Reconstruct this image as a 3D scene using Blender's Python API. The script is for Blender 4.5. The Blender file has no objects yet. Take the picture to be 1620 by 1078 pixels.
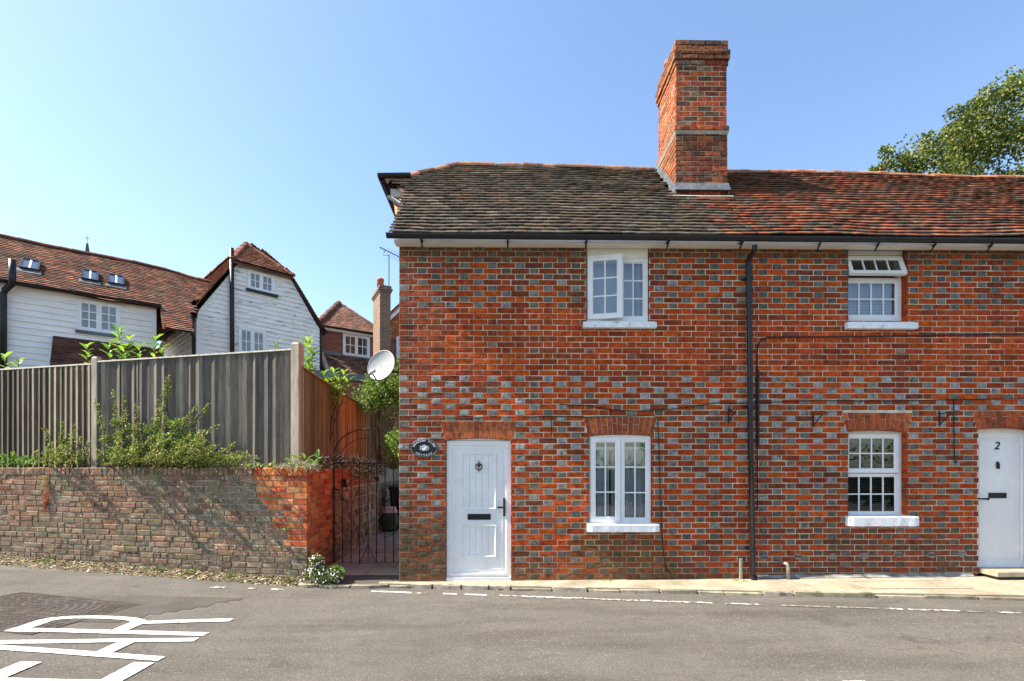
import bpy, math, random
import numpy as np
from mathutils import Matrix, Vector, noise as mnoise

# ------------------------------------------------------------------ camera, sky, sun, exposure
SC = bpy.context.scene
COL = SC.collection
rad = math.radians
PW, F, HOR, CX = 1620.0, 793.0, 740.0, 810.0
EYE, DIST, YAW = 1.48, 6.5, rad(0.8)

cam_d = bpy.data.cameras.new('camera'); cam = bpy.data.objects.new('camera', cam_d); COL.objects.link(cam)
cam.location = (0, -DIST, EYE); cam.rotation_euler = (rad(90), 0, -YAW)
cam_d.sensor_fit = 'HORIZONTAL'; cam_d.sensor_width = 36.0; cam_d.lens = F / PW * 36.0
cam_d.shift_y = (HOR - 539.0) / PW
cam_d.clip_start = 0.05; cam_d.clip_end = 2000
SC.camera = cam

SUN_EL = rad(51.0)
SUN_SY = -0.050                       # how far the sun stands in front of the facade plane
_h = math.cos(SUN_EL)
SUN_DIR = Vector((-math.sqrt(_h * _h - SUN_SY * SUN_SY), SUN_SY, math.sin(SUN_EL)))

world = bpy.data.worlds.new('World'); SC.world = world; world.use_nodes = True
_wn = world.node_tree.nodes; _wl = world.node_tree.links
sky = _wn.new('ShaderNodeTexSky'); sky.sky_type = 'NISHITA'; sky.sun_disc = False
sky.sun_elevation = SUN_EL; sky.sun_rotation = math.atan2(SUN_DIR.x, SUN_DIR.y)
sky.air_density = 1.1; sky.dust_density = 0.8; sky.ozone_density = 2.6; sky.altitude = 50
_bg = _wn['Background']; _bg.inputs['Strength'].default_value = 0.10
_wl.new(sky.outputs['Color'], _bg.inputs['Color'])

sun_d = bpy.data.lights.new('sun', 'SUN'); sun_d.energy = 5.0; sun_d.angle = rad(0.53); sun_d.color = (1.0, 0.92, 0.79)
sun = bpy.data.objects.new('sun', sun_d); COL.objects.link(sun)
sun.rotation_euler = SUN_DIR.to_track_quat('Z', 'Y').to_euler(); sun.location = (-20, -2, 25)

SC.view_settings.view_transform = 'Standard'; SC.view_settings.look = 'None'
SC.view_settings.exposure = 1.60; SC.view_settings.gamma = 1.0
try: SC.view_settings.use_curve_mapping = False
except Exception: pass
SC.render.engine = 'CYCLES'
SC.cycles.max_bounces = 8; SC.cycles.diffuse_bounces = 4; SC.cycles.transparent_max_bounces = 12
SC.cycles.use_denoising = True

# ------------------------------------------------------------------ helpers
rnd = random.Random(11)
U = rnd.uniform
def clamp(x, a=0.0, b=1.0): return max(a, min(b, x))
def mixc(a, b, t): return tuple(a[i] * (1 - t) + b[i] * t for i in range(3))
def jit(c, s=0.15, h=0.06):
    k = 1 + U(-s, s)
    return tuple(max(0.004, c[i] * k * (1 + U(-h, h))) for i in range(3))
def nz(x, y, z=0.0, s=1.0): return mnoise.noise(Vector((x * s, y * s, z * s)))   # -1..1

cY, sY = math.cos(YAW), math.sin(YAW)
def W(u, v, Y):
    """photo direction met with the upright plane at depth Y"""
    a = (u - CX) / F
    dx, dy = a * cY + sY, -a * sY + cY
    t = (Y + DIST) / dy
    return Vector((dx * t, Y, EYE + (HOR - v) / F * t))
def Wd(u, v, d):
    """same, at view depth d"""
    a = (u - CX) / F
    return Vector(((a * cY + sY) * d, (-a * sY + cY) * d - DIST, EYE + (HOR - v) / F * d))
def PX(u, Y=0.0): return W(u, 740, Y).x
def PZ(v, Y=0.0, u=CX): return W(u, v, Y).z
def proj(p):
    x, y = p[0], p[1] + DIST
    d = x * sY + y * cY
    return (CX + (x * cY - y * sY) / d * F, HOR - (p[2] - EYE) / d * F, d)

ROOTM = {}
def tag(o, label=None, cat=None, group=None, kind=None):
    if label: o['label'] = label
    if cat: o['category'] = cat
    if group: o['group'] = group
    if kind: o['kind'] = kind
    return o
def empty(name, loc=(0, 0, 0), rz=0.0, label=None, cat=None, group=None):
    o = bpy.data.objects.new(name, None); COL.objects.link(o)
    o.location = loc; o.rotation_euler = (0, 0, rz); o.empty_display_size = 0.2
    ROOTM[o.name] = (Matrix.Translation(Vector(loc)) @ Matrix.Rotation(rz, 4, 'Z')).inverted()
    return tag(o, label, cat, group)
def root_of(o):
    while o.parent is not None: o = o.parent
    return o

class MB:
    def __init__(s): s.v = []; s.f = []; s.c = []
    def add(s, vs, fs, col=None):
        n = len(s.v); s.v.extend(vs)
        for k, f in enumerate(fs): s.f.append(tuple(i + n for i in f)); s.c.append(col[k] if isinstance(col, list) else col)
        return s
    def poly(s, pts, col=None): return s.add([tuple(p) for p in pts], [tuple(range(len(pts)))], col)
    def hexa(s, p, col=None):
        """8 corners: 0-3 one ring, 4-7 the other"""
        return s.add([tuple(q) for q in p], [(3, 2, 1, 0), (4, 5, 6, 7), (0, 1, 5, 4), (1, 2, 6, 5), (2, 3, 7, 6), (3, 0, 4, 7)], col)
    def box(s, fr, x0, x1, y0, y1, z0, z1, col=None):
        return s.hexa([fr(x0, y0, z0), fr(x1, y0, z0), fr(x1, y1, z0), fr(x0, y1, z0), fr(x0, y0, z1), fr(x1, y0, z1), fr(x1, y1, z1), fr(x0, y1, z1)], col)
    def prism(s, a, b, col=None):
        """two matching outlines joined"""
        n = len(a)
        fs = [tuple(range(n - 1, -1, -1)), tuple(range(n, 2 * n))] + [(i, (i + 1) % n, n + (i + 1) % n, n + i) for i in range(n)]
        return s.add([tuple(p) for p in a] + [tuple(p) for p in b], fs, col)
    def tube(s, path, r, n=8, col=None, cap=True):
        path = [Vector(p) for p in path]; m = len(path)
        rs = r if isinstance(r, (list, tuple)) else [r] * m
        vs, fs = [], []
        up = Vector((0.13, 0.21, 0.97))
        for i, p in enumerate(path):
            t = (path[min(i + 1, m - 1)] - path[max(i - 1, 0)]).normalized()
            a = t.cross(up)
            if a.length < 0.15: a = t.cross(Vector((1, 0.1, 0)))
            a.normalize(); b = t.cross(a)
            for k in range(n):
                w = 2 * math.pi * k / n
                vs.append(tuple(p + (a * math.cos(w) + b * math.sin(w)) * rs[i]))
        for i in range(m - 1):
            for k in range(n):
                k2 = (k + 1) % n
                fs.append((i * n + k, i * n + k2, (i + 1) * n + k2, (i + 1) * n + k))
        if cap: fs.append(tuple(range(n - 1, -1, -1))); fs.append(tuple((m - 1) * n + k for k in range(n)))
        return s.add(vs, fs, col)
    def lathe(s, fr, prof, n=20, col=None):
        vs, fs = [], []
        for r, z in prof:
            for k in range(n):
                w = 2 * math.pi * k / n; vs.append(tuple(fr(r * math.cos(w), r * math.sin(w), z)))
        m = len(prof)
        for i in range(m - 1):
            for k in range(n):
                k2 = (k + 1) % n
                fs.append((i * n + k, i * n + k2, (i + 1) * n + k2, (i + 1) * n + k))
        fs.append(tuple(range(n - 1, -1, -1))); fs.append(tuple((m - 1) * n + k for k in range(n)))
        return s.add(vs, fs, col)
    def build(s, name, mat, parent=None, smooth=False, **props):
        me = bpy.data.meshes.new(name)
        vs = s.v
        if parent is not None:
            M = ROOTM[root_of(parent).name]
            A = np.array(M); v = np.asarray(vs, dtype=np.float64)
            vs = (v @ A[:3, :3].T + A[:3, 3]).tolist()
        me.from_pydata(vs, [], s.f)
        if any(c is not None for c in s.c):
            at = me.attributes.new('col', 'FLOAT_COLOR', 'FACE')
            arr = np.ones((len(s.f), 4), dtype=np.float32)
            arr[:, :3] = [c if c is not None else (0.5, 0.5, 0.5) for c in s.c]
            at.data.foreach_set('color', arr.ravel())
        if smooth: me.polygons.foreach_set('use_smooth', [True] * len(me.polygons))
        me.materials.append(mat)
        o = bpy.data.objects.new(name, me); COL.objects.link(o)
        if parent is not None: o.parent = parent
        return tag(o, **props)

class Fr:
    """frame: x along, y away from the viewer side, z up"""
    def __init__(s, o, ang=0.0):
        s.o = Vector(o); s.ang = ang; c, n = math.cos(ang), math.sin(ang)
        s.ex = Vector((c, n, 0)); s.ey = Vector((-n, c, 0))
    def __call__(s, x, y, z): return s.o + s.ex * x + s.ey * y + Vector((0, 0, z))
FW = Fr((0, 0, 0))

def px_size(vs):
    us = [proj(p) for p in vs]
    w = max(q[0] for q in us) - min(q[0] for q in us); h = max(q[1] for q in us) - min(q[1] for q in us)
    cu = sum(q[0] for q in us) / len(us); cv = sum(q[1] for q in us) / len(us)
    if cu < -60 or cu > 1680 or cv < -40 or cv > 1120: return 0.0
    return w * h * (1 if h > 0.5 else .5)
def pieces(lst, name, mat, parent, limit=300, rest='brickwork', smooth=False, minpx=30.0):
    """lst of (verts, faces, colour): the largest in view as objects of their own, the rest joined"""
    order = sorted(range(len(lst)), key=lambda i: -px_size(lst[i][0]))
    own = [i for i in order[:limit] if px_size(lst[i][0]) >= minpx]
    left = MB(); sown = set(own)
    for i in own:
        m = MB(); m.add(*lst[i][:2], col=lst[i][2]); m.build(name, mat, parent, smooth)
    for i in range(len(lst)):
        if i not in sown: left.add(lst[i][0], lst[i][1], lst[i][2])
    if left.v: left.build(rest, mat, parent, smooth, kind='stuff')

# ------------------------------------------------------------------ materials
def _n(nt, t, **kw):
    n = nt.nodes.new(t)
    for k, v in kw.items(): setattr(n, k, v)
    return n
def mat(name, col=(0.5, 0.5, 0.5), rough=0.8, attr=False, var=0.25, scale=6.0, bump=0.25, bscale=60.0, bdist=0.004,
        spots=(), metal=0.0, spec=0.35, stretch=(1, 1, 1), rvar=0.12, leaf=0.0, coat=0.0, cracks=0.0):
    m = bpy.data.materials.new(name); m.use_nodes = True
    nt = m.node_tree; L = nt.links; b = nt.nodes['Principled BSDF']
    b.inputs['Metallic'].default_value = metal
    b.inputs['Specular IOR Level'].default_value = spec
    b.inputs['Coat Weight'].default_value = coat
    tc = _n(nt, 'ShaderNodeTexCoord'); mp = _n(nt, 'ShaderNodeMapping'); mp.inputs['Scale'].default_value = stretch
    L.new(tc.outputs['Object'], mp.inputs['Vector'])
    if attr:
        a = _n(nt, 'ShaderNodeAttribute'); a.attribute_name = 'col'; base = a.outputs['Color']
    else:
        r = _n(nt, 'ShaderNodeRGB'); r.outputs[0].default_value = (*col, 1); base = r.outputs[0]
    def noise(sc, det=5.0, ro=0.6):
        n = _n(nt, 'ShaderNodeTexNoise'); n.inputs['Scale'].default_value = sc; n.inputs['Detail'].default_value = det
        n.inputs['Roughness'].default_value = ro; L.new(mp.outputs['Vector'], n.inputs['Vector']); return n.outputs['Fac']
    def ramp(src, a0, a1, v0, v1):
        n = _n(nt, 'ShaderNodeMapRange'); n.inputs['From Min'].default_value = a0; n.inputs['From Max'].default_value = a1
        n.inputs['To Min'].default_value = v0; n.inputs['To Max'].default_value = v1; L.new(src, n.inputs['Value']); return n.outputs['Result']
    if var > 0:
        k = ramp(noise(scale), 0.3, 0.7, 1 - var, 1 + var)
        k2 = ramp(noise(scale * 7.3), 0.3, 0.7, 1 - var * 0.6, 1 + var * 0.6)
        mm = _n(nt, 'ShaderNodeMath', operation='MULTIPLY'); L.new(k, mm.inputs[0]); L.new(k2, mm.inputs[1])
        v = _n(nt, 'ShaderNodeVectorMath', operation='SCALE'); L.new(base, v.inputs[0]); L.new(mm.outputs[0], v.inputs['Scale'])
        base = v.outputs[0]
    for sp in spots:
        (c, sc, lo, hi, amt) = sp[:5]
        if len(sp) > 5:
            m2 = _n(nt, 'ShaderNodeMapping'); m2.inputs['Scale'].default_value = sp[5]; m2.inputs['Rotation'].default_value = (0, 0, sp[6] if len(sp) > 6 else 0); L.new(tc.outputs['Object'], m2.inputs['Vector'])
            nn = _n(nt, 'ShaderNodeTexNoise'); nn.inputs['Scale'].default_value = sc; nn.inputs['Detail'].default_value = 5.0; nn.inputs['Roughness'].default_value = 0.6; L.new(m2.outputs['Vector'], nn.inputs['Vector']); src = nn.outputs['Fac']
        else: src = noise(sc, 6.0, 0.65)
        f = ramp(src, lo, hi, 0.0, amt)
        mx = _n(nt, 'ShaderNodeMix', data_type='RGBA'); L.new(f, mx.inputs['Factor']); L.new(base, mx.inputs[6])
        mx.inputs[7].default_value = (*c, 1); base = mx.outputs[2]
    if cracks > 0:
        nv = _n(nt, 'ShaderNodeTexNoise'); nv.inputs['Scale'].default_value = 2.2; nv.inputs['Detail'].default_value = 6.0; L.new(mp.outputs['Vector'], nv.inputs['Vector'])
        sc_ = _n(nt, 'ShaderNodeVectorMath', operation='SCALE'); sc_.inputs['Scale'].default_value = 0.55; L.new(nv.outputs['Color'], sc_.inputs[0])
        av = _n(nt, 'ShaderNodeVectorMath', operation='ADD'); L.new(mp.outputs['Vector'], av.inputs[0]); L.new(sc_.outputs[0], av.inputs[1])
        vo = _n(nt, 'ShaderNodeTexVoronoi', feature='DISTANCE_TO_EDGE'); vo.inputs['Scale'].default_value = 0.55; L.new(av.outputs[0], vo.inputs['Vector'])
        k1 = ramp(vo.outputs['Distance'], 0.0, 0.012, cracks, 0.0); k2 = ramp(noise(0.8), 0.50, 0.58, 0.0, 1.0)
        mk = _n(nt, 'ShaderNodeMath', operation='MULTIPLY'); L.new(k1, mk.inputs[0]); L.new(k2, mk.inputs[1])
        mx = _n(nt, 'ShaderNodeMix', data_type='RGBA'); L.new(mk.outputs[0], mx.inputs['Factor']); L.new(base, mx.inputs[6]); mx.inputs[7].default_value = (0.02, 0.018, 0.016, 1); base = mx.outputs[2]
    L.new(base, b.inputs['Base Color'])
    if rvar > 0: L.new(ramp(noise(scale * 2.1), 0.3, 0.7, clamp(rough - rvar), clamp(rough + rvar)), b.inputs['Roughness'])
    else: b.inputs['Roughness'].default_value = rough
    if bump > 0:
        bp = _n(nt, 'ShaderNodeBump'); bp.inputs['Strength'].default_value = bump; bp.inputs['Distance'].default_value = bdist
        L.new(noise(bscale, 6.0, 0.65), bp.inputs['Height']); L.new(bp.outputs['Normal'], b.inputs['Normal'])
    if leaf > 0:
        tr = _n(nt, 'ShaderNodeBsdfTranslucent'); L.new(base, tr.inputs['Color'])
        ms = _n(nt, 'ShaderNodeMixShader'); ms.inputs[0].default_value = leaf
        L.new(b.outputs[0], ms.inputs[1]); L.new(tr.outputs[0], ms.inputs[2]); L.new(ms.outputs[0], nt.nodes['Material Output'].inputs['Surface'])
    return m
def glass_mat(name, tint=(0.8, 0.85, 0.88), boost=0.10):
    m = bpy.data.materials.new(name); m.use_nodes = True; nt = m.node_tree; L = nt.links
    nt.nodes.remove(nt.nodes['Principled BSDF'])
    t = _n(nt, 'ShaderNodeBsdfTransparent'); t.inputs[0].default_value = (*tint, 1)
    g = _n(nt, 'ShaderNodeBsdfGlossy'); g.inputs['Roughness'].default_value = 0.02; g.inputs['Color'].default_value = (0.9, 0.93, 0.95, 1)
    fr = _n(nt, 'ShaderNodeFresnel'); fr.inputs['IOR'].default_value = 1.5
    ad = _n(nt, 'ShaderNodeMath', operation='ADD'); ad.inputs[1].default_value = boost; L.new(fr.outputs[0], ad.inputs[0])
    tc = _n(nt, 'ShaderNodeTexCoord'); n = _n(nt, 'ShaderNodeTexNoise'); n.inputs['Scale'].default_value = 3.0
    L.new(tc.outputs['Object'], n.inputs['Vector'])
    bp = _n(nt, 'ShaderNodeBump'); bp.inputs['Strength'].default_value = 0.05; bp.inputs['Distance'].default_value = 0.01
    L.new(n.outputs['Fac'], bp.inputs['Height']); L.new(bp.outputs['Normal'], g.inputs['Normal'])
    ms = _n(nt, 'ShaderNodeMixShader'); L.new(ad.outputs[0], ms.inputs[0]); L.new(t.outputs[0], ms.inputs[1]); L.new(g.outputs[0], ms.inputs[2])
    L.new(ms.outputs[0], nt.nodes['Material Output'].inputs['Surface'])
    return m

M = {}
M['brick'] = mat('brick', attr=True, spec=0.08, rough=0.82, var=0.34, scale=13, bump=1.0, bscale=70, bdist=0.010,
                 spots=(((0.05, 0.028, 0.018), 16.0, 0.50, 0.66, 0.80), ((0.60, 0.15, 0.035), 24.0, 0.58, 0.70, 0.5), ((0.60, 0.46, 0.34), 44.0, 0.68, 0.75, 0.35), ((0.06, 0.038, 0.024), 1.3, 0.54, 0.72, 0.4)))
M['brick_old'] = mat('brick_old', attr=True, spec=0.1, rough=0.9, var=0.32, scale=9, bump=0.9, bscale=60, bdist=0.008,
                     spots=(((0.07, 0.052, 0.032), 6.0, 0.50, 0.68, 0.65), ((0.52, 0.47, 0.38), 20.0, 0.57, 0.68, 0.7), ((0.42, 0.36, 0.27), 3.0, 0.60, 0.74, 0.4)))
M['brick_new'] = mat('brick_new', attr=True, spec=0.1, rough=0.82, var=0.22, scale=12, bump=0.6, bscale=80, bdist=0.005,
                     spots=(((0.06, 0.045, 0.03), 8.0, 0.60, 0.75, 0.5), ((0.6, 0.52, 0.42), 20.0, 0.68, 0.78, 0.5)))
M['mortar'] = mat('mortar', attr=True, rough=0.95, var=0.25, scale=4, bump=0.8, bscale=120, spots=(((0.20, 0.165, 0.11), 3.3, 0.56, 0.72, 0.6),))
M['mortar_old'] = mat('mortar_old', (0.33, 0.28, 0.195), rough=0.95, var=0.35, scale=5, bump=0.9, bscale=90, spots=(((0.07, 0.06, 0.045), 3.3, 0.50, 0.66, 0.8),))
M['tile'] = mat('tile', attr=True, spec=0.12, rough=0.88, var=0.35, scale=10, bump=0.7, bscale=70, bdist=0.006,
                spots=(((0.27, 0.26, 0.19), 11.0, 0.63, 0.75, 0.55), ((0.03, 0.026, 0.022), 7.0, 0.55, 0.7, 0.5)))
M['tile_far'] = mat('tile_far', attr=True, spec=0.12, rough=0.9, var=0.35, scale=3, bump=0.4, bscale=30, spots=(((0.035, 0.028, 0.022), 2.0, 0.52, 0.68, 0.55),))
M['upvc'] = mat('white_plastic', (0.765, 0.75, 0.715), rough=0.36, var=0.06, scale=2, bump=0.04, bscale=18, rvar=0.1, spec=0.45, spots=(((0.46, 0.43, 0.38), 2.4, 0.60, 0.80, 0.30), ((0.42, 0.38, 0.32), 22.0, 0.66, 0.76, 0.30)))
M['white_paint'] = mat('white_paint', (0.78, 0.785, 0.79), rough=0.55, var=0.07, scale=5, bump=0.2, bscale=40, spots=(((0.36, 0.34, 0.30), 9.0, 0.66, 0.78, 0.55),))
M['cream'] = mat('cream_paint', (0.74, 0.71, 0.63), rough=0.55, var=0.08, scale=3, bump=0.1, bscale=40, spots=(((0.40, 0.36, 0.28), 4.0, 0.62, 0.8, 0.4),))
M['sill'] = mat('sill_paint', (0.76, 0.765, 0.76), rough=0.6, var=0.1, scale=8, bump=0.5, bscale=30, spots=(((0.22, 0.2, 0.17), 12.0, 0.58, 0.70, 0.7), ((0.40, 0.37, 0.32), 4.0, 0.55, 0.70, 0.5)))
M['black'] = mat('black_plastic', (0.012, 0.012, 0.013), rough=0.38, var=0.2, scale=9, bump=0.05, bscale=60, spots=(((0.07, 0.065, 0.06), 8.0, 0.62, 0.8, 0.4),))
M['iron'] = mat('black_iron', (0.012, 0.011, 0.011), rough=0.5, var=0.3, scale=20, bump=0.2, bscale=120, spots=(((0.08, 0.035, 0.015), 18.0, 0.66, 0.78, 0.4),))
M['cable'] = mat('cable', (0.018, 0.015, 0.013), rough=0.7, var=0.2, bump=0)
M['silver'] = mat('silver_paint', (0.33, 0.335, 0.34), rough=0.4, var=0.1, scale=30, bump=0.1, bscale=100)
M['lead'] = mat('lead', (0.13, 0.14, 0.155), rough=0.55, var=0.35, scale=5, bump=0.4, bscale=25, bdist=0.01, metal=0.3, spots=(((0.3, 0.31, 0.32), 6.0, 0.6, 0.75, 0.5),))
M['cement'] = mat('cement', (0.36, 0.325, 0.26), rough=0.95, var=0.25, scale=7, bump=0.6, bscale=60)
M['concrete'] = mat('concrete', (0.285, 0.242, 0.172), rough=0.95, var=0.22, scale=2.2, bump=0.6, bscale=90, spots=(((0.12, 0.10, 0.072), 1.6, 0.50, 0.70, 0.65), ((0.09, 0.075, 0.055), 14.0, 0.58, 0.70, 0.6), ((0.42, 0.37, 0.28), 40.0, 0.60, 0.70, 0.4)))
M['kerb'] = mat('kerb_stone', attr=True, rough=0.95, var=0.3, scale=9, bump=0.8, bscale=50, bdist=0.008, spots=(((0.07, 0.06, 0.045), 7.0, 0.50, 0.66, 0.75), ((0.30, 0.27, 0.2), 30.0, 0.6, 0.7, 0.5)))
M['asphalt'] = mat('asphalt', spec=0.2, cracks=0.32, col=(0.100, 0.092, 0.081), rough=0.93, var=0.16, scale=0.9, bump=0.9, bscale=150, bdist=0.01,
                   spots=(((0.058, 0.051, 0.043), 0.9, 0.46, 0.66, 0.75, (0.35, 2.2, 1), 0.1), ((0.125, 0.112, 0.095), 0.7, 0.52, 0.68, 0.6, (0.3, 1.6, 1), 0.12), ((0.045, 0.04, 0.034), 2.6, 0.62, 0.72, 0.5), ((0.30, 0.275, 0.24), 70.0, 0.55, 0.66, 0.6), ((0.03, 0.027, 0.024), 60.0, 0.55, 0.67, 0.6)))
M['patch'] = mat('asphalt_patch', (0.062, 0.056, 0.047), rough=0.95, var=0.2, scale=3, bump=0.9, bscale=110, bdist=0.01, spots=(((0.26, 0.24, 0.22), 95.0, 0.61, 0.69, 0.5),))
M['paint'] = mat('road_paint', (0.66, 0.65, 0.61), rough=0.8, var=0.08, scale=4, bump=0.7, bscale=150, spots=(((0.11, 0.10, 0.088), 20.0, 0.55, 0.65, 0.9), ((0.12, 0.11, 0.096), 80.0, 0.54, 0.64, 0.8), ((0.30, 0.28, 0.25), 3.0, 0.45, 0.65, 0.5),))
M['paint_worn'] = mat('road_paint_worn', (0.56, 0.54, 0.49), rough=0.85, var=0.1, scale=4, bump=0.7, bscale=150, spots=(((0.098, 0.086, 0.071), 18.0, 0.42, 0.55, 0.97),))
M['paint_ghost'] = mat('road_paint_ghost', (0.28, 0.26, 0.23), rough=0.9, var=0.1, scale=4, bump=0.7, bscale=150, spots=(((0.098, 0.086, 0.071), 22.0, 0.36, 0.54, 1.0),))
M['castiron'] = mat('cast_iron', (0.036, 0.028, 0.022), rough=0.7, var=0.3, scale=8, bump=0.5, bscale=70, metal=0.2, spots=(((0.10, 0.065, 0.04), 9.0, 0.56, 0.72, 0.5),))
M['slab'] = mat('paving', attr=True, rough=0.92, var=0.18, scale=4, bump=0.4, bscale=70)
M['soil'] = mat('soil', (0.085, 0.062, 0.038), rough=1.0, var=0.5, scale=5, bump=1.0, bscale=40, bdist=0.02, spots=(((0.20, 0.16, 0.09), 30.0, 0.58, 0.7, 0.6), ((0.05, 0.08, 0.02), 3.0, 0.55, 0.7, 0.4)))
M['grass'] = mat('lawn', (0.07, 0.075, 0.035), rough=1.0, var=0.4, scale=2, bump=1.0, bscale=30, bdist=0.03)
M['debris'] = mat('debris', attr=True, rough=1.0, var=0.3, scale=20, bump=0.3)
M['wood'] = mat('weathered_wood', attr=True, spec=0.12, rough=0.9, var=0.28, scale=7, bump=0.7, bscale=30, bdist=0.004, stretch=(4, 4, 0.45), spots=(((0.05, 0.045, 0.04), 5.0, 0.58, 0.72, 0.5),))
M['boards'] = mat('white_boards', (0.82, 0.80, 0.76), rough=0.6, var=0.08, scale=3, bump=0.2, bscale=20, stretch=(0.4, 0.4, 2.5), spots=(((0.14, 0.14, 0.14), 5.0, 0.68, 0.76, 0.7),))
M['boards_worn'] = mat('white_boards_worn', (0.82, 0.80, 0.76), rough=0.65, var=0.1, scale=3, bump=0.3, bscale=20, stretch=(0.55, 0.55, 4.0), spots=(((0.13, 0.125, 0.12), 4.5, 0.565, 0.65, 0.8),))
M['stone'] = mat('rough_stone', attr=True, rough=0.95, var=0.35, scale=5, bump=1.0, bscale=22, bdist=0.02, spots=(((0.10, 0.075, 0.04), 4.0, 0.5, 0.68, 0.6),))
M['timber'] = mat('bare_timber', (0.50, 0.27, 0.12), rough=0.8, var=0.25, scale=5, bump=0.3, bscale=30, stretch=(1, 5, 5))
M['curtain'] = mat('curtain', (0.80, 0.80, 0.80), rough=0.9, var=0.12, scale=6, bump=0.1, leaf=0.25)
M['blind'] = mat('blind', (0.50, 0.515, 0.54), rough=0.8, var=0.05, scale=4, bump=0)
M['blind_dark'] = mat('blind_dark', (0.34, 0.31, 0.23), rough=0.7, var=0.2, scale=4, bump=0)
M['blind_far'] = mat('blind_far', (0.15, 0.155, 0.16), rough=0.8, var=0.1, scale=4, bump=0)
M['blind_pale'] = mat('blind_pale', (0.8, 0.8, 0.8), rough=0.8, var=0.03, scale=4, bump=0)
M['dark'] = mat('room_dark', (0.03, 0.028, 0.026), rough=0.9, var=0.2, bump=0)
M['glass'] = glass_mat('window_glass')
M['glass_dim'] = glass_mat('window_glass_dim', (0.6, 0.64, 0.66), 0.03)
M['leaf'] = mat('leaf', attr=True, rough=0.5, var=0.2, scale=9, bump=0.1, bscale=60, leaf=0.35, spec=0.4)
M['stem'] = mat('stem', (0.085, 0.06, 0.035), rough=0.9, var=0.3, bump=0.3)
M['petal'] = mat('petal', (0.80, 0.78, 0.77), rough=0.7, var=0.05, bump=0, leaf=0.2)
M['pot'] = mat('terracotta', (0.40, 0.115, 0.05), rough=0.8, var=0.2, scale=6, bump=0.3)
M['sack'] = mat('sack', (0.030, 0.055, 0.028), rough=0.4, var=0.4, scale=9, bump=0.5, bscale=14, bdist=0.02)
M['sack_top'] = mat('sack_print', (0.62, 0.55, 0.52), rough=0.45, var=0.2, scale=14, bump=0.3, spots=(((0.45, 0.05, 0.04), 9.0, 0.55, 0.62, 0.9),))
M['cement_dirty'] = mat('cement_dirty', (0.30, 0.265, 0.205), rough=0.95, var=0.3, scale=9, bump=0.5)
M['vent'] = mat('vent_clay', (0.13, 0.10, 0.105), rough=0.75, var=0.2, scale=10, bump=0.2)
M['spire'] = mat('spire_slate', (0.075, 0.078, 0.085), rough=0.8, var=0.2, bump=0.2)
# ------------------------------------------------------------------ ground, road, pavement
def road_z(x, y=0.0):
    z = -0.05 + 0.0067 * (x + 2.0) if x > -2.0 else -0.05 + 0.028 * (-2.0 - x)
    return min(z, 0.45) + 0.004 * nz(x, y, 3.1, 0.6) + 0.003 * nz(x, y, 9.0, 2.3)
def sheet(name, xs, ys, zf, m, parent=None, **kw):
    b = MB(); n = len(xs)
    b.v = [(x, y, zf(x, y)) for y in ys for x in xs]
    b.f = [(j * n + i, j * n + i + 1, (j + 1) * n + i + 1, (j + 1) * n + i) for j in range(len(ys) - 1) for i in range(n - 1)]
    b.c = [None] * len(b.f)
    return b.build(name, m, parent, True, **kw)
def lin(a, b, n): return [a + (b - a) * i / (n - 1) for i in range(n)]
sheet('ground', [-400, -100, -30, 30, 100, 400], [-400, -100, -20, 20, 100, 400], lambda x, y: -0.30, M['grass'], kind='structure')
road = sheet('road', lin(-26, 26, 209), lin(-14, 2.2, 66), road_z, M['asphalt'], kind='structure')
ROOTM[road.name] = Matrix.Identity(4)
def kerb_y(x): return -0.14 - (x + 1.5) * 0.121
def on_road(pts, h): return [(x, y, road_z(x, y) + h) for x, y in pts]
def strip(b, x0, x1, yf, w, h, n=24, ragged=0.0):
    for i in range(n):
        a, c = x0 + (x1 - x0) * i / n, x0 + (x1 - x0) * (i + 1) / n
        r1, r2 = (U(-ragged, ragged) for _ in range(2))
        b.poly(on_road([(a, yf(a) - w / 2 + r1), (c, yf(c) - w / 2 + r2), (c, yf(c) + w / 2 + r1), (a, yf(a) + w / 2 - r2)], h))

# worn edge line, dash by dash
def edge_y(x): return -0.28 - (x + 1.79) * 0.172
for (u0, u1, wear) in ((345, 365, 1), (400, 412, 1), (432, 452, 1), (585, 650, 0), (655, 675, 1), (700, 722, 0), (735, 770, 0), (790, 1010, 1), (1015, 1130, 1), (1150, 1205, 1), (1240, 1320, 2), (1330, 1400, 2), (1410, 1440, 1), (1450, 1538, 1), (1545, 1575, 2), (1600, 1640, 1)):
    x0 = (u0 - 799) / F * 6.1 * (1 - (u0 - 580) * 0.00018); x1 = (u1 - 799) / F * 6.1 * (1 - (u1 - 580) * 0.00018)
    b = MB(); strip(b, x0, x1, edge_y if u0 > 560 else (lambda x: -0.30 - (x + 1.79) * 0.03), 0.052, 0.006, max(2, int((x1 - x0) / 0.09)), 0.006)
    b.build('edge_line', (M['paint'], M['paint_worn'], M['paint_ghost'])[wear], road)
b = MB(); b.poly(on_road([(2.36, -3.02), (2.52, -3.02), (2.60, -3.45), (2.40, -3.45)], 0.006)); b.build('centre_mark', M['paint'], road)

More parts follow.
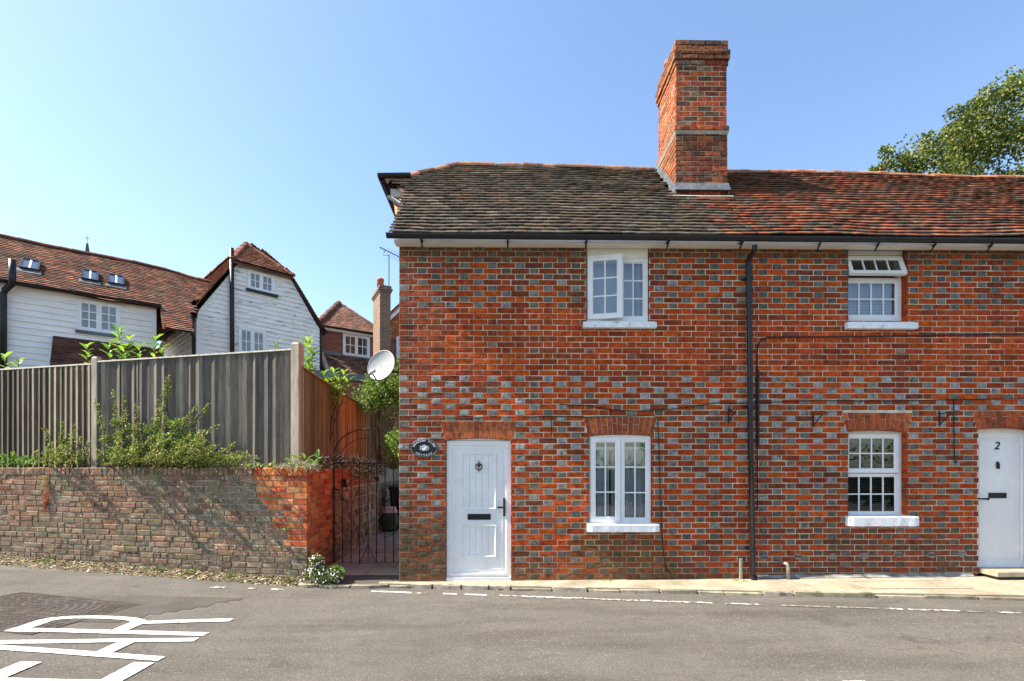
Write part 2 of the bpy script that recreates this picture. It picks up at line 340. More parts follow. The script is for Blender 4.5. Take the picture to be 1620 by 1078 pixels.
# the road lettering: tops to the left, read from near to far
LB, LT = -2.70, -4.46
def lettering(ch, strokes, y0, wd):
    """strokes in letter space: s 0..1 from bottom to top, t 0..1 from left to right of the letter"""
    b = MB()
    for poly in strokes:
        pts = [(LB + (LT - LB) * s, y0 + wd * t) for s, t in poly]
        n = 14                                                     # subdivide along so it lies on the road
        if len(poly) == 4:
            (a, c, d, e) = pts
            for i in range(n):
                k0, k1 = i / n, (i + 1) / n
                q = [(a[0] + (c[0] - a[0]) * k0, a[1] + (c[1] - a[1]) * k0), (a[0] + (c[0] - a[0]) * k1, a[1] + (c[1] - a[1]) * k1),
                     (e[0] + (d[0] - e[0]) * k1, e[1] + (d[1] - e[1]) * k1), (e[0] + (d[0] - e[0]) * k0, e[1] + (d[1] - e[1]) * k0)]
                b.poly(on_road(q, 0.0075 + 0.0003 * (strokes.index(poly))))
    b.build('road_letter', M['paint'], road, label='white painted letter %s on the road' % ch)
def bar(s0, t0, s1, t1, w):
    dt = w / 2
    return [(s0, t0 - dt), (s1, t1 - dt), (s1, t1 + dt), (s0, t0 + dt)]
def cross(s, t0, t1, w): return [(s - w / 2, t0), (s - w / 2, t1), (s + w / 2, t1), (s + w / 2, t0)]
def arc(sc, tc, rs, rt, a0, a1, ws, wt, n=7):
    out = []
    for i in range(n):
        p, q = (rad(a0 + (a1 - a0) * k / n) for k in (i, i + 1))
        out.append([(sc + (rs - ws) * math.sin(p), tc + (rt - wt) * math.cos(p)), (sc + rs * math.sin(p), tc + rt * math.cos(p)),
                    (sc + rs * math.sin(q), tc + rt * math.cos(q)), (sc + (rs - ws) * math.sin(q), tc + (rt - wt) * math.cos(q))])
    return out
lettering('R', [bar(0, 0.09, 1, 0.09, 0.18), cross(0.955, 0.17, 0.62, 0.08), cross(0.46, 0.17, 0.62, 0.08), bar(0, 0.90, 0.44, 0.62, 0.18)] + arc(0.7075, 0.60, 0.288, 0.36, 90, -90, 0.08, 0.17), -1.98, 0.52)
lettering('A', [bar(0, 0.09, 1, 0.46, 0.165), bar(0, 0.91, 1, 0.54, 0.165), cross(0.30, 0.22, 0.78, 0.075)], -2.57, 0.54)
lettering('E', [bar(0, 0.12, 1, 0.12, 0.24), cross(0.045, 0.17, 1, 0.09), cross(0.955, 0.17, 1, 0.09), cross(0.51, 0.17, 0.9, 0.09)], -3.02, 0.42)
lettering('L', [bar(0, 0.09, 1, 0.09, 0.18), cross(0.045, 0.17, 1, 0.09)], -3.70, 0.46)
lettering('C', arc(0.5, 0.5, 0.5, 0.5, 40, 320, 0.09, 0.17, 18), -4.30, 0.48)

# manhole cover with its tarmac collar
b = MB(); mh = [(-5.55, -0.95), (-3.98, -0.70), (-2.92, -0.66), (-3.55, -1.42), (-3.72, -1.62), (-5.3, -2.02)]
xs = lin(-5.6, -2.9, 28); ys = lin(-2.05, -0.6, 16)
def inpoly(x, y, P):
    c = False; j = len(P) - 1
    for i in range(len(P)):
        if (P[i][1] > y) != (P[j][1] > y) and x < (P[j][0] - P[i][0]) * (y - P[i][1]) / (P[j][1] - P[i][1]) + P[i][0]: c = not c
        j = i
    return c
for i in range(27):
    for j in range(15):
        if inpoly((xs[i] + xs[i + 1]) / 2, (ys[j] + ys[j + 1]) / 2, mh):
            b.poly(on_road([(xs[i], ys[j]), (xs[i + 1], ys[j]), (xs[i + 1], ys[j + 1]), (xs[i], ys[j + 1])], 0.004))
b.build('tarmac_patch', M['patch'], road)
MC = (-4.85, -1.36); MR = rad(-13)
mhc = empty('manhole_cover', (MC[0], MC[1], road_z(*MC) + 0.003), MR, 'square cast iron manhole cover with ringed tread pattern in the road', 'manhole cover')
mf = Fr(mhc.location, MR)
def mfr(x, y, z): p = mf(x, y, 0); return Vector((p.x, p.y, road_z(p.x, p.y) + 0.001 + z))
b = MB()
for i in range(8):
    for j in range(6):
        b.box(mfr, -0.8 + 0.2 * i, -0.6 + 0.2 * i, -0.48 + 0.16 * j, -0.32 + 0.16 * j, -0.003, 0.003)
b.build('plate', M['castiron'], mhc)
b = MB()
for (x0, x1, y0, y1) in ((-0.84, 0.84, -0.52, -0.485), (-0.84, 0.84, 0.485, 0.52), (-0.84, -0.805, -0.485, 0.485), (0.805, 0.84, -0.485, 0.485)):
    for k in range(6):
        b.box(mfr, x0 + (x1 - x0) * k / 6, x0 + (x1 - x0) * (k + 1) / 6, y0, y1, -0.003, 0.005) if x1 - x0 > 0.5 else b.box(mfr, x0, x1, y0 + (y1 - y0) * k / 6, y0 + (y1 - y0) * (k + 1) / 6, -0.003, 0.005)
b.build('rim', M['castiron'], mhc)
b = MB()
for ring in range(1, 11):
    r = 0.045 + 0.072 * ring; n = max(8, int(2 * math.pi * r / 0.085))
    for k in range(n):
        a0, a1 = 2 * math.pi * (k + 0.12) / n, 2 * math.pi * (k + 0.80) / n
        q = [(r * math.cos(a0), r * math.sin(a0)), (r * math.cos(a1), r * math.sin(a1)), ((r + 0.036) * math.cos(a1), (r + 0.036) * math.sin(a1)), ((r + 0.036) * math.cos(a0), (r + 0.036) * math.sin(a0))]
        if all(abs(p[0]) < 0.79 and abs(p[1]) < 0.47 for p in q):
            b.hexa([mfr(p[0], p[1], 0.002) for p in q] + [mfr(p[0], p[1], 0.0058) for p in q])
b.build('tread', M['castiron'], mhc, kind='stuff')

# pavement strip and kerb stones
def pav_z(x, y):
    k = clamp((-y) / max(0.05, -kerb_y(x)))
    return mixz(0.004 + 0.0065 * (x + 1.4), road_z(x, kerb_y(x)) + 0.045, k) + 0.003 * nz(x, y, 1.0, 4)
def mixz(a, b, t): return a * (1 - t) + b * t
b = MB(); N = 80
for i in range(N):
    x0, x1 = -1.62 + 12.0 * i / N, -1.62 + 12.0 * (i + 1) / N
    for j in range(4):
        f0, f1 = j / 4, (j + 1) / 4
        q = [(x0, 0.02 + (kerb_y(x0) + 0.06 - 0.02) * f1), (x1, 0.02 + (kerb_y(x1) + 0.06 - 0.02) * f1), (x1, 0.02 + (kerb_y(x1) + 0.06 - 0.02) * f0), (x0, 0.02 + (kerb_y(x0) + 0.06 - 0.02) * f0)]
        b.poly([(x, y, pav_z(x, min(y, 0))) for x, y in q])
for i in range(N):
    x0, x1 = -1.62 + 12.0 * i / N, -1.62 + 12.0 * (i + 1) / N; y0, y1 = kerb_y(x0) + 0.06, kerb_y(x1) + 0.06
    b.poly([(x0, y0, pav_z(x0, y0) - .15), (x1, y1, pav_z(x1, y1) - .15), (x1, y1, pav_z(x1, y1)), (x0, y0, pav_z(x0, y0))])
pave = b.build('pavement', M['concrete'], None, True, kind='structure'); ROOTM[pave.name] = Matrix.Identity(4)
x = -2.62
while x < 9.5:
    L = U(0.24, 0.52) if x < 3.2 else U(0.5, 0.9)
    gap = U(0.006, 0.016) if x < 3.2 else U(0.008, 0.02)
    a, c = x + 0.006, x + L - gap
    w = U(0.066, 0.088); top = 0.042 + U(-0.018, 0.012) if x < 4.2 else 0.028 + U(-0.01, 0.01)
    if x < -1.5: top = 0.03 + U(-.01, .02); w = 0.10
    yk = lambda t: (kerb_y(t) if t > -1.5 else -0.16 - (t + 1.5) * 0.02) + U(-0.012, 0.012)
    col = jit(((0.26, 0.225, 0.17), (0.31, 0.27, 0.205), (0.19, 0.165, 0.12))[rnd.randrange(3)], 0.15)
    mid = (a + c) / 2
    outline = [(a + U(0, .006), yk(a)), (mid, yk(mid) - U(0, .012)), (c - U(0, .006), yk(c)), (c, yk(c) + w), (a, yk(a) + w)]
    b = MB(); b.prism([(p[0], p[1], road_z(*p) - 0.03) for p in outline], [(p[0] * 0.985 + mid * 0.015, p[1] + (0.006 if i < 3 else 0), road_z(*p) + top + U(-.004, .004)) for i, p in enumerate(outline)], col)
    b.build('kerb_stone', M['kerb'], pave); x += L
b = MB()
for i in range(60):
    xa, xb = -1.6 + 11.2 * i / 60, -1.6 + 11.2 * (i + 1) / 60
    b.hexa([(x, kerb_y(x) + w, road_z(x, kerb_y(x)) + h) for h in (-.05, 0.018) for (x, w) in ((xa, 0.012), (xb, 0.012), (xb, 0.12), (xa, 0.12))])
b.build('kerb_bed', M['patch'], pave)
def cover(x0, x1, y0, y1, name, m):
    b = MB(); e = 0.014
    for q in ([(x0, y0), (x1, y0 - 0.02), (x1, y0 + e), (x0, y0 + e)], [(x0, y1 - e), (x1, y1 - e), (x1, y1), (x0, y1)], [(x0, y0), (x0 + e, y0), (x0 + e, y1), (x0, y1)], [(x1 - e, y0), (x1, y0), (x1, y1), (x1 - e, y1)]):
        b.hexa([(p[0], p[1], pav_z(*p) - 0.01) for p in q] + [(p[0], p[1], pav_z(*p) + 0.0075) for p in q])
    return b.build(name, m, pave)
cover(4.35, 5.55, -0.62, -0.22, 'inspection_cover_frame', M['cement_dirty'])
b = MB(); q = [(4.38, -0.595), (5.52, -0.61), (5.52, -0.245), (4.38, -0.245)]
b.poly([(p[0], p[1], pav_z(*p) + 0.005) for p in q]); b.build('inspection_cover', M['concrete'], pave)
gl = MB(); gx, gy = 6.10, -1.12
for k in range(6): gl.box(FW, gx - 0.2, gx + 0.3, gy + 0.052 * k, gy + 0.052 * k + 0.026, road_z(gx, gy) + 0.002, road_z(gx, gy) + 0.016)
for k in (0, 1): gl.box(FW, gx - 0.23 + 0.53 * k, gx - 0.2 + 0.53 * k, gy - 0.02, gy + 0.31, road_z(gx, gy) + 0.001, road_z(gx, gy) + 0.019)
gl.build('drain_grate', M['castiron'], road)

# dry debris along the foot of the garden wall
GW = Fr((-2.59, 0.10, 0), rad(-12))                 # x runs left (negative) along the garden wall, y behind it
b = MB()
for i in range(60):
    a0, a1 = -6.9 + 7.0 * i / 60, -6.9 + 7.0 * (i + 1) / 60
    w0, w1 = (0.16 + 0.17 * clamp(-a / 5) + 0.05 * nz(a, 2.0, 0, 2.2) for a in (a0, a1))
    hs = []
    for (a, w) in ((a0, w0), (a1, w1)):
        hs.append([GW(a, 0.03, 0), GW(a, -w * 0.45, 0), GW(a, -w, 0)])
    for j in range(2):
        q = [hs[0][j], hs[0][j + 1], hs[1][j + 1], hs[1][j]]; z = [(0.055, 0.022, 0.003)[j], (0.055, 0.022, 0.003)[j + 1], (0.055, 0.022, 0.003)[j + 1], (0.055, 0.022, 0.003)[j]]
        b.poly([(p.x, p.y, road_z(p.x, p.y) + h + 0.008 * nz(p.x, p.y, 5, 9) * (h > 0.01)) for p, h in zip(q, z)])
verge = b.build('dirt_verge', M['soil'], None, True, kind='structure'); ROOTM[verge.name] = Matrix.Identity(4)
b = MB()
for i in range(2600):
    a = U(-6.9, 0.0); w = 0.20 + 0.16 * clamp(-a / 5); t = rnd.random() ** 1.3 * w * 1.15
    p = GW(a, -t, 0); z = road_z(p.x, p.y) + 0.05 * clamp(1 - t / w) + 0.006
    c = jit(((0.25, 0.19, 0.10), (0.13, 0.095, 0.05), (0.33, 0.27, 0.16), (0.09, 0.12, 0.03), (0.42, 0.38, 0.28))[rnd.choice((0, 0, 1, 1, 2, 3, 4))], 0.3)
    an = U(0, 6.28); l, ww = U(0.006, 0.028), U(0.003, 0.010)
    d = Vector((math.cos(an), math.sin(an), U(-0.2, 0.5))) * l; e = Vector((-math.sin(an), math.cos(an), U(-0.2, 0.4))) * ww
    q = Vector((p.x, p.y, z)); b.poly([q - d - e, q + d - e, q + d + e, q - d + e], c)
tag(b.build('dry_leaf_litter', M['debris'], None), 'dry leaves and grit gathered at the foot of the garden wall', 'leaf litter', kind='stuff')

# ------------------------------------------------------------------ brickwork
def brick_piece(fr, a0, a1, z0, z1, depth, col, proud=0.0, wear=0.0025, ch=0.005, tilt=0.0015):
    vs = []
    f0 = proud + U(-0.002, 0.002)
    for (ins, c) in ((0, None), (0, f0 - ch * 0.8), (ch, f0)):
        for (a, z) in ((a0 + ins, z0 + ins), (a1 - ins, z0 + ins), (a1 - ins, z1 - ins), (a0 + ins, z1 - ins)):
            if c is None: vs.append(tuple(fr(a, depth, z)))
            else: vs.append(tuple(fr(a + U(-wear, wear), -(c + U(-tilt, tilt)), z + U(-wear, wear))))
    fs = [(8, 9, 10, 11)] + [(k, (k + 1) % 4, 4 + (k + 1) % 4, 4 + k) for k in range(4)] + [(4 + k, 4 + (k + 1) % 4, 8 + (k + 1) % 4, 8 + k) for k in range(4)]
    return (vs, fs, col)
def subtract(a0, a1, cuts):
    segs = [(a0, a1)]
    for (c0, c1) in cuts:
        out = []
        for (s, e) in segs:
            if c1 <= s or c0 >= e: out.append((s, e)); continue
            if c0 > s: out.append((s, c0))
            if c1 < e: out.append((c1, e))
        segs = out
    return segs
SP, HP, JO = 0.2415, 0.1205, 0.0105                   # stretcher and header pitch, joint
def flemish(x0, x1, row, shift=0.0, corner=True):
    out = []; x = x0
    if corner:
        if row % 2: out.append((x, x + HP, 'h')); x += HP; out.append((x, x + HP * 0.5, 'c')); x += HP * 0.5; k = 0
        else: k = 0
    else:
        k = 0; x = x0 - shift - (row % 2) * (SP + HP) / 2
    while x < x1:
        w = SP if k % 2 == 0 else HP
        t = 's' if k % 2 == 0 else 'h'
        a, b_ = max(x, x0), min(x + w, x1)
        if b_ - a > 0.03: out.append((a, b_, t))
        x += w; k += 1
    return out
def trim_openings(segs, cuts):
    out = []
    for (a, b_, t) in segs:
        for (s, e) in subtract(a, b_, cuts):
            if e - s > 0.022: out.append((s, e, t))
    return out

RED = ((0.44, 0.060, 0.011), (0.48, 0.077, 0.012), (0.37, 0.050, 0.012), (0.27, 0.043, 0.015), (0.47, 0.072, 0.010))
GREY = ((0.20, 0.193, 0.175), (0.145, 0.138, 0.12), (0.25, 0.24, 0.215), (0.15, 0.132, 0.10), (0.18, 0.157, 0.115))
def facade_colour(x, z, t):
    top, mid = z > 3.585, 2.66 < z <= 3.585
    grey = t == 'h' and not mid and rnd.random() > 0.05
    if mid and t == 'h' and rnd.random() < 0.06: grey = True
    if grey:
        c = GREY[rnd.randrange(5)]
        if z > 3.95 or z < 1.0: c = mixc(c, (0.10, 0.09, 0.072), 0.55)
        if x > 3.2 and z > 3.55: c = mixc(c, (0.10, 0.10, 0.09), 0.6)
        if mid: c = mixc(c, (0.28, 0.07, 0.04), 0.6)
        if 1.7 < z < 2.66 and rnd.random() < 0.5: c = mixc(c, (0.40, 0.40, 0.40), 0.5)
    else:
        c = RED[rnd.randrange(5)]
        d = nz(x, z, 2.0, 1.6)
        d += 0.5 * nz(x, z, 12.0, 0.55)
        if d > 0.10: c = mixc(c, (0.17, 0.048, 0.024), clamp(d * 1.1))
        if d < -0.15: c = mixc(c, (0.50, 0.078, 0.015), clamp(-d * 1.2))
        if rnd.random() < 0.10: c = mixc(c, (0.14, 0.05, 0.03), 0.6)
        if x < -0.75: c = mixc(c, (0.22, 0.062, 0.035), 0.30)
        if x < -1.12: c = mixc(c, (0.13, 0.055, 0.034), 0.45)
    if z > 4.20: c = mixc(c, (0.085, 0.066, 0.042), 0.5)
    # grime rising from the ground, most beside the first door and under the window
    g = clamp((0.46 - z) / 0.40) * 0.95
    if x < -0.72: g = max(g, clamp((1.0 - z) / 0.42) * 1.0)
    if 0.95 < x < 2.1: g = max(g, clamp((0.74 - z) / 0.22) * 0.85)
    if 4.1 < x < 6.2: g = max(g, clamp((0.82 - z) / 0.35) * 0.75)
    g *= clamp(0.75 + 0.6 * nz(x, z, 7.0, 3.0))
    c = mixc(c, (0.130, 0.083, 0.042) if x < 2.2 else (0.105, 0.055, 0.036), g)
    return jit(c, 0.16, 0.07)

OPEN1, OPEN2 = [], []
def opening(lst, u0, u1, vt, vb, arch=None):
    o = dict(x0=PX(u0), x1=PX(u1), z1=PZ(vt, 0, (u0 + u1) / 2), z0=PZ(vb, 0, (u0 + u1) / 2), arch=arch); lst.append(o); return o
d1 = opening(OPEN1, 706, 808.5, 697, 925, (27, 0.028)); w1l = opening(OPEN1, 932.5, 1030.5, 690, 833, (26, 0.02)); w1u = opening(OPEN1, 928.5, 1026, 380, 510)
w2u = opening(OPEN2, 1342, 1435, 380, 510); w2l = opening(OPEN2, 1342, 1435, 683, 824, (27, 0.02)); d2 = opening(OPEN2, 1548, 1638, 680, 925, (26, 0.028))
SPLIT = PX(1187); LEFT = -1.372; RIGHT = 9.6; ZB, ZT, CH = -0.12, 4.335, 0.07345
ARCH_H = 0.245

def arch_pieces(o, fr=FW, n=12):
    out = []; x0, x1 = o['x0'], o['x1']; xc = (x0 + x1) / 2; hw = (x1 - x0) / 2; rise = o['arch'][1]
    lo, hi = x0 - 0.02, x1 + 0.02; fan = 0.055; zt = o['z1'] + ARCH_H
    zi = lambda x: o['z1'] + rise * (1 - ((x - xc) / hw) ** 2)
    cuts = [0.0]
    while cuts[-1] < 1: cuts.append(cuts[-1] + U(0.88, 1.12) / n)
    cuts = [c / cuts[-1] for c in cuts]
    for k in range(len(cuts) - 1):
        b0, b1 = lo + (hi - lo) * cuts[k], lo + (hi - lo) * cuts[k + 1]
        t0, t1 = (lo - fan) + (hi - lo + 2 * fan) * cuts[k], (lo - fan) + (hi - lo + 2 * fan) * cuts[k + 1]
        j = 0.004; ring = [(b0 + j, zi(b0)), (b1 - j, zi(b1)), (t1 - j, zt), (t0 + j, zt)]
        zs = [0.0, 1.0] if rnd.random() < 0.55 else [0.0, U(0.55, 0.72), 1.0]
        for q in range(len(zs) - 1):
            l, h = zs[q], zs[q + 1] - (0.03 if zs[q + 1] < 1 else 0)
            rg = [tuple(ring[0][i] * (1 - l) + ring[3][i] * l for i in (0, 1)), tuple(ring[1][i] * (1 - l) + ring[2][i] * l for i in (0, 1)),
                  tuple(ring[1][i] * (1 - h) + ring[2][i] * h for i in (0, 1)), tuple(ring[0][i] * (1 - h) + ring[3][i] * h for i in (0, 1))]
            cx_, cz_ = sum(p[0] for p in rg) / 4, sum(p[1] for p in rg) / 4
            vs = []
            for (s, y) in ((1, 0.10), (1, 0.0), (0.9, -0.004)):
                for (a, z) in rg: vs.append(tuple(fr(cx_ + (a - cx_) * (s if s == 1 else 0.88) + U(-.001, .001), y + U(-.0015, .0015) * (y < 0.05), cz_ + (z - cz_) * (s if s == 1 else 0.965))))
            fs = [(8, 9, 10, 11)] + [(k2, (k2 + 1) % 4, 4 + (k2 + 1) % 4, 4 + k2) for k2 in range(4)] + [(4 + k2, 4 + (k2 + 1) % 4, 8 + (k2 + 1) % 4, 8 + k2) for k2 in range(4)]
            c = ((0.42, 0.095, 0.032), (0.37, 0.082, 0.030), (0.33, 0.072, 0.032), (0.46, 0.115, 0.034))[rnd.randrange(4)]
            out.append((vs, fs, jit(c, 0.16)))
    return out
def facade(x0, x1, opens, parent, corner, shift):
    lst = []
    for o in opens:
        if o['arch']: lst += arch_pieces(o)
    row = 0; z = ZB
    while z < ZT - 0.02:
        zt = min(z + CH, ZT); zm = (z + zt) / 2; cuts = []
        for o in opens:
            if o['z0'] - 0.004 < zm < o['z1'] + 0.012: cuts.append((o['x0'], o['x1']))
            if o['arch'] and o['z1'] + 0.012 <= zm < o['z1'] + ARCH_H + 0.02:
                k = clamp((zm - o['z1']) / ARCH_H) * 0.055; cuts.append((o['x0'] - 0.024 - k, o['x1'] + 0.024 + k))
        for (a, b_, t) in trim_openings(flemish(x0, x1, row, shift, corner), cuts):
            wob = 0.0035 * nz(a, zm, 4.0, 1.1)
            j = JO / 2 + U(-0.001, 0.0012)
            pr = U(0.0005, 0.0035) + (0.002 if t == 'h' else 0)
            ja = 0.0 if any(abs(a - q[1]) < 1e-6 for q in cuts) else j; jb = 0.0 if any(abs(b_ - q[0]) < 1e-6 for q in cuts) else j
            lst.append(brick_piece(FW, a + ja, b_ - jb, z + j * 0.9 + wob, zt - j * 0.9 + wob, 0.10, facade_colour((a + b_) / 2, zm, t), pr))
        z += CH; row += 1
    pieces(lst, 'brick', M['brick'], parent, 300, 'brickwork')
def mortar_colour(x, z):
    c = (0.68, 0.585, 0.42)
    g = clamp((0.34 - z) / 0.4) * 0.8
    if x < -0.72: g = max(g, clamp((1.0 - z) / 0.45) * 0.95)
    if 0.9 < x < 2.2: c = mixc(c, (0.52, 0.40, 0.17), clamp((0.85 - z) / 0.3)); 
    if x > 3.2: c = mixc(c, (0.64, 0.57, 0.43), 0.5)
    if x < 0.2: c = mixc(c, (0.42, 0.34, 0.22), 0.35 + 0.4 * nz(x, z, 3, 1.5))
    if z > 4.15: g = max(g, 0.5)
    return mixc(c, (0.17, 0.135, 0.085), clamp(g + 0.2 * nz(x, z, 0, 2.5)))
def mortar_wall(x0, x1, z0, z1, opens, parent_root, name, thick=0.22, face=0.0052):
    b = MB(); xs = sorted({x0, x1} | {o['x0'] - 0.012 for o in opens} | {o['x1'] + 0.012 for o in opens}); zs = sorted({z0, z1} | {o['z0'] for o in opens} | {min(z1, o['z1'] + (0.03 if o['arch'] else 0)) for o in opens})
    ins = lambda x, z: any(o['x0'] - 0.012 < x < o['x1'] + 0.012 and o['z0'] < z < o['z1'] + (0.03 if o['arch'] else 0) for o in opens)
    for i in range(len(xs) - 1):
        for j in range(len(zs) - 1):
            if not ins((xs[i] + xs[i + 1]) / 2, (zs[j] + zs[j + 1]) / 2):
                b.box(FW, xs[i], xs[i + 1], face + 0.0015, thick, zs[j], zs[j + 1], (0.4, 0.34, 0.25))
                nx, nz2 = max(1, int((xs[i + 1] - xs[i]) / 0.14)), max(1, int((zs[j + 1] - zs[j]) / 0.14))
                for p in range(nx):
                    for q in range(nz2):
                        a0, a1 = xs[i] + (xs[i + 1] - xs[i]) * p / nx, xs[i] + (xs[i + 1] - xs[i]) * (p + 1) / nx; c0, c1 = zs[j] + (zs[j + 1] - zs[j]) * q / nz2, zs[j] + (zs[j + 1] - zs[j]) * (q + 1) / nz2
                        b.poly([(a0, face, c0), (a1, face, c0), (a1, face, c1), (a0, face, c1)], mortar_colour((a0 + a1) / 2, (c0 + c1) / 2))
    return b.build(name, M['mortar'], parent_root)

cot1 = empty('cottage', (0.9, 0.0, 0.0), 0, 'end terrace brick cottage with dark tiled roof, plain white door and oval plaque', 'cottage')
cot2 = empty('cottage', (6.0, 0.0, 0.03), 0, 'terraced brick cottage with reddish tiled roof and white door numbered two', 'cottage')
wall1 = mortar_wall(LEFT + 0.004, SPLIT, ZB, ZT, OPEN1, cot1, 'front_wall'); facade(LEFT, SPLIT, OPEN1, wall1, True, 0)
wall2 = mortar_wall(SPLIT + 0.0005, RIGHT, ZB, ZT, OPEN2, cot2, 'front_wall'); facade(SPLIT, RIGHT, OPEN2, wall2, False, 0.13)
# flank, back and party walls so that the rooms are closed
M['brick_flat'] = mat('brick_flat', (0.30, 0.085, 0.045), rough=0.9, var=0.35, scale=12, bump=0.6, bscale=40)
DEPTH = 3.86
b = MB(); b.box(FW, LEFT + 0.008, LEFT + 0.22, 0.223, DEPTH, ZB, ZT + 0.1, (0.45, 0.38, 0.27)); b.build('flank_wall', M['mortar'], cot1)
lst = []; z = ZB; row = 0; FL = Fr((LEFT, DEPTH, 0), rad(-90))
while z < ZT:
    for (a, b_, t) in flemish(0, DEPTH - 0.11, row, 0.05, False): lst.append(brick_piece(FL, a + .005, b_ - .005, z + .0045, z + CH - .0045, 0.007, jit(RED[rnd.randrange(5)], .2), 0.002))
    z += CH; row += 1
m_ = MB()
for p in lst: m_.add(*p)
m_.build('flank_brickwork', M['brick'], cot1, kind='stuff')
b = MB(); b.box(FW, LEFT + 0.2, SPLIT, DEPTH - 0.2, DEPTH, ZB, ZT + 0.1); b.box(FW, SPLIT - 0.1, SPLIT - 0.005, 0.23, DEPTH - 0.2, ZB, ZT + 0.06); b.build('back_wall', M['brick_flat'], cot1)
b = MB(); b.box(FW, SPLIT + 0.005, RIGHT, DEPTH - 0.2, DEPTH, ZB, ZT + 0.1); b.box(FW, RIGHT - 0.2, RIGHT, 0.23, DEPTH - 0.2, ZB, ZT + 0.06); b.build('back_wall', M['brick_flat'], cot2)
for (c_, xa, xb) in ((cot1, LEFT + 0.23, SPLIT - 0.11), (cot2, SPLIT + 0.01, RIGHT - 0.21)):
    b = MB(); b.box(FW, xa, xb, 0.24, DEPTH - 0.21, 2.2, 2.3); b.box(FW, xa, xb, 0.24, DEPTH - 0.21, -0.1, 0.0); b.build('room_floor', M['dark'], c_)

# ------------------------------------------------------------------ windows and doors of the cottages
def rect_frame(b, fn, x0, x1, z0, z1, w, y0, y1, wb=None, wt=None):
    wb = wb or w; wt = wt or w
    B = lambda *a: b.hexa([fn(a[0], a[2], a[4]), fn(a[1], a[2], a[4]), fn(a[1], a[3], a[4]), fn(a[0], a[3], a[4]), fn(a[0], a[2], a[5]), fn(a[1], a[2], a[5]), fn(a[1], a[3], a[5]), fn(a[0], a[3], a[5])])
    B(x0, x0 + w, y0, y1, z0, z1); B(x1 - w, x1, y0, y1, z0, z1)
    B(x0 + w, x1 - w, y0 + 0.0008, y1, z0, z0 + wb); B(x0 + w, x1 - w, y0 + 0.0008, y1, z1 - wt, z1)
def bead(b, fn, x0, x1, z0, z1, y, e=0.010):
    """sloped glazing bead inside a frame"""
    o = [(x0, z0), (x1, z0), (x1, z1), (x0, z1)]; i = [(x0 + e, z0 + e), (x1 - e, z0 + e), (x1 - e, z1 - e), (x0 + e, z1 - e)]
    for k in range(4):
        k2 = (k + 1) % 4
        b.poly([fn(o[k][0], y, o[k][1]), fn(o[k2][0], y, o[k2][1]), fn(i[k2][0], y + 0.012, i[k2][1]), fn(i[k][0], y + 0.012, i[k][1])])
def sash(parent, fn, x0, x1, z0, z1, w, y, cols, rows, gm='glass', bw=0.017, name='sash', wb=None, m='upvc'):
    """glazed light: frame > panes and bars; y is its front"""
    b = MB(); rect_frame(b, fn, x0, x1, z0, z1, w, y, y + 0.05, wb); gx0, gx1, gz0, gz1 = x0 + w, x1 - w, z0 + (wb or w), z1 - w
    bead(b, fn, gx0, gx1, gz0, gz1, y + 0.002); b.build(name, M[m], parent)
    b = MB()
    for k in range(1, cols):
        xc = gx0 + (gx1 - gx0) * k / cols
        b.hexa([fn(xc - bw / 2, y + 0.010, gz0), fn(xc + bw / 2, y + 0.010, gz0), fn(xc + bw / 2, y + 0.03, gz0), fn(xc - bw / 2, y + 0.03, gz0), fn(xc - bw / 2, y + 0.010, gz1), fn(xc + bw / 2, y + 0.010, gz1), fn(xc + bw / 2, y + 0.03, gz1), fn(xc - bw / 2, y + 0.03, gz1)])
    for k in range(1, rows):
        zc = gz0 + (gz1 - gz0) * k / rows
        b.hexa([fn(gx0, y + 0.0115, zc - bw / 2), fn(gx1, y + 0.0115, zc - bw / 2), fn(gx1, y + 0.0285, zc - bw / 2), fn(gx0, y + 0.0285, zc - bw / 2), fn(gx0, y + 0.0115, zc + bw / 2), fn(gx1, y + 0.0115, zc + bw / 2), fn(gx1, y + 0.0285, zc + bw / 2), fn(gx0, y + 0.0285, zc + bw / 2)])
    if b.v: b.build('glazing_bar', M[m], parent)
    for i in range(cols):
        for j in range(rows):
            a0, a1 = gx0 + (gx1 - gx0) * i / cols, gx0 + (gx1 - gx0) * (i + 1) / cols; c0, c1 = gz0 + (gz1 - gz0) * j / rows, gz0 + (gz1 - gz0) * (j + 1) / rows
            t = U(-0.0012, 0.0012); s = U(-0.0012, 0.0012)
            MB().poly([fn(a0, y + 0.02 + t, c0), fn(a1, y + 0.02 - t + s, c0), fn(a1, y + 0.02 + s, c1), fn(a0, y + 0.02, c1)]).build('pane', M[gm], parent)
def sill(parent, u0, u1, v0, v1, m='sill', out=0.075, back=0.10):
    x0, x1, z0, z1 = PX(u0), PX(u1), PZ(v1, -out), PZ(v0, -out)
    a = [(x0, -out, z0), (x1, -out, z0 + .004), (x1, -out + 0.004, z1 - 0.006), (x1 - .01, -out + 0.014, z1), (x0 + .01, -out + 0.014, z1), (x0, -out + 0.004, z1 - 0.006)]
    b = MB(); n = 16; rows = []
    for i in range(n + 1):
        x = x0 + (x1 - x0) * i / n; w = [0.003 * nz(x, q, 1, 9) for q in range(4)]
        inset = 0.012 if i in (0, n) else 0.0
        rows.append([(x, -out + inset + w[0], z0 + w[1] + inset * 0.3), (x, -out + inset + w[2], z1 - 0.010), (x, -out + 0.012 + inset, z1 - inset * 0.4), (x, back, z1 + 0.022), (x, back, z0), (x, 0.0, z0)])
    for i in range(n):
        for k in range(6): b.poly([rows[i][k], rows[i + 1][k], rows[i + 1][(k + 1) % 6], rows[i][(k + 1) % 6]])
    b.poly(rows[0][::-1]); b.poly(rows[-1])
    return b.build('sill', M[m], parent)
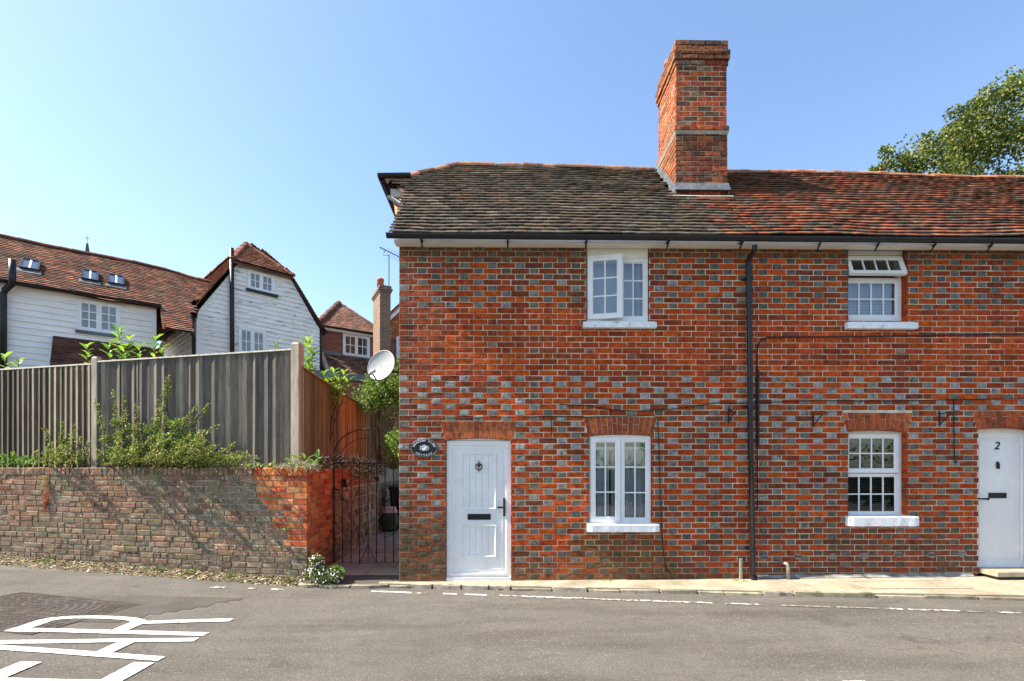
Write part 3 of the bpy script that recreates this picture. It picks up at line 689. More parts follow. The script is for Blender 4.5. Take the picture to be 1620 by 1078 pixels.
def arch_filler(parent, o, y0, y1, zlow, m='cream'):
    """arched head board between frame and brick arch"""
    xc, hw = (o['x0'] + o['x1']) / 2, (o['x1'] - o['x0']) / 2; n = 12
    top = [(o['x0'] + 2 * hw * i / n) for i in range(n + 1)]
    ring = [(o['x0'], zlow), (o['x1'], zlow)] + [(x, o['z1'] + o['arch'][1] * (1 - ((x - xc) / hw) ** 2) - 0.002) for x in reversed(top)]
    MB().prism([FW(a, y0, z) for a, z in ring], [FW(a, y1, z) for a, z in ring]).build('head', M[m], parent)
def curtain(parent, x0, x1, z0, z1, y, folds=9, amp=0.018, m='curtain', name='curtain'):
    b = MB(); n = folds * 6; pts = []
    for i in range(n + 1):
        x = x0 + (x1 - x0) * i / n; pts.append((x, y + amp * math.sin(i / 6 * 2 * math.pi + 0.7 * math.sin(i * 0.4))))
    for i in range(n): b.poly([(pts[i][0], pts[i][1], z0), (pts[i + 1][0], pts[i + 1][1], z0), (pts[i + 1][0], pts[i + 1][1], z1), (pts[i][0], pts[i][1], z1)])
    return b.build(name, M[m], parent, True)
def venetian(parent, x0, x1, z0, z1, y, m, pitch=0.026, tilt=35):
    z = z0; k = 0
    b = MB(); dy, dz = 0.0115 * math.cos(rad(tilt)), 0.0115 * math.sin(rad(tilt))
    while z < z1:
        b.hexa([(x0, y - dy, z - dz), (x1, y - dy, z - dz), (x1, y + dy, z + dz), (x0, y + dy, z + dz), (x0, y - dy, z - dz + .001), (x1, y - dy, z - dz + .001), (x1, y + dy, z + dz + .001), (x0, y + dy, z + dz + .001)]); z += pitch
    b.build('blind_slats', M[m], parent, kind='stuff')

def Lfr(x, y, z): return Vector((x, y, z))
# -- cottage one, lower window
def frame_part(cot, o, y, zb, zt, w, label=None):
    b = MB(); rect_frame(b, Lfr, o['x0'] + 0.001, o['x1'] - 0.001, zb, zt, w, y, y + 0.07); return b.build('window', M['upvc'], cot, label=label)
Y1 = 0.028
zb, zt = PZ(829.5, Y1), PZ(691.5, Y1)
win = frame_part(cot1, w1l, Y1, zb, zt, 0.03, 'ground floor two light casement window')
xm = PX(982.5)
sash(win, Lfr, w1l['x0'] + 0.018, xm - 0.004, zb + 0.030, zt - 0.006, 0.060, Y1 - 0.014, 2, 3)
sash(win, Lfr, xm + 0.004, w1l['x1'] - 0.012, zb + 0.028, zt - 0.014, 0.046, Y1 + 0.004, 2, 3, name='fixed_light')
arch_filler(win, w1l, Y1 - 0.004, Y1 + 0.07, zt + 0.0005)
sill(win, 928.5, 1041, 830.5, 842.5)
b = MB(); b.box(FW, PX(947), PX(974), Y1 - 0.022, Y1 - 0.0145, PZ(698.5), PZ(696)); b.build('vent_strip', M['upvc'], win)
gx0, gx1 = w1l['x0'] + 0.05, w1l['x1'] - 0.05
curtain(win, gx0 - .04, gx0 + 0.23, zb + 0.05, zt - 0.16, 0.118, 4); curtain(win, gx0 + 0.255, gx1 - 0.18, zb + 0.05, zt - 0.16, 0.125, 5); curtain(win, gx1 - 0.20, gx1 + .04, zb + 0.05, zt - 0.16, 0.108, 4)
b = MB(); b.box(FW, gx0 - .04, gx1 + .04, 0.09, 0.14, zt - 0.165, zt - 0.125); b.build('curtain_rail', M['upvc'], win)
b = MB()
for k in range(40):
    q = Vector((gx1 - 0.20 + U(0, 0.13), 0.10 + U(-.02, .02), zb + 0.055 + U(0, 0.05))); d = Vector((U(-1, 1), U(-.3, .3), U(-.2, 1))).normalized() * 0.02; e = d.cross(Vector((0, 1, 0.3))).normalized() * 0.008
    b.poly([q - e, q + d * .5 - e, q + d, q + d * .5 + e], jit((0.06, 0.14, 0.03), .3))
b.build('sill_posy', M['leaf'], win)
# -- cottage one, upper window with its casement ajar
zb, zt = PZ(508.5, Y1, 980), PZ(409, Y1, 980)
win = frame_part(cot1, w1u, Y1, zb, zt, 0.045, 'first floor casement window with its hinged light ajar')
xm = PX(981.5)
b = MB(); b.box(FW, xm - 0.022, xm + 0.022, Y1 + 0.001, Y1 + 0.06, zb + 0.045, zt - 0.045); b.build('mullion', M['upvc'], win)
sash(win, Lfr, xm + 0.010, w1u['x1'] - 0.022, zb + 0.030, zt - 0.016, 0.035, Y1 + 0.006, 2, 3, name='fixed_light')
hx, hy, ha = w1u['x0'] + 0.012, Y1 - 0.016, rad(-12)
def ajar(x, y, z): return Vector((hx + x * math.cos(ha) - y * math.sin(ha), hy + x * math.sin(ha) + y * math.cos(ha), z))
sash(win, ajar, 0.0, xm - hx + 0.018, zb + 0.018, zt + 0.018, 0.062, 0.0, 2, 3, name='open_casement')
b = MB(); p = [ajar(0.09, -0.006, zt - 0.012), ajar(0.30, -0.006, zt - 0.010)]; b.tube(p, 0.006, 6); b.build('vent_strip', M['upvc'], win)
b = MB(); b.tube([ajar(0.37, 0.05, PZ(462)), ajar(0.30, 0.09, PZ(468))], 0.006, 6); b.build('stay', M['upvc'], win)
b = MB(); b.box(FW, w1u['x0'] + 0.002, w1u['x1'] - 0.002, Y1 - 0.006, Y1 + 0.08, zt + 0.001, ZT + 0.02); b.build('head', M['cream'], win)
sill(win, 922, 1037, 507.5, 517.5)
b = MB(); b.box(FW, w1u['x0'] + 0.05, w1u['x1'] - 0.05, 0.20, 0.203, zb, zt); b.build('roller_blind', M['blind'], win)
curtain(win, w1u['x1'] - 0.13, w1u['x1'] - 0.04, zb, zt, 0.15, 3)
# -- cottage two, windows set deeper in the wall
Y2 = 0.095
zb, zt = PZ(508, Y2, 1385), PZ(405, Y2, 1385)
win = frame_part(cot2, w2u, Y2, zb, zt, 0.05, 'first floor window with its top light propped open')
zm = PZ(440.5, Y2, 1385)
b = MB(); b.box(FW, w2u['x0'] + 0.05, w2u['x1'] - 0.05, Y2 + 0.002, Y2 + 0.06, zm - 0.03, zm + 0.005); b.build('transom', M['upvc'], win)
sash(win, Lfr, w2u['x0'] + 0.025, w2u['x1'] - 0.025, zb + 0.045, zm - 0.018, 0.035, Y2 + 0.012, 4, 2, name='fixed_light')
va = rad(20); vy, vz = Y2 - 0.028, zt - 0.012
def vented(x, y, z): return Vector((x, vy + y * math.cos(va) - (-z) * math.sin(va), vz + z * math.cos(va) + (-y) * math.sin(va)))
sash(win, vented, w2u['x0'] + 0.010, w2u['x1'] - 0.014, -0.285, 0.0, 0.050, 0.0, 4, 1, 'glass_dim', name='open_top_light')
b = MB(); b.box(FW, w2u['x0'] + 0.002, w2u['x1'] - 0.002, Y2 - 0.02, Y2 + 0.08, zt + 0.001, ZT + 0.02); b.build('head', M['cream'], win)
sill(win, 1336, 1446.5, 506.5, 517.5, back=0.16)
venetian(win, w2u['x0'] + 0.03, w2u['x1'] - 0.03, zb + 0.05, zm - 0.02, 0.19, 'blind', 0.021, 62)
zb, zt = PZ(820, Y2, 1385), PZ(686.5, Y2, 1385)
win = frame_part(cot2, w2l, Y2, zb, zt, 0.04, 'ground floor sash window with slatted blind')
zm = PZ(747, Y2, 1385)
sash(win, Lfr, w2l['x0'] + 0.012, w2l['x1'] - 0.045, zm - 0.012, zt - 0.004, 0.052, Y2 - 0.018, 4, 2, 'glass_dim', name='upper_sash')
sash(win, Lfr, w2l['x0'] + 0.022, w2l['x1'] - 0.030, zb + 0.022, zm - 0.020, 0.038, Y2 + 0.008, 4, 2, 'glass_dim', name='lower_sash', wb=0.06)
arch_filler(win, w2l, Y2 - 0.008, Y2 + 0.06, zt + 0.0005)
sill(win, 1337, 1447, 818.5, 834, back=0.16, out=0.085)
venetian(win, w2l['x0'] + 0.03, w2l['x1'] - 0.03, zb + 0.05, zt - 0.05, 0.185, 'blind_dark', 0.030, 28)
b = MB(); b.box(FW, w2l['x0'] + 0.03, w2l['x1'] - 0.03, 0.18, 0.21, zt - 0.12, zt - 0.03); b.build('blind_headrail', M['blind_dark'], win)

# -- doors
def panel(b, fn, x0, x1, z0, z1, y, grooves):
    """raised moulding round a boarded panel"""
    e = 0.028
    o = [(x0, z0), (x1, z0), (x1, z1), (x0, z1)]
    for (i0, y0, i1, y1) in ((0, y, 0.006, y - 0.010), (0.006, y - 0.010, 0.016, y - 0.010), (0.016, y - 0.010, e, y + 0.004)):
        for k in range(4):
            k2 = (k + 1) % 4; sx = lambda p, i: (p[0] + (i if p[0] == x0 else -i), p[1] + (i if p[1] == z0 else -i))
            a, c, d, f = sx(o[k], i0), sx(o[k2], i0), sx(o[k2], i1), sx(o[k], i1)
            b.poly([fn(a[0], y0, a[1]), fn(c[0], y0, c[1]), fn(d[0], y1, d[1]), fn(f[0], y1, f[1])])
    xa, xb = x0 + e, x1 - e; g = 0.006
    for k in range(grooves):
        p0, p1 = xa + (xb - xa) * k / grooves + (g / 2 if k else 0), xa + (xb - xa) * (k + 1) / grooves - (g / 2 if k < grooves - 1 else 0)
        b.poly([fn(p0, y + 0.004, z0 + e), fn(p1, y + 0.004, z0 + e), fn(p1, y + 0.004, z1 - e), fn(p0, y + 0.004, z1 - e)])
        if k < grooves - 1:
            for (q0, yy0, q1, yy1) in ((p1, 0.004, p1 + g / 2, 0.011), (p1 + g / 2, 0.011, p1 + g, 0.004)):
                b.poly([fn(q0, y + yy0, z0 + e), fn(q1, y + yy1, z0 + e), fn(q1, y + yy1, z1 - e), fn(q0, y + yy0, z1 - e)])
def surround(b, fn, x0, x1, z0, z1, holes, y):
    """flat face with rectangular holes"""
    xs = sorted({x0, x1} | {h[0] for h in holes} | {h[1] for h in holes}); zs = sorted({z0, z1} | {h[2] for h in holes} | {h[3] for h in holes})
    for i in range(len(xs) - 1):
        for j in range(len(zs) - 1):
            cx_, cz_ = (xs[i] + xs[i + 1]) / 2, (zs[j] + zs[j + 1]) / 2
            if not any(h[0] < cx_ < h[1] and h[2] < cz_ < h[3] for h in holes): b.poly([fn(xs[i], y, zs[j]), fn(xs[i + 1], y, zs[j]), fn(xs[i + 1], y, zs[j + 1]), fn(xs[i], y, zs[j + 1])])
YD = 0.035
dt, db = PZ(697, YD, 757), PZ(918.5, YD, 757)
b = MB(); rect_frame(b, Lfr, d1['x0'] + 0.001, d1['x1'] - 0.001, db + 0.045, dt, 0.062, YD, YD + 0.07); bead(b, Lfr, d1['x0'] + 0.062, d1['x1'] - 0.062, db + 0.107, dt - 0.062, YD + 0.0005, 0.012)
door = b.build('door', M['upvc'], cot1, label='white boarded plastic front door with black ironmongery')
b = MB(); b.box(FW, d1['x0'] + 0.001, d1['x1'] - 0.001, YD - 0.03, YD + 0.1, db - 0.06, db + 0.044); b.box(FW, d1['x0'] + 0.05, d1['x1'] - 0.06, YD - 0.022, YD + 0.01, db + 0.075, db + 0.094); b.build('threshold', M['upvc'], door)
b = MB(); X0, X1, Z0, Z1 = d1['x0'] + 0.074, d1['x1'] - 0.074, db + 0.115, dt - 0.074
P1 = (PX(729), PX(785.5), PZ(807), PZ(717)); P2 = (PX(729), PX(785.5), PZ(883), PZ(831))
surround(b, Lfr, X0, X1, Z0, Z1, [P1, P2], YD + 0.012)
G = (X0 + 0.028, X1 - 0.028, Z0 + 0.028, Z1 - 0.028)
for p in (P1, P2): panel(b, Lfr, *p, YD + 0.012, 5)
b.build('door_leaf', M['upvc'], door)
b = MB(); rect_frame(b, Lfr, X0 + 0.030, X1 - 0.030, Z0 + 0.03, Z1 - 0.03, 0.007, YD + 0.007, YD + 0.0125); b.build('leaf_moulding', M['upvc'], door)
yf = YD + 0.012
b = MB(); rect_frame(b, Lfr, PX(739.5), PX(776), PZ(823), PZ(813.8), 0.012, yf - 0.010, yf); b.box(FW, PX(739.5) + 0.012, PX(776) - 0.012, yf - 0.005, yf, PZ(823) + 0.012, PZ(813.8) - 0.012); b.build('letterbox', M['iron'], door)
hx0, hz = PX(797.3), PZ(803)
b = MB(); b.tube([(hx0, yf - 0.006, hz + 0.115), (hx0, yf - 0.006, hz - 0.115)], 0.014, 10); b.tube([(hx0, yf - 0.01, hz), (hx0, yf - 0.045, hz), (hx0 - 0.03, yf - 0.05, hz), (hx0 - 0.085, yf - 0.05, hz + 0.002)], [0.011, 0.011, 0.012, 0.014], 8); b.build('handle', M['iron'], door)
def knocker(parent, x, z, s, y):
    b = MB(); b.tube([(x, y - .008, z + s), (x, y - .012, z + 0.78 * s), (x, y - .012, z - 0.75 * s), (x, y - .008, z - s)], [0.002, 0.006, 0.006, 0.002], 8)
    b.tube([(x + 0.5 * s * math.sin(t), y - .016, z - 0.05 * s - 0.55 * s * math.cos(t)) for t in lin(-2.6, 2.6, 15)], 0.0065, 6)
    b.lathe(Fr((x, y - .012, z + 0.22 * s)), [(0.003, -0.33 * s), (0.27 * s, -0.1 * s), (0.30 * s, 0.08 * s), (0.18 * s, 0.28 * s), (0.005, 0.4 * s)], 12)
    b.build('knocker', M['iron'], parent)
knocker(door, PX(757.3), PZ(738), 0.080, yf)
arch_filler(door, d1, YD - 0.003, YD + 0.06, dt + 0.0005)

YD2 = 0.105
dt, db = PZ(686, YD2, 1590), PZ(899, YD2, 1590)
b = MB(); rect_frame(b, Lfr, d2['x0'] + 0.001, d2['x1'] - 0.001, db + 0.03, dt, 0.060, YD2, YD2 + 0.07); bead(b, Lfr, d2['x0'] + 0.06, d2['x1'] - 0.06, db + 0.09, dt - 0.06, YD2 + 0.0005, 0.012)
door2 = b.build('door', M['upvc'], cot2, label='flush white front door with a black number')
b = MB(); b.box(FW, d2['x0'] + 0.001, d2['x1'] - 0.001, YD2 - 0.04, YD2 + 0.1, db - 0.06, db + 0.029); b.build('threshold', M['upvc'], door2)
b = MB(); surround(b, Lfr, d2['x0'] + 0.072, d2['x1'] - 0.072, db + 0.10, dt - 0.072, [], YD2 + 0.013); b.build('door_leaf', M['upvc'], door2)
b = MB(); rect_frame(b, Lfr, d2['x0'] + 0.115, d2['x1'] - 0.10, db + 0.13, dt - 0.10, 0.007, YD2 + 0.006, YD2 + 0.0135); b.build('leaf_moulding', M['upvc'], door2)
yf = YD2 + 0.013; fx = lambda u: PX(u, YD2); fz = lambda v: PZ(v, YD2, 1590)
b = MB(); rect_frame(b, Lfr, fx(1565), fx(1593), fz(788.5), fz(780), 0.012, yf - 0.010, yf); b.box(FW, fx(1565) + 0.012, fx(1593) - 0.012, yf - 0.005, yf, fz(788.5) + 0.012, fz(780) - 0.012); b.build('letterbox', M['iron'], door2)
b = MB(); b.tube([(fx(1545), yf - .004, fz(789)), (fx(1548), yf - 0.05, fz(789)), (fx(1551), yf - 0.055, fz(789)), (fx(1559), yf - 0.055, fz(789.5))], [0.010, 0.010, 0.011, 0.017], 8); b.build('handle', M['iron'], door2)
b = MB(); b.tube([(fx(1578.8), yf - .01, fz(731)), (fx(1578.8), yf - .012, fz(735))], 0.016, 8); b.tube([(fx(1577.6), yf - .014, fz(734)), (fx(1577.6), yf - .016, fz(741)), (fx(1580.4), yf - .016, fz(742)), (fx(1580.4), yf - .014, fz(734))], 0.010, 6); b.build('knocker', M['iron'], door2)
def glyph(ch, fn, size, depth, m, parent, name='letter', shear=0.0, res=3):
    cu = bpy.data.curves.new('glyph', 'FONT'); cu.body = ch; cu.size = size; cu.align_x = 'CENTER'; cu.align_y = 'CENTER'; cu.extrude = depth; cu.resolution_u = res; cu.shear = shear; cu.offset = size * 0.012
    o = bpy.data.objects.new('glyph', cu); COL.objects.link(o)
    dg = bpy.context.evaluated_depsgraph_get(); me = o.evaluated_get(dg).to_mesh()
    b = MB(); b.add([tuple(fn(v.co.x, -v.co.z, v.co.y)) for v in me.vertices], [tuple(p.vertices) for p in me.polygons])
    bpy.data.objects.remove(o); bpy.data.curves.remove(cu)
    return b.build(name, m, parent)
o2 = (fx(1578), yf - 0.003, fz(706))
glyph('2', lambda x, y, z: Vector((o2[0] + x, o2[1] + y, o2[2] + z)), 0.145, 0.003, M['iron'], door2, 'door_number', 0.25, 6)
arch_filler(door2, d2, YD2 - 0.003, YD2 + 0.06, dt + 0.0005)
# stone step under the second door
b = MB(); sx0, sx1 = PX(1550), PX(1690); zs = 0.150
b.hexa([(sx0, -0.24, zs - 0.055), (sx1, -0.26, zs - 0.05), (sx1, 0.08, zs - 0.05), (sx0, 0.08, zs - 0.05), (sx0 + .01, -0.235, zs), (sx1, -0.255, zs + .004), (sx1, 0.08, zs + 0.006), (sx0, 0.08, zs + 0.004)])
b.build('door_step', M['concrete'], cot2)
b = MB(); b.box(FW, sx0 + 0.10, sx1, -0.12, 0.06, -0.02, zs - 0.055); b.build('step_base', M['cement'], cot2)
# ------------------------------------------------------------------ tiled roofs
def tile_piece(P, s0, s1, t0, t1, lift, th, col, jt=0.004):
    """P(s, t, h): along, up the slope, off the slope"""
    j = [U(-jt, jt) for _ in range(6)]; h0 = lift + th + U(-0.002, 0.004); h1 = h0 + U(-0.003, 0.003)
    vs = [P(s0, t0 + j[0], h0 - th), P(s1, t0 + j[1], h1 - th), P(s1, t0 + j[1], h1), P(s0, t0 + j[0], h0), P(s1, t1, 0.003), P(s0, t1, 0.003)]
    mid = (s0 + s1) / 2; hm = (h0 + h1) / 2 + U(0.0, 0.004)
    vs += [P(mid, t0 + (j[0] + j[1]) / 2 + j[2] * 0.5, hm), P(mid, t1, 0.006), P(mid, t0 + (j[0] + j[1]) / 2, hm - th)]
    fs = [(3, 6, 7, 5), (6, 2, 4, 7), (0, 8, 6, 3), (8, 1, 2, 6), (0, 3, 5), (1, 4, 2)]
    ec = mixc(col, (0.36, 0.28, 0.20), U(0.10, 0.50) if col[0] < 0.12 else U(0.05, 0.3))       # chipped, lichened lower edge, paled further to paint the light it catches
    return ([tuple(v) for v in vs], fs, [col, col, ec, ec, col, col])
def tile_field(P, smin0, smax, tmax, gauge, tw, inside, colf, th=0.016, lift=0.017):
    lst = []; t = 0.0; r = 0
    while t < tmax - 0.02:
        smin = smin0(t + gauge / 2) + U(-.008, .008) if callable(smin0) else smin0
        s = smin - (r % 2) * tw / 2
        while s < smax:
            w = tw * U(0.94, 1.05); a, c = max(s, smin), min(s + w, smax)
            if c - a > 0.03 and inside((a + c) / 2, t + gauge / 2):
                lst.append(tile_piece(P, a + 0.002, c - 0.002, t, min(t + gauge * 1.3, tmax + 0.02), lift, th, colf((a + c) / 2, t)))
            s += w
        t += gauge; r += 1
    return lst
def half_round(pa, pb, r, n=9, seg=0.33, col=((0.30, 0.10, 0.055),), up=Vector((0, 0, 1)), overlap=0.012, arcdeg=200):
    """line of half-round ridge tiles"""
    pa, pb = Vector(pa), Vector(pb); L = (pb - pa).length; d = (pb - pa).normalized(); side = d.cross(up).normalized(); u2 = side.cross(d).normalized()
    out = []; x = 0.0
    while x < L - 0.04:
        l = min(seg * U(0.93, 1.06), L - x); k = 1 + U(-0.05, 0.07); dz = U(-0.008, 0.010); vs, fs = [], []
        for (q, rr) in ((x + 0.004, r * k), (x + l * 0.5, r * k * 0.985), (x + l - 0.004 + overlap, r * k * 0.96)):
            for i in range(n):
                w = rad(-(arcdeg - 180) / 2 + arcdeg * i / (n - 1)); vs.append(tuple(pa + d * q + side * math.cos(w) * rr + u2 * (math.sin(w) * rr * 0.85 + dz)))
        for m in range(2):
            for i in range(n - 1): fs.append((m * n + i, m * n + i + 1, (m + 1) * n + i + 1, (m + 1) * n + i))
        fs.append(tuple(range(n))); fs.append(tuple(2 * n + i for i in range(n - 1, -1, -1)))
        out.append((vs, fs, jit(rnd.choice(col), 0.2))); x += l
    return out

EAVE_Y, RIDGE_Y, ZE = -0.20, 1.93, 4.415
def ridge_sag(x): return -0.012 * (x + 0.8) + 0.012 * math.sin(x * 1.3 + 0.6) + 0.008 * nz(x, 0, 0, 1.7)
SL = math.sqrt(2) * (RIDGE_Y - EAVE_Y)
def PR(s, t, h):
    k = t / SL
    wob = 0.016 * nz(s, t, 1.0, 0.8) + 0.009 * nz(s, t, 6.0, 2.2)
    z = ZE + k * (RIDGE_Y - EAVE_Y) + ridge_sag(s) * k + 0.009 * math.sin(s * 2.0) * (1 - k)
    y = EAVE_Y + k * (RIDGE_Y - EAVE_Y)
    hh = h + wob
    return Vector((s, y - hh * 0.707, z + hh * 0.707))
VERGE = [(-1.455, 0.0), (-1.47, SL * 0.3), (-1.515, SL * 0.61), (-1.80, SL * 0.69), (-0.79, SL)]
def left_edge(t):
    for (a, ta), (b_, tb) in zip(VERGE, VERGE[1:]):
        if ta <= t <= tb: return a + (b_ - a) * (t - ta) / (tb - ta)
    return -0.79
CHX0, CHX1, CHY0, CHY1 = PX(1069.5, 0.96), PX(1149.5, 0.96), 0.96, 1.82
def in_stack(s, t):
    y = EAVE_Y + t / SL * (RIDGE_Y - EAVE_Y); return CHX0 - 0.02 < s < CHX1 + 0.02 and CHY0 - 0.05 < y < CHY1 + 0.03
DARKT = ((0.056, 0.047, 0.036), (0.070, 0.057, 0.043), (0.040, 0.034, 0.028), (0.080, 0.058, 0.042), (0.082, 0.070, 0.053))
REDT = ((0.17, 0.053, 0.028), (0.145, 0.046, 0.026), (0.195, 0.073, 0.040), (0.105, 0.041, 0.028), (0.075, 0.042, 0.032))
def tilec(s, t):
    k = t / SL
    e = s - (2.95 - 0.3 * k) + 0.25 * nz(s, t, 2.0, 1.3)
    p = clamp(0.5 + e * 2.2) * (0.97 - 0.25 * clamp(nz(s, t, 8.0, 0.9) * 1.4))
    if s < 2.6: p = 0.006 + 0.06 * clamp((s - 1.2) / 1.4) * (0.4 + k)
    if k < 0.16 and s > 3.0: p *= 0.8
    c = rnd.choice(REDT if rnd.random() < p else DARKT)
    return jit(c, 0.25, 0.08)
def roof_plate(parent, x0, x1, name='roof'):
    b = MB(); n = 24
    for i in range(n):
        a, c = x0 + (x1 - x0) * i / n, x0 + (x1 - x0) * (i + 1) / n
        rows = []
        for s in (a, c):
            r = []
            for k in range(7):
                t = SL * k / 6; ss = max(s, left_edge(t) + 0.03) if x0 < 0 else s; r.append(PR(ss, t, -0.012))
            zr = r[-1].z; r += [Vector((r[-1].x, RIDGE_Y + 0.02, zr)), Vector((s if x0 > 0 else max(s, -1.44), DEPTH + 0.2, ZE)), Vector((s if x0 > 0 else max(s, -1.44), DEPTH + 0.2, ZE - 0.04))]
            rows.append(r)
        for k in range(len(rows[0]) - 1): b.poly([rows[0][k], rows[1][k], rows[1][k + 1], rows[0][k + 1]], (0.10, 0.06, 0.045))
    return b.build(name, M['tile'], parent)
roof1 = roof_plate(cot1, -1.80, SPLIT); roof2 = roof_plate(cot2, SPLIT, RIGHT)
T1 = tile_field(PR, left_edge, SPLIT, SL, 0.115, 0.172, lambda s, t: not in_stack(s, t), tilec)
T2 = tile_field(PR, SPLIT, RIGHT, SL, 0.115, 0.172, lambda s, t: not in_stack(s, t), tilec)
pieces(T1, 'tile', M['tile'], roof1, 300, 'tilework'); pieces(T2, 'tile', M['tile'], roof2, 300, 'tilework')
RC = ((0.27, 0.125, 0.07), (0.22, 0.115, 0.075), (0.30, 0.15, 0.09), (0.20, 0.13, 0.09))
rp = [PR(x, SL, 0.0) + Vector((0, 0.02, -0.01)) for x in lin(-0.82, CHX0 - 0.05, 5)]
lst = []
for a, c in zip(rp, rp[1:]): lst += half_round(a, c, 0.085, seg=0.31, col=RC)
hipa, hipb = PR(-1.83, SL * 0.69, 0.0), PR(-0.80, SL, 0.0)
lst += half_round(hipa + Vector((0, 0.03, 0)), hipb + Vector((0.02, 0.02, 0)), 0.085, seg=0.30, col=((0.34, 0.13, 0.065), (0.17, 0.085, 0.06), (0.36, 0.16, 0.09)), up=Vector((-0.3, -0.3, 1)))
for p in lst: MB().add(*p).build('ridge_tile', M['tile'], roof1)
lst = []; rp = [PR(x, SL, 0.0) + Vector((0, 0.02, -0.03)) for x in lin(CHX1 + 0.02, RIGHT, 9)]
for a, c in zip(rp, rp[1:]): lst += half_round(a, c, 0.085, seg=0.32, col=((0.33, 0.13, 0.07), (0.28, 0.105, 0.06), (0.38, 0.17, 0.09)))
pieces(lst, 'ridge_tile', M['tile'], roof2, 60, 'ridge_rest', minpx=20)
# half hip over the flank
HZ = PR(-1.80, SL * 0.69, 0).z; RZ = PR(-0.80, SL, 0).z; HY0, HY1 = EAVE_Y + 0.69 * (RIDGE_Y - EAVE_Y), 2 * RIDGE_Y - (EAVE_Y + 0.69 * (RIDGE_Y - EAVE_Y))
b = MB(); b.prism([(-1.82, HY0 + .02, HZ - .02), (-1.82, HY1, HZ - .02), (-0.80, RIDGE_Y, RZ - .02)], [(-1.82, HY0 + .02, HZ - .06), (-1.82, HY1, HZ - .06), (-0.80, RIDGE_Y, RZ - .06)], (0.1, 0.06, 0.045)); b.build('half_hip', M['tile'], roof1)
hn = Vector((-(RZ - HZ), 0, 1.0)).normalized(); hs = Vector((1.0, 0, RZ - HZ)).normalized(); hl = math.sqrt(1 + (RZ - HZ) ** 2)
PH = lambda s, t, h: Vector((-1.84, HY1 - s, HZ)) + hs * t + hn * h
lst = tile_field(PH, 0, HY1 - HY0, hl, 0.115, 0.172, lambda s, t: abs(s - (HY1 - HY0) / 2) < (HY1 - HY0) / 2 * (0.90 - t / hl), lambda s, t: jit(rnd.choice(DARKT), 0.3))
m_ = MB()
for p in lst: m_.add(*p)
m_.build('half_hip_tilework', M['tile'], roof1, kind='stuff')
b = MB(); b.prism([(LEFT + 0.01, 0.0, ZT), (LEFT + 0.01, HY0 - .05, HZ - 0.14), (LEFT + 0.01, HY1 + .05, HZ - 0.14), (LEFT + 0.01, DEPTH, ZT)], [(LEFT + 0.2, 0.0, ZT), (LEFT + 0.2, HY0 - .05, HZ - 0.14), (LEFT + 0.2, HY1 + .05, HZ - 0.14), (LEFT + 0.2, DEPTH, ZT)]); b.build('gable_wall', M['brick_flat'], cot1)
b = MB(); b.box(FW, -1.78, -1.55, HY0 + 0.05, HY1 - 0.05, HZ - 0.20, HZ - 0.075); b.build('hip_fascia', M['upvc'], roof1)
b = MB(); b.hexa([(-1.64, 1.02, HZ - 0.62), (-1.58, 1.02, HZ - 0.62), (-1.58, 1.08, HZ - 0.66), (-1.64, 1.08, HZ - 0.66), (-1.74, HY0 + 0.06, HZ - 0.205), (-1.60, HY0 + 0.06, HZ - 0.205), (-1.60, HY0 + 0.16, HZ - 0.205), (-1.74, HY0 + 0.16, HZ - 0.205)]); b.build('rafter_end', M['timber'], roof1)
b = MB(); b.box(FW, LEFT - 0.13, LEFT - 0.02, HY0 + .1, HY1 - .1, HZ - 0.55, HZ - 0.21); b.build('hip_soffit', M['timber'], roof1)
# gutters: half-round trough on brackets
def trough(b, path, r=0.045, n=9, out=Vector((0, -1, 0))):
    path = [Vector(p) for p in path]; vs, fs = [], []
    for p in path:
        for ring in (1.0, 0.90):
            for i in range(n):
                w = rad(180 + 180 * i / (n - 1)); vs.append(tuple(p + out * (-math.cos(w)) * r * ring + Vector((0, 0, math.sin(w) * r * ring * 1.05 + r * 0.5))))
    st = 2 * n
    for k in range(len(path) - 1):
        for i in range(n - 1):
            fs.append((k * st + i, k * st + i + 1, (k + 1) * st + i + 1, (k + 1) * st + i)); fs.append((k * st + n + i, (k + 1) * st + n + i, (k + 1) * st + n + i + 1, k * st + n + i + 1))
        for (a, c) in ((0, n), (2 * n - 1, n - 1)): fs.append((k * st + a, (k + 1) * st + a, (k + 1) * st + c, k * st + c))
    for k in (0, len(path) - 1): fs.append(tuple(k * st + i for i in range(n)))
    b.add(vs, fs)
GY = -0.245
def gut_z(x): return PZ(374.5, GY, CX + x / 6.25 * F)
for (c_, x0, x1, us) in ((cot1, PX(611.5, GY), SPLIT + 0.12, (667, 803, 927, 1056, 1172)), (cot2, SPLIT + 0.125, RIGHT, (1295, 1387, 1476, 1565, 1655))):
    b = MB(); trough(b, [(x, GY, ZE - 0.055 - 0.002 * (x - x0) - (0.012 if c_ is cot2 else 0)) for x in lin(x0, x1, 12)], 0.048); g = b.build('gutter', M['black'], c_)
    for u in us:
        x = PX(u, -0.18); z = ZE - 0.062 - (0.02 if c_ is cot2 else 0.006); b = MB()
        sl = 0.03 if c_ is cot2 else 0.0
        b.hexa([(x - 0.010 - sl, GY - 0.02, z - 0.03), (x + 0.014 - sl, GY - 0.02, z - 0.03), (x + 0.014 + sl, -0.135, z - 0.02), (x - 0.010 + sl, -0.135, z - 0.02), (x - 0.010, GY - 0.02, z), (x + 0.014, GY - 0.02, z), (x + 0.014 + sl, -0.135, z), (x - 0.010 + sl, -0.135, z)])
        b.tube([(x + 0.002 - sl * 0.4, GY + 0.01, z - 0.025), (x + 0.002, -0.142, z - 0.075)], 0.011, 6); b.build('gutter_bracket', M['black'], g)
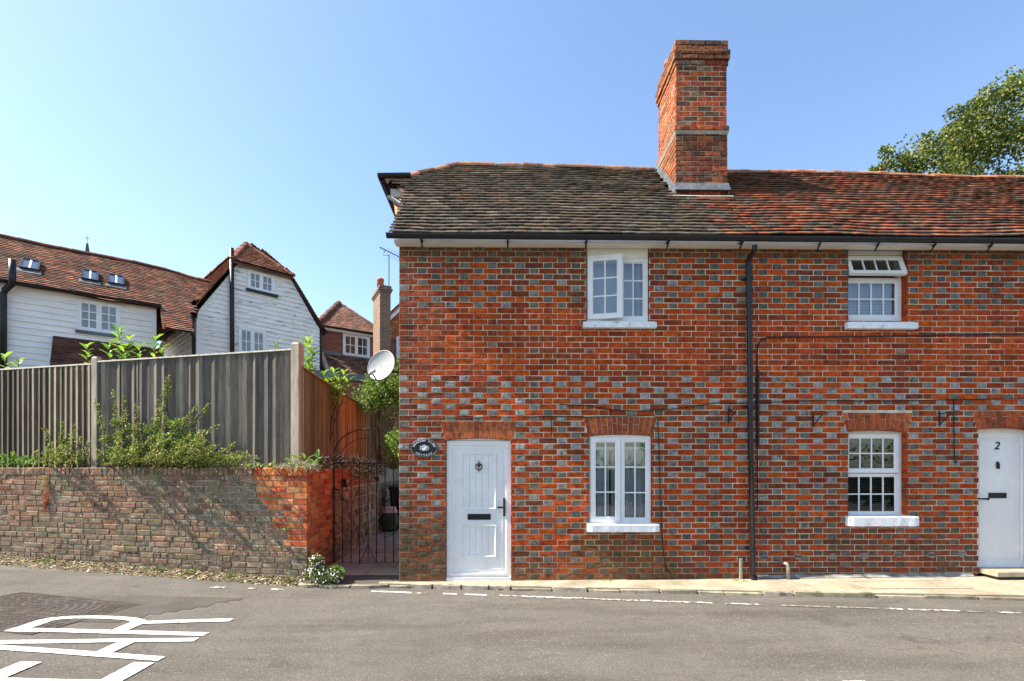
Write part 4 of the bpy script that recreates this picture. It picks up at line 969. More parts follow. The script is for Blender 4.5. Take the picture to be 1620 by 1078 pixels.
for (c_, x0, x1) in ((cot1, LEFT - 0.035, SPLIT - 0.001), (cot2, SPLIT + 0.001, RIGHT)):
    b = MB(); b.box(FW, x0, x1, -0.135, -0.112, ZT - 0.006, ZE - 0.035); b.box(FW, x0, x1, -0.148, -0.1355, ZT + 0.018, ZE - 0.04); b.build('fascia', M['upvc'], c_)
    b = MB(); b.box(FW, x0 + 0.002, x1, -0.1115, 0.012, ZT + 0.0015, ZT + 0.020); b.build('soffit', M['cream'], c_)
b = MB(); trough(b, [(-1.88, HY0 - 0.10, HZ - 0.03), (-1.88, HY1 + 0.05, HZ - 0.05)], 0.05, 9, Vector((-1, 0, 0))); trough(b, [(-1.925, HY0 - 0.14, HZ + 0.005), (-1.43, HY0 - 0.14, HZ + 0.015)], 0.052)
hg = b.build('hip_gutter', M['black'], cot1)
b = MB(); b.tube([(-1.88, HY0 - .02, HZ - 0.05), (-1.80, HY0 + 0.02, HZ - 0.22), (-1.50, 0.9, HZ - 0.55), (LEFT - 0.07, 0.55, HZ - 1.1), (LEFT - 0.06, 0.5, 0.1)], 0.034, 8); b.build('hip_downpipe', M['black'], hg)

# ------------------------------------------------------------------ chimney stack
CB, CT = 5.05, PZ(66, CHY0, 1110)
CCH = 0.0752
stack = MB(); stack.box(FW, CHX0 + 0.006, CHX1 - 0.006, CHY0 + 0.006, CHY1 - 0.006, CB, CT - 0.03, (0.54, 0.45, 0.30))
ZBAND = PZ(204, CHY0, 1110); ZC1 = PZ(106, CHY0, 1110); ZC2 = PZ(98, CHY0, 1110); ZC3 = PZ(84, CHY0, 1110); ZTOP = PZ(66, CHY0, 1110)
CB = PZ(308, CHY0, 1110) - 0.03
chim = stack.build('chimney', M['mortar'], cot1, label='tall red brick chimney stack with corbelled top')
def cproud(z):
    if ZBAND - CCH * 0.5 < z < ZBAND + CCH * 0.5: return 0.028
    if z < ZBAND: return 0.008
    if ZC1 < z < ZC2: return 0.018
    if ZC2 <= z < ZC3: return 0.040
    if z >= ZC3: return 0.016
    return 0.0
def chim_col(z, lit):
    r = rnd.random()
    c = ((0.42, 0.080, 0.032), (0.34, 0.068, 0.034), (0.25, 0.06, 0.038), (0.46, 0.12, 0.04))[rnd.randrange(4)]
    if r < 0.26: c = (0.11, 0.060, 0.042)
    elif r < 0.34: c = (0.27, 0.165, 0.10)
    elif r < 0.38: c = (0.17, 0.145, 0.12)
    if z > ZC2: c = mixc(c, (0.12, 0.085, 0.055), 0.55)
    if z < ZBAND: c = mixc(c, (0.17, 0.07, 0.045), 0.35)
    if lit: c = mixc(c, (0.42, 0.16, 0.065), 0.45)  # sunlight on the left face put into its brick colour
    return jit(c, 0.2)
lst, hid = [], []
wd, dp = CHX1 - CHX0, CHY1 - CHY0
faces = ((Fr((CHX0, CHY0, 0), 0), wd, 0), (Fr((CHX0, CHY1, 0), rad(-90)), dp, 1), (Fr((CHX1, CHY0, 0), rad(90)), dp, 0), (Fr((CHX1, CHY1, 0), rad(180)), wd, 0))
z = CB; row = 0
while z < ZTOP - 0.02:
    zm = z + CCH / 2; pr = cproud(zm)
    for fi, (fr, Ln, lit) in enumerate(faces):
        if fi == 1 and z < PR(0, SL * 0.55, 0).z - 1.2: continue
        n = 3.5; w = (Ln + 2 * pr) / n if fi in (0, 3) else (Ln + 2 * pr) / round(Ln / 0.225)
        x = -pr - (0.5 * w if row % 2 else 0.0)
        while x < Ln + pr - 0.01:
            a, c = max(x, -pr), min(x + w, Ln + pr)
            if c - a > 0.03:
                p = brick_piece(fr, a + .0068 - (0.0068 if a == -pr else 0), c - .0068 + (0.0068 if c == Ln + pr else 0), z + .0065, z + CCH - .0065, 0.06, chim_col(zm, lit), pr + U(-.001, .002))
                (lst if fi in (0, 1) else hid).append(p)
            x += w
    z += CCH; row += 1
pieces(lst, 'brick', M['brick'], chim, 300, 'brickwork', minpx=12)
m_ = MB()
for p in hid: m_.add(*p)
m_.build('rear_brickwork', M['brick'], chim, kind='stuff')
b = MB(); e = 0.012
b.prism([(CHX0 - e, CHY0 - e, z - .002), (CHX1 + e, CHY0 - e, z - .002), (CHX1 + e, CHY1 + e, z - .002), (CHX0 - e, CHY1 + e, z - .002)], [(CHX0 + .1, CHY0 + .08, z + .055), (CHX1 - .1, CHY0 + .08, z + .055), (CHX1 - .1, CHY1 - .08, z + .055), (CHX0 + .1, CHY1 - .08, z + .055)]); b.build('flaunching', M['cement'], chim)
b = MB(); b.lathe(Fr((CHX0 + 0.14, CHY1 - 0.20, z)), [(0.10, 0), (0.09, 0.16), (0.105, 0.17), (0.105, 0.21), (0.07, 0.21), (0.07, 0.1)], 16); b.build('chimney_pot', M['pot'], chim)
zw = ZBAND - CCH * 0.5
b = MB(); o_ = 0.030; i_ = 0.010
ring0 = [(CHX0 - o_, CHY0 - o_), (CHX1 + o_, CHY0 - o_), (CHX1 + o_, CHY1 + o_), (CHX0 - o_, CHY1 + o_)]; ring1 = [(CHX0 - i_, CHY0 - i_), (CHX1 + i_, CHY0 - i_), (CHX1 + i_, CHY1 + i_), (CHX0 - i_, CHY1 + i_)]
b.prism([(p[0], p[1], zw - 0.004) for p in ring0], [(p[0], p[1], zw - 0.05) for p in ring1]); b.build('mortar_weathering', M['cement'], chim)
for zc in (ZC3 + 0.003,):
    b = MB(); b.prism([(CHX0 - .045, CHY0 - .045, zc - .006), (CHX1 + .045, CHY0 - .045, zc - .006), (CHX1 + .045, CHY1 + .045, zc - .006), (CHX0 - .045, CHY1 + .045, zc - .006)], [(CHX0 - .02, CHY0 - .02, zc + .016), (CHX1 + .02, CHY0 - .02, zc + .016), (CHX1 + .02, CHY1 + .02, zc + .016), (CHX0 - .02, CHY1 + .02, zc + .016)]); b.build('mortar_fillet', M['cement'], chim)
# lead flashing: front apron, stepped side, mortar line under it
za, zb_ = PZ(291, CHY0, 1110), PZ(304, CHY0, 1110)
b = MB(); b.hexa([(CHX0 - .03, CHY0 - .085, zb_ - 0.01), (CHX1 + .03, CHY0 - .085, zb_ - 0.01), (CHX1 + .03, CHY0 - .01, zb_), (CHX0 - .03, CHY0 - .01, zb_), (CHX0 - .02, CHY0 - .024, za), (CHX1 + .02, CHY0 - .024, za), (CHX1 + .02, CHY0 + .03, za), (CHX0 - .02, CHY0 + .03, za)]); b.build('lead_apron', M['lead'], chim)
def roof_z(x, y): return PR(x, (y - EAVE_Y) / (RIDGE_Y - EAVE_Y) * SL, 0.0).z
for sx, m in ((-1, 'silver'), (1, 'lead')):
    xx = CHX0 - 0.014 if sx < 0 else CHX1 + 0.014
    b = MB(); ys = lin(CHY0 - 0.05, CHY1, 9)
    for y0, y1 in zip(ys, ys[1:]):
        b.hexa([(xx - .010, y0, roof_z(xx, y0) - .02), (xx + .010, y0, roof_z(xx, y0) - .02), (xx + .010, y1, roof_z(xx, y1) - .02), (xx - .010, y1, roof_z(xx, y1) - .02), (xx - .010, y0, roof_z(xx, y0) + 0.15), (xx + .010, y0, roof_z(xx, y0) + 0.15), (xx + .010, y1, roof_z(xx, y1) + 0.15), (xx - .010, y1, roof_z(xx, y1) + 0.15)])
    b.build('side_flashing', M['lead'], chim)
b = MB(); b.tube([(CHX0 - 0.08, CHY0 - 0.10, roof_z(CHX0, CHY0 - 0.10) + 0.028), (CHX0 + .4, CHY0 - 0.11, roof_z(CHX0, CHY0 - 0.11) + 0.028), (CHX1 + 0.05, CHY0 - 0.10, roof_z(CHX1, CHY0 - 0.10) + 0.028)], 0.022, 6); b.build('mortar_line', M['cement'], chim)

# ------------------------------------------------------------------ pipes, cables, brackets on the front
def on_wall(u, v, Y=-0.03): return W(u, v, Y)
b = MB(); r = 0.033
b.tube([on_wall(1194, 388, GY), on_wall(1194, 395, GY + .01), on_wall(1190, 402, -0.15), on_wall(1185, 410, -0.075), on_wall(1184.5, 420, -0.065), on_wall(1187, 640, -0.065), on_wall(1191, 905, -0.065), on_wall(1191.5, 914, -0.075), on_wall(1193, 918, -0.11)], r, 12)
pipe = b.build('downpipe', M['black'], cot1, True, label='black plastic downpipe between the two cottages')
for v in (440, 643, 868):
    p = on_wall(1184.6 + (v - 420) * 0.0135, v, -0.065); b = MB(); b.tube([p + Vector((0, 0, .02)), p - Vector((0, 0, .02))], 0.042, 12); b.box(FW, p.x - 0.075, p.x + 0.02, -0.03, 0.0, p.z - 0.012, p.z + 0.012); b.build('pipe_clip', M['black'], pipe)
def cable(cot, pts, r=0.0055, Y=-0.010, name='cable', m='cable'):
    P = [on_wall(u, v, Y) for u, v in pts]; out = [P[0]]
    for a, c in zip(P, P[1:]):
        n = max(1, int((c - a).length / 0.18))
        for k in range(1, n + 1): out.append(a.lerp(c, k / n) + Vector((0, 0, 0.0035 * nz(a.x + k, a.z, 0, 3.0))))
    MB().tube(out, r, 6).build(name, M[m], cot, True)
cable(cot1, [(650, 663), (705, 661.5), (800, 661), (872, 659), (930, 660), (1000, 658.5), (1034, 657.5), (1040, 661), (1042, 690), (1044, 760), (1047, 840), (1050, 880), (1055, 903), (1063, 909)])
cable(cot1, [(872, 660), (873, 672), (872.5, 686)], 0.005)
cable(cot1, [(885, 640), (930, 642), (965, 648.5), (1010, 650.5), (1060, 648), (1110, 641), (1135, 637.5), (1185, 638)])
cable(cot2, [(1188, 637), (1300, 634), (1400, 635), (1500, 632.5), (1640, 631)])
cable(cot2, [(1199, 806), (1198.5, 740), (1198, 704)], 0.006); cable(cot2, [(1198, 590), (1197.5, 556), (1199.5, 545), (1205, 537), (1216, 533.5), (1300, 533), (1400, 532.5), (1500, 530), (1640, 529)], 0.009, -0.014, 'conduit', 'black')
b = MB(); b.tube([on_wall(1199, 586, -0.022), on_wall(1199, 706, -0.022)], 0.019, 8); b.build('cable_cover', M['black'], cot2)
cable(cot2, [(1509, 633), (1509.5, 700), (1510, 724), (1511, 732), (1513, 733), (1514, 729)], 0.006)
for (c_, u, v) in ((cot1, 1153, 657), (cot2, 1286.5, 664), (cot2, 1486.5, 662)):
    flip = 1
    p = on_wall(u, v, -0.012); b = MB(); b.tube([p + Vector((0, 0, 0.10)), p - Vector((0, 0, 0.10))], 0.010, 6)
    b.tube([p - Vector((0, 0.0, 0.09)), p + Vector((0.02, -0.10, 0.02)), p + Vector((0.035, -0.20, 0.075)), p + Vector((0.038, -0.23, 0.07)), p + Vector((0.038, -0.235, 0.05)), p + Vector((0.036, -0.215, 0.045))], 0.0075, 6); b.tube([p + Vector((0, 0, 0.06)), p + Vector((0.034, -0.19, 0.065))], 0.006, 6)
    b.build('hanging_bracket', M['iron'], c_)
for u in (1208, 1262, 1317, 1367.5, 1421, 1473.5, 1522):
    v = 882 - (u - 1208) * 0.017 + U(-.8, .8); p = on_wall(u, v, 0.0); b = MB()
    ring = [(0.064 * math.cos(t) * U(.85, 1.1), 0.040 * math.sin(t) * U(.85, 1.1)) for t in lin(0, 2 * math.pi * 11 / 12, 12)]
    b.prism([(p.x + a, 0.0, p.z + c) for a, c in ring], [(p.x + a * .9, -0.0075, p.z + c * .9) for a, c in ring]); cp = b.build('vent_surround', M['cement_dirty'], cot2)
    b = MB(); b.hexa([(p.x - .048, -0.004, p.z - .022), (p.x + .048, -0.004, p.z - .022), (p.x + .048, 0.0, p.z - .022), (p.x - .048, 0.0, p.z - .022), (p.x - .044, -0.035, p.z + .0), (p.x + .044, -0.035, p.z + .0), (p.x + .044, 0.0, p.z + .028), (p.x - .044, 0.0, p.z + .028)]); b.build('damp_vent', M['vent'], cp)
b = MB(); b.tube([on_wall(1240, 891, 0.02), on_wall(1240, 891, -0.05), on_wall(1244, 892, -0.075), on_wall(1247, 897, -0.08), on_wall(1247, 918, -0.08)], 0.022, 10); b.build('waste_pipe', M['cement_dirty'], cot2, True)
b = MB(); b.box(FW, PX(1168.5), PX(1172), -0.045, -0.01, 0.02, 0.30); b.build('grey_conduit', M['cement_dirty'], cot1)
b = MB()
for i in range(30):
    x0 = SPLIT + 0.08 + i * 0.095; b.poly([(x0, -0.045 - 0.015 * nz(x0, 1, 0, 4), pav_z(x0, -0.04) + 0.006), (x0 + 0.095, -0.045 - 0.015 * nz(x0 + .095, 1, 0, 4), pav_z(x0 + .1, -0.04) + 0.006), (x0 + 0.095, -0.004, 0.05 + 0.012 * nz(x0 + .095, 0, 0, 3) + 0.0065 * (x0 + 1.4)), (x0, -0.004, 0.05 + 0.012 * nz(x0, 0, 0, 3) + 0.0065 * (x0 + 1.4))])
M['salt'] = mat('mortar_skirt', (0.28, 0.265, 0.24), rough=0.95, var=0.4, scale=6, bump=0.5, spots=(((0.10, 0.095, 0.09), 5.0, 0.45, 0.62, 0.85),))
b.build('mortar_skirting', M['salt'], cot2)

# ------------------------------------------------------------------ oval name plaque
pc = W(671, 709, -0.016)
plaque = empty('name_plaque', (pc.x, -0.004, pc.z - 0.125), 0, 'oval black cottage name plaque with white lettering and flower beside the door', 'plaque')
RX, RZp = 0.176, 0.124
el = [(RX * math.cos(t), RZp * math.sin(t)) for t in lin(0, 2 * math.pi * 47 / 48, 48)]
b = MB(); b.prism([(pc.x + a, -0.003, pc.z + c) for a, c in el], [(pc.x + a * 0.985, -0.017, pc.z + c * 0.985) for a, c in el]); b.build('board', M['black'], plaque)
b = MB(); b.tube([(pc.x + a * 0.955, -0.017, pc.z + c * 0.945) for a, c in el + el[:1]], 0.0022, 6, cap=False); b.build('rim', M['silver'], plaque)
def around(txt, a0, a1, top, size, k):
    n = len(txt)
    for i, ch in enumerate(txt):
        if ch == ' ': continue
        t = rad(a0 + (a1 - a0) * i / (n - 1)); ox, oz = RX * k * math.cos(t), RZp * k * math.sin(t)
        tx, tz = -RX * math.sin(t), RZp * math.cos(t); ln = math.hypot(tx, tz); tx, tz = tx / ln, tz / ln
        if top: tx, tz = -tx, -tz
        nx, nz_ = -tz, tx
        glyph(ch, lambda x, y, z: Vector((pc.x + ox + tx * x + nx * z, -0.019 + y, pc.z + oz + tz * x + nz_ * z)), size, 0.002, M['white_paint'], plaque, 'letter')
around('MEADOW VIEW', 163, 17, True, 0.040, 0.76); around('COTTAGE', 226, 314, False, 0.036, 0.77)
b = MB()
for ring_, (n, r0, r1, y) in enumerate(((9, 0.012, 0.036, -0.020), (7, 0.006, 0.026, -0.0225), (5, 0.0, 0.014, -0.025))):
    for k in range(n):
        t = 2 * math.pi * (k + 0.3 * ring_) / n; w = math.pi / n * 0.92
        b.poly([(pc.x + r0 * math.cos(t - w), y + .002, pc.z + .006 + r0 * math.sin(t - w)), (pc.x + r1 * math.cos(t - w * .7), y - .002, pc.z + .006 + r1 * math.sin(t - w * .7)), (pc.x + r1 * 1.1 * math.cos(t), y - .003, pc.z + .006 + r1 * 1.1 * math.sin(t)), (pc.x + r1 * math.cos(t + w * .7), y - .002, pc.z + .006 + r1 * math.sin(t + w * .7)), (pc.x + r0 * math.cos(t + w), y + .002, pc.z + .006 + r0 * math.sin(t + w))])
for (a, l) in ((20, 0.062), (-5, 0.068), (-28, 0.066), (160, 0.064), (185, 0.060), (208, 0.064), (235, 0.046), (262, 0.044), (288, 0.044), (312, 0.052)):
    t = rad(a); d = Vector((math.cos(t), 0, math.sin(t))); e = Vector((-math.sin(t), 0, math.cos(t))); q = Vector((pc.x, -0.0185, pc.z + 0.004))
    b.poly([q + d * l * .58, q + d * l * .8 - e * .007, q + d * l, q + d * l * .8 + e * .007])
b.build('flower', M['white_paint'], plaque)

# ------------------------------------------------------------------ satellite dish on the flank
dc = W(604.5, 579, 0.22)
dish = empty('satellite_dish', (LEFT, 0.30, dc.z - 0.05), 0, 'pale grey satellite dish on the cottage flank above the alley', 'satellite dish')
ax = Vector((-0.42, -0.88, 0.20)).normalized(); sd = ax.cross(Vector((0, 0, 1))).normalized(); du = sd.cross(ax).normalized()
RA, RB = 0.218, 0.205
def dpt(r, t, back=0.0): return dc + sd * RA * r * math.cos(t) + du * RB * r * math.sin(t) + ax * (0.055 * (r * r - 0.55) - back)
b = MB(); nr, na = 8, 36
for back in (0.0, 0.008):
    base = len(b.v)
    for i in range(nr + 1):
        for k in range(na): b.v.append(tuple(dpt(max(i / nr, 0.001), 2 * math.pi * k / na, back)))
    for i in range(nr):
        for k in range(na):
            f = (base + i * na + k, base + i * na + (k + 1) % na, base + (i + 1) * na + (k + 1) % na, base + (i + 1) * na + k); b.f.append(f if back else f[::-1]); b.c.append(None)
b.build('reflector', M['silver'], dish, True)
b = MB(); b.tube([dpt(1.0, 2 * math.pi * k / 48, 0.003) for k in range(49)], 0.006, 6, cap=False); b.build('rim', M['silver'], dish, True)
foot = dpt(0.98, rad(-78), 0.01); lnb = dc + ax * 0.22 - du * 0.075 + sd * 0.0
lnb = W(588, 589.5, 0.04)
b = MB(); b.tube([foot - ax * 0.03, foot + ax * 0.02, lnb], 0.010, 8); b.build('feed_arm', M['black'], dish)
b = MB(); dl = (dc - lnb).normalized(); b.tube([lnb - dl * 0.05, lnb - dl * 0.01, lnb + dl * 0.02, lnb + dl * 0.055], [0.022, 0.026, 0.020, 0.030], 12); b.build('receiver', M['silver'], dish, True)
b = MB(); b.tube([dc - ax * 0.04, dc - ax * 0.10 - du * .03, Vector((LEFT - 0.08, 0.42, dc.z - 0.05)), Vector((LEFT, 0.42, dc.z - 0.05))], 0.016, 8); b.box(FW, LEFT - 0.014, LEFT - 0.002, 0.34, 0.50, dc.z - 0.15, dc.z + 0.05); b.build('wall_bracket', M['iron'], dish)
b = MB()
for (r, t) in ((0.15, 20), (0.22, 165), (0.62, -52)): p = dpt(r, rad(t)); b.tube([p, p + ax * 0.004], 0.006, 6)
b.build('bolts', M['iron'], dish)
# ------------------------------------------------------------------ garden wall and alley wall
OLD = ((0.225, 0.135, 0.082), (0.25, 0.155, 0.098), (0.20, 0.135, 0.086), (0.185, 0.14, 0.09), (0.26, 0.125, 0.072), (0.225, 0.17, 0.115), (0.16, 0.125, 0.085))
NEW = ((0.42, 0.115, 0.034), (0.37, 0.092, 0.030), (0.47, 0.165, 0.058), (0.30, 0.072, 0.030), (0.46, 0.20, 0.085))
gwall = empty('garden_wall', (-2.59, 0.10, 0), rad(-12), 'long weathered brown brick garden wall with patched red corner', 'garden wall')
GTOP, GCH = 1.375, 0.0775
b = MB(); b.box(GW, -13.6, -0.07, 0.0065, 0.24, -0.3, GTOP + 0.08); b.box(GW, -0.07, -0.012, 0.0065, 0.05, -0.3, GTOP + 0.06); gm = b.build('wall_core', M['mortar_old'], gwall)
lst, newl = [], []
def gwarp(x, z): return 0.010 * nz(x, z, 2.0, 0.9) + 0.014 * math.exp(-((x + 1.2) / 0.8) ** 2) * clamp((0.5 - z) / 0.5) * nz(x, z, 5.0, 2.0)
z = GTOP - GCH; row = 0
while z > -0.2:
    x = -13.6 - U(0, 0.2)
    edge = -0.80 + (GTOP - z) * 0.55 + U(-0.09, 0.07)
    while x < -0.01:
        w = U(0.215, 0.243) if rnd.random() < 0.66 else U(0.105, 0.125)
        a, c = x, min(x + w, 0.0)
        if -c < 0.06: c = 0.0
        new = (a + c) / 2 > edge and z > 0.42 - 0.1 * rnd.random()
        if c - a > 0.02:
            zc = z + gwarp((a + c) / 2, z); col = rnd.choice(NEW if new else OLD)
            if not new: col = mixc(col, (0.18, 0.138, 0.088), 0.3)
            if not new:
                if z < 0.25: col = mixc(col, (0.13, 0.105, 0.075), 0.55)
                if nz(a, z, 3, 1.1) > 0.3: col = mixc(col, (0.26, 0.115, 0.07), 0.4)
            hole = False and ((a + c) / 2 + 1.28) ** 2 / 0.05 + (z - 0.14) ** 2 / 0.008 < 1
            if not hole:
                p = brick_piece(GW, a + 0.006, c - (0.006 if c < 0 else 0), zc + 0.006, zc + GCH - 0.006, 0.10 if c < -0.001 else 0.03, jit(col, 0.22, 0.08), U(-0.002, 0.007) if not new else U(0.0, .003), 0.005 if not new else 0.0025, 0.006 if not new else .005, 0.0025)
                (newl if new else lst).append(p)
        x += w if c < 0 else 1
    z -= GCH; row += 1
# brick-on-edge coping
x = -13.6
while x < -0.01:
    w = U(0.068, 0.080) if x > -4.4 or rnd.random() < 0.4 else U(0.13, 0.235); c = min(x + w, 0.0); new = x > -0.86; dz = 0.006 * nz(x, 0, 0, 1.2)
    vs = []
    for (ins, y0, y1, zz) in ((0.0, -0.010, 0.235, GTOP + 0.004), (0.0, -0.012, 0.235, GTOP + 0.094), (0.008, -0.002, 0.225, GTOP + 0.104)):
        for (a, y) in ((x + .005 + ins, y0), (c - .005 - ins, y0), (c - .005 - ins, y1), (x + .005 + ins, y1)): vs.append(tuple(GW(a + U(-.003, .003), y + U(-.006, .006), zz + dz + U(-.004, .004) * (zz > GTOP + 0.05))))
    p = (vs, [(8, 9, 10, 11)] + [(k, (k + 1) % 4, 4 + (k + 1) % 4, 4 + k) for k in range(4)] + [(4 + k, 4 + (k + 1) % 4, 8 + (k + 1) % 4, 8 + k) for k in range(4)], jit(rnd.choice(NEW if new else OLD[:5]), 0.2))
    (newl if new else lst).append(p); x += w
pieces(lst, 'brick', M['brick_old'], gm, 300, 'brickwork'); pieces(newl, 'brick', M['brick_new'], gm, 120, 'brickwork')

AL_ANG = math.atan2(5.4, -0.34)
AL = Fr((-2.59, 0.10, 0), AL_ANG)
awall = empty('alley_wall', (-2.59, 0.10, 0), AL_ANG, 'shaded alley retaining wall of red brick turning to rough stone', 'alley wall')
b = MB(); b.box(AL, 0.075, 9.0, 0.008, 0.20, -0.2, 1.465); am = b.build('wall_core', M['mortar_old'], awall)
lst, sto = [], []; z = GTOP + 0.09 - GCH; row = 0
while z > -0.1:
    lim = 1.25 + U(-0.1, 0.1) if z < 1.12 else 4.5
    x = 0.012 - (0.1 if row % 2 else 0); first = True
    while x < lim:
        w = 0.228 if rnd.random() < 0.6 else 0.115; a, c = max(x, 0.006), x + w
        if c - a > 0.025:
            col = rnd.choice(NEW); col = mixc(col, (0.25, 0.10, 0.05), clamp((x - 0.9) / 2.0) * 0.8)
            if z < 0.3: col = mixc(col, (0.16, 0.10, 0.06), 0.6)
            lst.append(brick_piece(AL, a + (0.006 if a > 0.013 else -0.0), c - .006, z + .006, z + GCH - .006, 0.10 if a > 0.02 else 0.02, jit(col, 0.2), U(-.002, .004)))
        x += w
    z -= GCH; row += 1
z = -0.05
while z < 1.12:
    h = U(0.13, 0.26); x = 1.30 + U(-0.08, 0.08)
    while x < 8.8:
        w = U(0.16, 0.42); hh = min(h, 1.125 - z)
        ring = [(x + .012 + U(0, .03), z + .01 + U(0, .02)), (x + w * .5, z + .008), (x + w - .012 - U(0, .03), z + .01 + U(0, .02)), (x + w - .01, z + hh * .6), (x + w - .02 - U(0, .03), z + hh - .01), (x + w * .45, z + hh - .006), (x + .015, z + hh - .012 - U(0, .02))]
        cx_, cz_ = x + w / 2, z + hh / 2; n = len(ring); pr = U(0.0, 0.03); vs = [tuple(AL(a, 0.02, c)) for a, c in ring] + [tuple(AL(cx_ + (a - cx_) * .86, -pr - U(-.004, .008), cz_ + (c - cz_) * .84)) for a, c in ring]
        fs = [tuple(range(n, 2 * n))] + [(k, (k + 1) % n, n + (k + 1) % n, n + k) for k in range(n)]
        sto.append((vs, fs, jit(rnd.choice(((0.27, 0.21, 0.13), (0.22, 0.17, 0.105), (0.32, 0.26, 0.17), (0.19, 0.16, 0.12), (0.30, 0.20, 0.10))), 0.2))); x += w
    z += h
pieces(lst, 'brick', M['brick_new'], am, 240, 'brickwork', minpx=14); pieces(sto, 'stone', M['stone'], am, 120, 'stonework', minpx=20)
# wall lamp on the alley wall
for (xx, s) in ((1.75, 1.0), (4.6, 0.8)):
    p = AL(xx, -0.03, 1.24); la = empty('wall_lamp', (p.x - 0.03, p.y, p.z - 0.08), 0, 'small black round wall lamp on the alley wall %s' % ('nearest the gate latch' if xx < 2 else 'farther down the alley'), 'wall lamp', 'lamps on the alley wall')
    b = MB(); b.tube([p + Vector((-0.03, 0, 0)), p + Vector((0.05 * s, 0, 0))], 0.055 * s, 14); b.tube([p + Vector((0.02, 0, 0.0)), p + Vector((0.02, 0, -0.085 * s))], 0.04 * s, 12); b.build('lamp_body', M['black'], la)
    b = MB(); b.tube([p + Vector((0.0505 * s, 0, 0)), p + Vector((0.056 * s, 0, 0))], 0.036 * s, 14); b.build('lamp_glass', M['silver'], la)

# raised garden behind, soil on the wall tops
gz = 1.45
b = MB()
q = [GW(-30, 0.22, gz), GW(-0.1, 0.22, gz), AL(0.3, 0.18, gz), AL(9.0, 0.18, gz), Vector((-3.3, 40, gz)), Vector((-40, 40, gz))]
b.poly([q[0], q[1], q[2], q[3], q[4], q[5]]); b.build('garden_ground', M['soil'], kind='structure')

# ------------------------------------------------------------------ fences
def fence_boards(parent, fr, x0, x1, ztop, zbot, lean0, cols, y=0.0, pw=0.093, th=0.016, flip=0.0):
    x = x0
    while x < x1 - 0.02:
        lean = -lean0 if rnd.random() < flip else lean0
        w = min(pw * U(0.93, 1.07), x1 - x); zt = ztop((x - x0) / (x1 - x0)) + U(-.006, .004); c = jit(rnd.choice(cols), 0.22, 0.04)
        a, d = x - 0.004, x + w + 0.004
        ya, yd = (y - 0.004, y - 0.004 - th) if lean > 0 else (y - 0.004 - th, y - 0.004)
        ya += U(-.003, .003); yd += U(-.003, .003)
        b = MB(); t2 = U(-.004, .004); zb = zbot + U(-.02, .02)
        b.hexa([fr(a, ya, zb), fr(d, yd, zb), fr(d, y + 0.006, zb), fr(a, y + 0.006, zb), fr(a, ya + t2, zt), fr(d, yd + t2, zt), fr(d, y + 0.006, zt), fr(a, y + 0.006, zt)], c)
        b.build('fence_board', M['wood'], parent); x += w
def post(parent, fr, x, y, zb, zt, w=0.105, col=(0.36, 0.33, 0.28)):
    b = MB(); z_ = zt - 0.03
    b.box(fr, x - w / 2, x + w / 2, y - w / 2, y + w / 2, zb, z_, col)
    b.hexa([fr(x - w / 2, y - w / 2, z_), fr(x + w / 2, y - w / 2, z_), fr(x + w / 2, y + w / 2, z_), fr(x - w / 2, y + w / 2, z_), fr(x - w * .32, y - w * .32, zt), fr(x + w * .32, y - w * .32, zt - .006), fr(x + w * .32, y + w * .32, zt), fr(x - w * .32, y + w * .32, zt)], col)
    b.build('post', M['wood'], parent)
def cap(parent, fr, x0, x1, z0, z1, y, col):
    b = MB(); n = 6
    for i in range(n):
        a, c = x0 + (x1 - x0) * i / n, x0 + (x1 - x0) * (i + 1) / n; za, zc = z0 + (z1 - z0) * i / n, z0 + (z1 - z0) * (i + 1) / n
        b.hexa([fr(a, y - 0.035, za), fr(c, y - 0.035, zc), fr(c, y + 0.03, zc), fr(a, y + 0.03, za), fr(a, y - 0.030, za + .022), fr(c, y - 0.030, zc + .022), fr(c, y + 0.03, zc + .027), fr(a, y + 0.03, za + .027)], col)
    b.build('capping_rail', M['wood'], parent)
FY = 0.32
fence = empty('garden_fence', GW(-2, FY, 1.45), rad(-12), 'grey weathered featheredge fence standing on the garden wall', 'fence')
GREYW = ((0.22, 0.18, 0.128), (0.18, 0.15, 0.108), (0.26, 0.215, 0.155), (0.13, 0.108, 0.078)); BLUEW = ((0.125, 0.108, 0.090), (0.085, 0.073, 0.060), (0.155, 0.135, 0.11), (0.20, 0.172, 0.135), (0.105, 0.092, 0.075), (0.10, 0.095, 0.086))
PX1, PX2, PX3 = -0.37, -3.76, -7.15
fence_boards(fence, GW, PX2 + 0.06, PX1 - 0.05, lambda k: 3.065 + 0.035 * k, 1.44, -1, BLUEW, FY, 0.066, 0.018, 0.34)
fence_boards(fence, GW, PX3 + 0.06, PX2 - 0.06, lambda k: 3.00 + 0.035 * k, 1.44, 1, GREYW, FY, 0.105, 0.038)
cap(fence, GW, PX2 + 0.05, PX1 - 0.05, 3.07, 3.105, FY, (0.36, 0.34, 0.30)); cap(fence, GW, PX3 + 0.05, PX2 - 0.05, 3.005, 3.04, FY, (0.38, 0.36, 0.32))
fence_boards(fence, GW, PX3 - 3.35 + 0.06, PX3 - 0.06, lambda k: 2.97 + 0.035 * k, 1.44, 1, GREYW, FY, 0.105, 0.038)
cap(fence, GW, PX3 - 3.3, PX3 - 0.05, 2.975, 3.01, FY, (0.38, 0.36, 0.32))
for x, zt in ((PX1, 3.215), (PX2, 3.165), (PX3, 3.12), (PX3 - 3.35, 3.1)): post(fence, GW, x, FY + 0.01, 1.40, zt, 0.12 if x == PX1 else 0.095, (0.33, 0.285, 0.22))
AF = Fr(GW(PX1 + 0.055, FY, 0), math.atan2(5.4, -0.42))
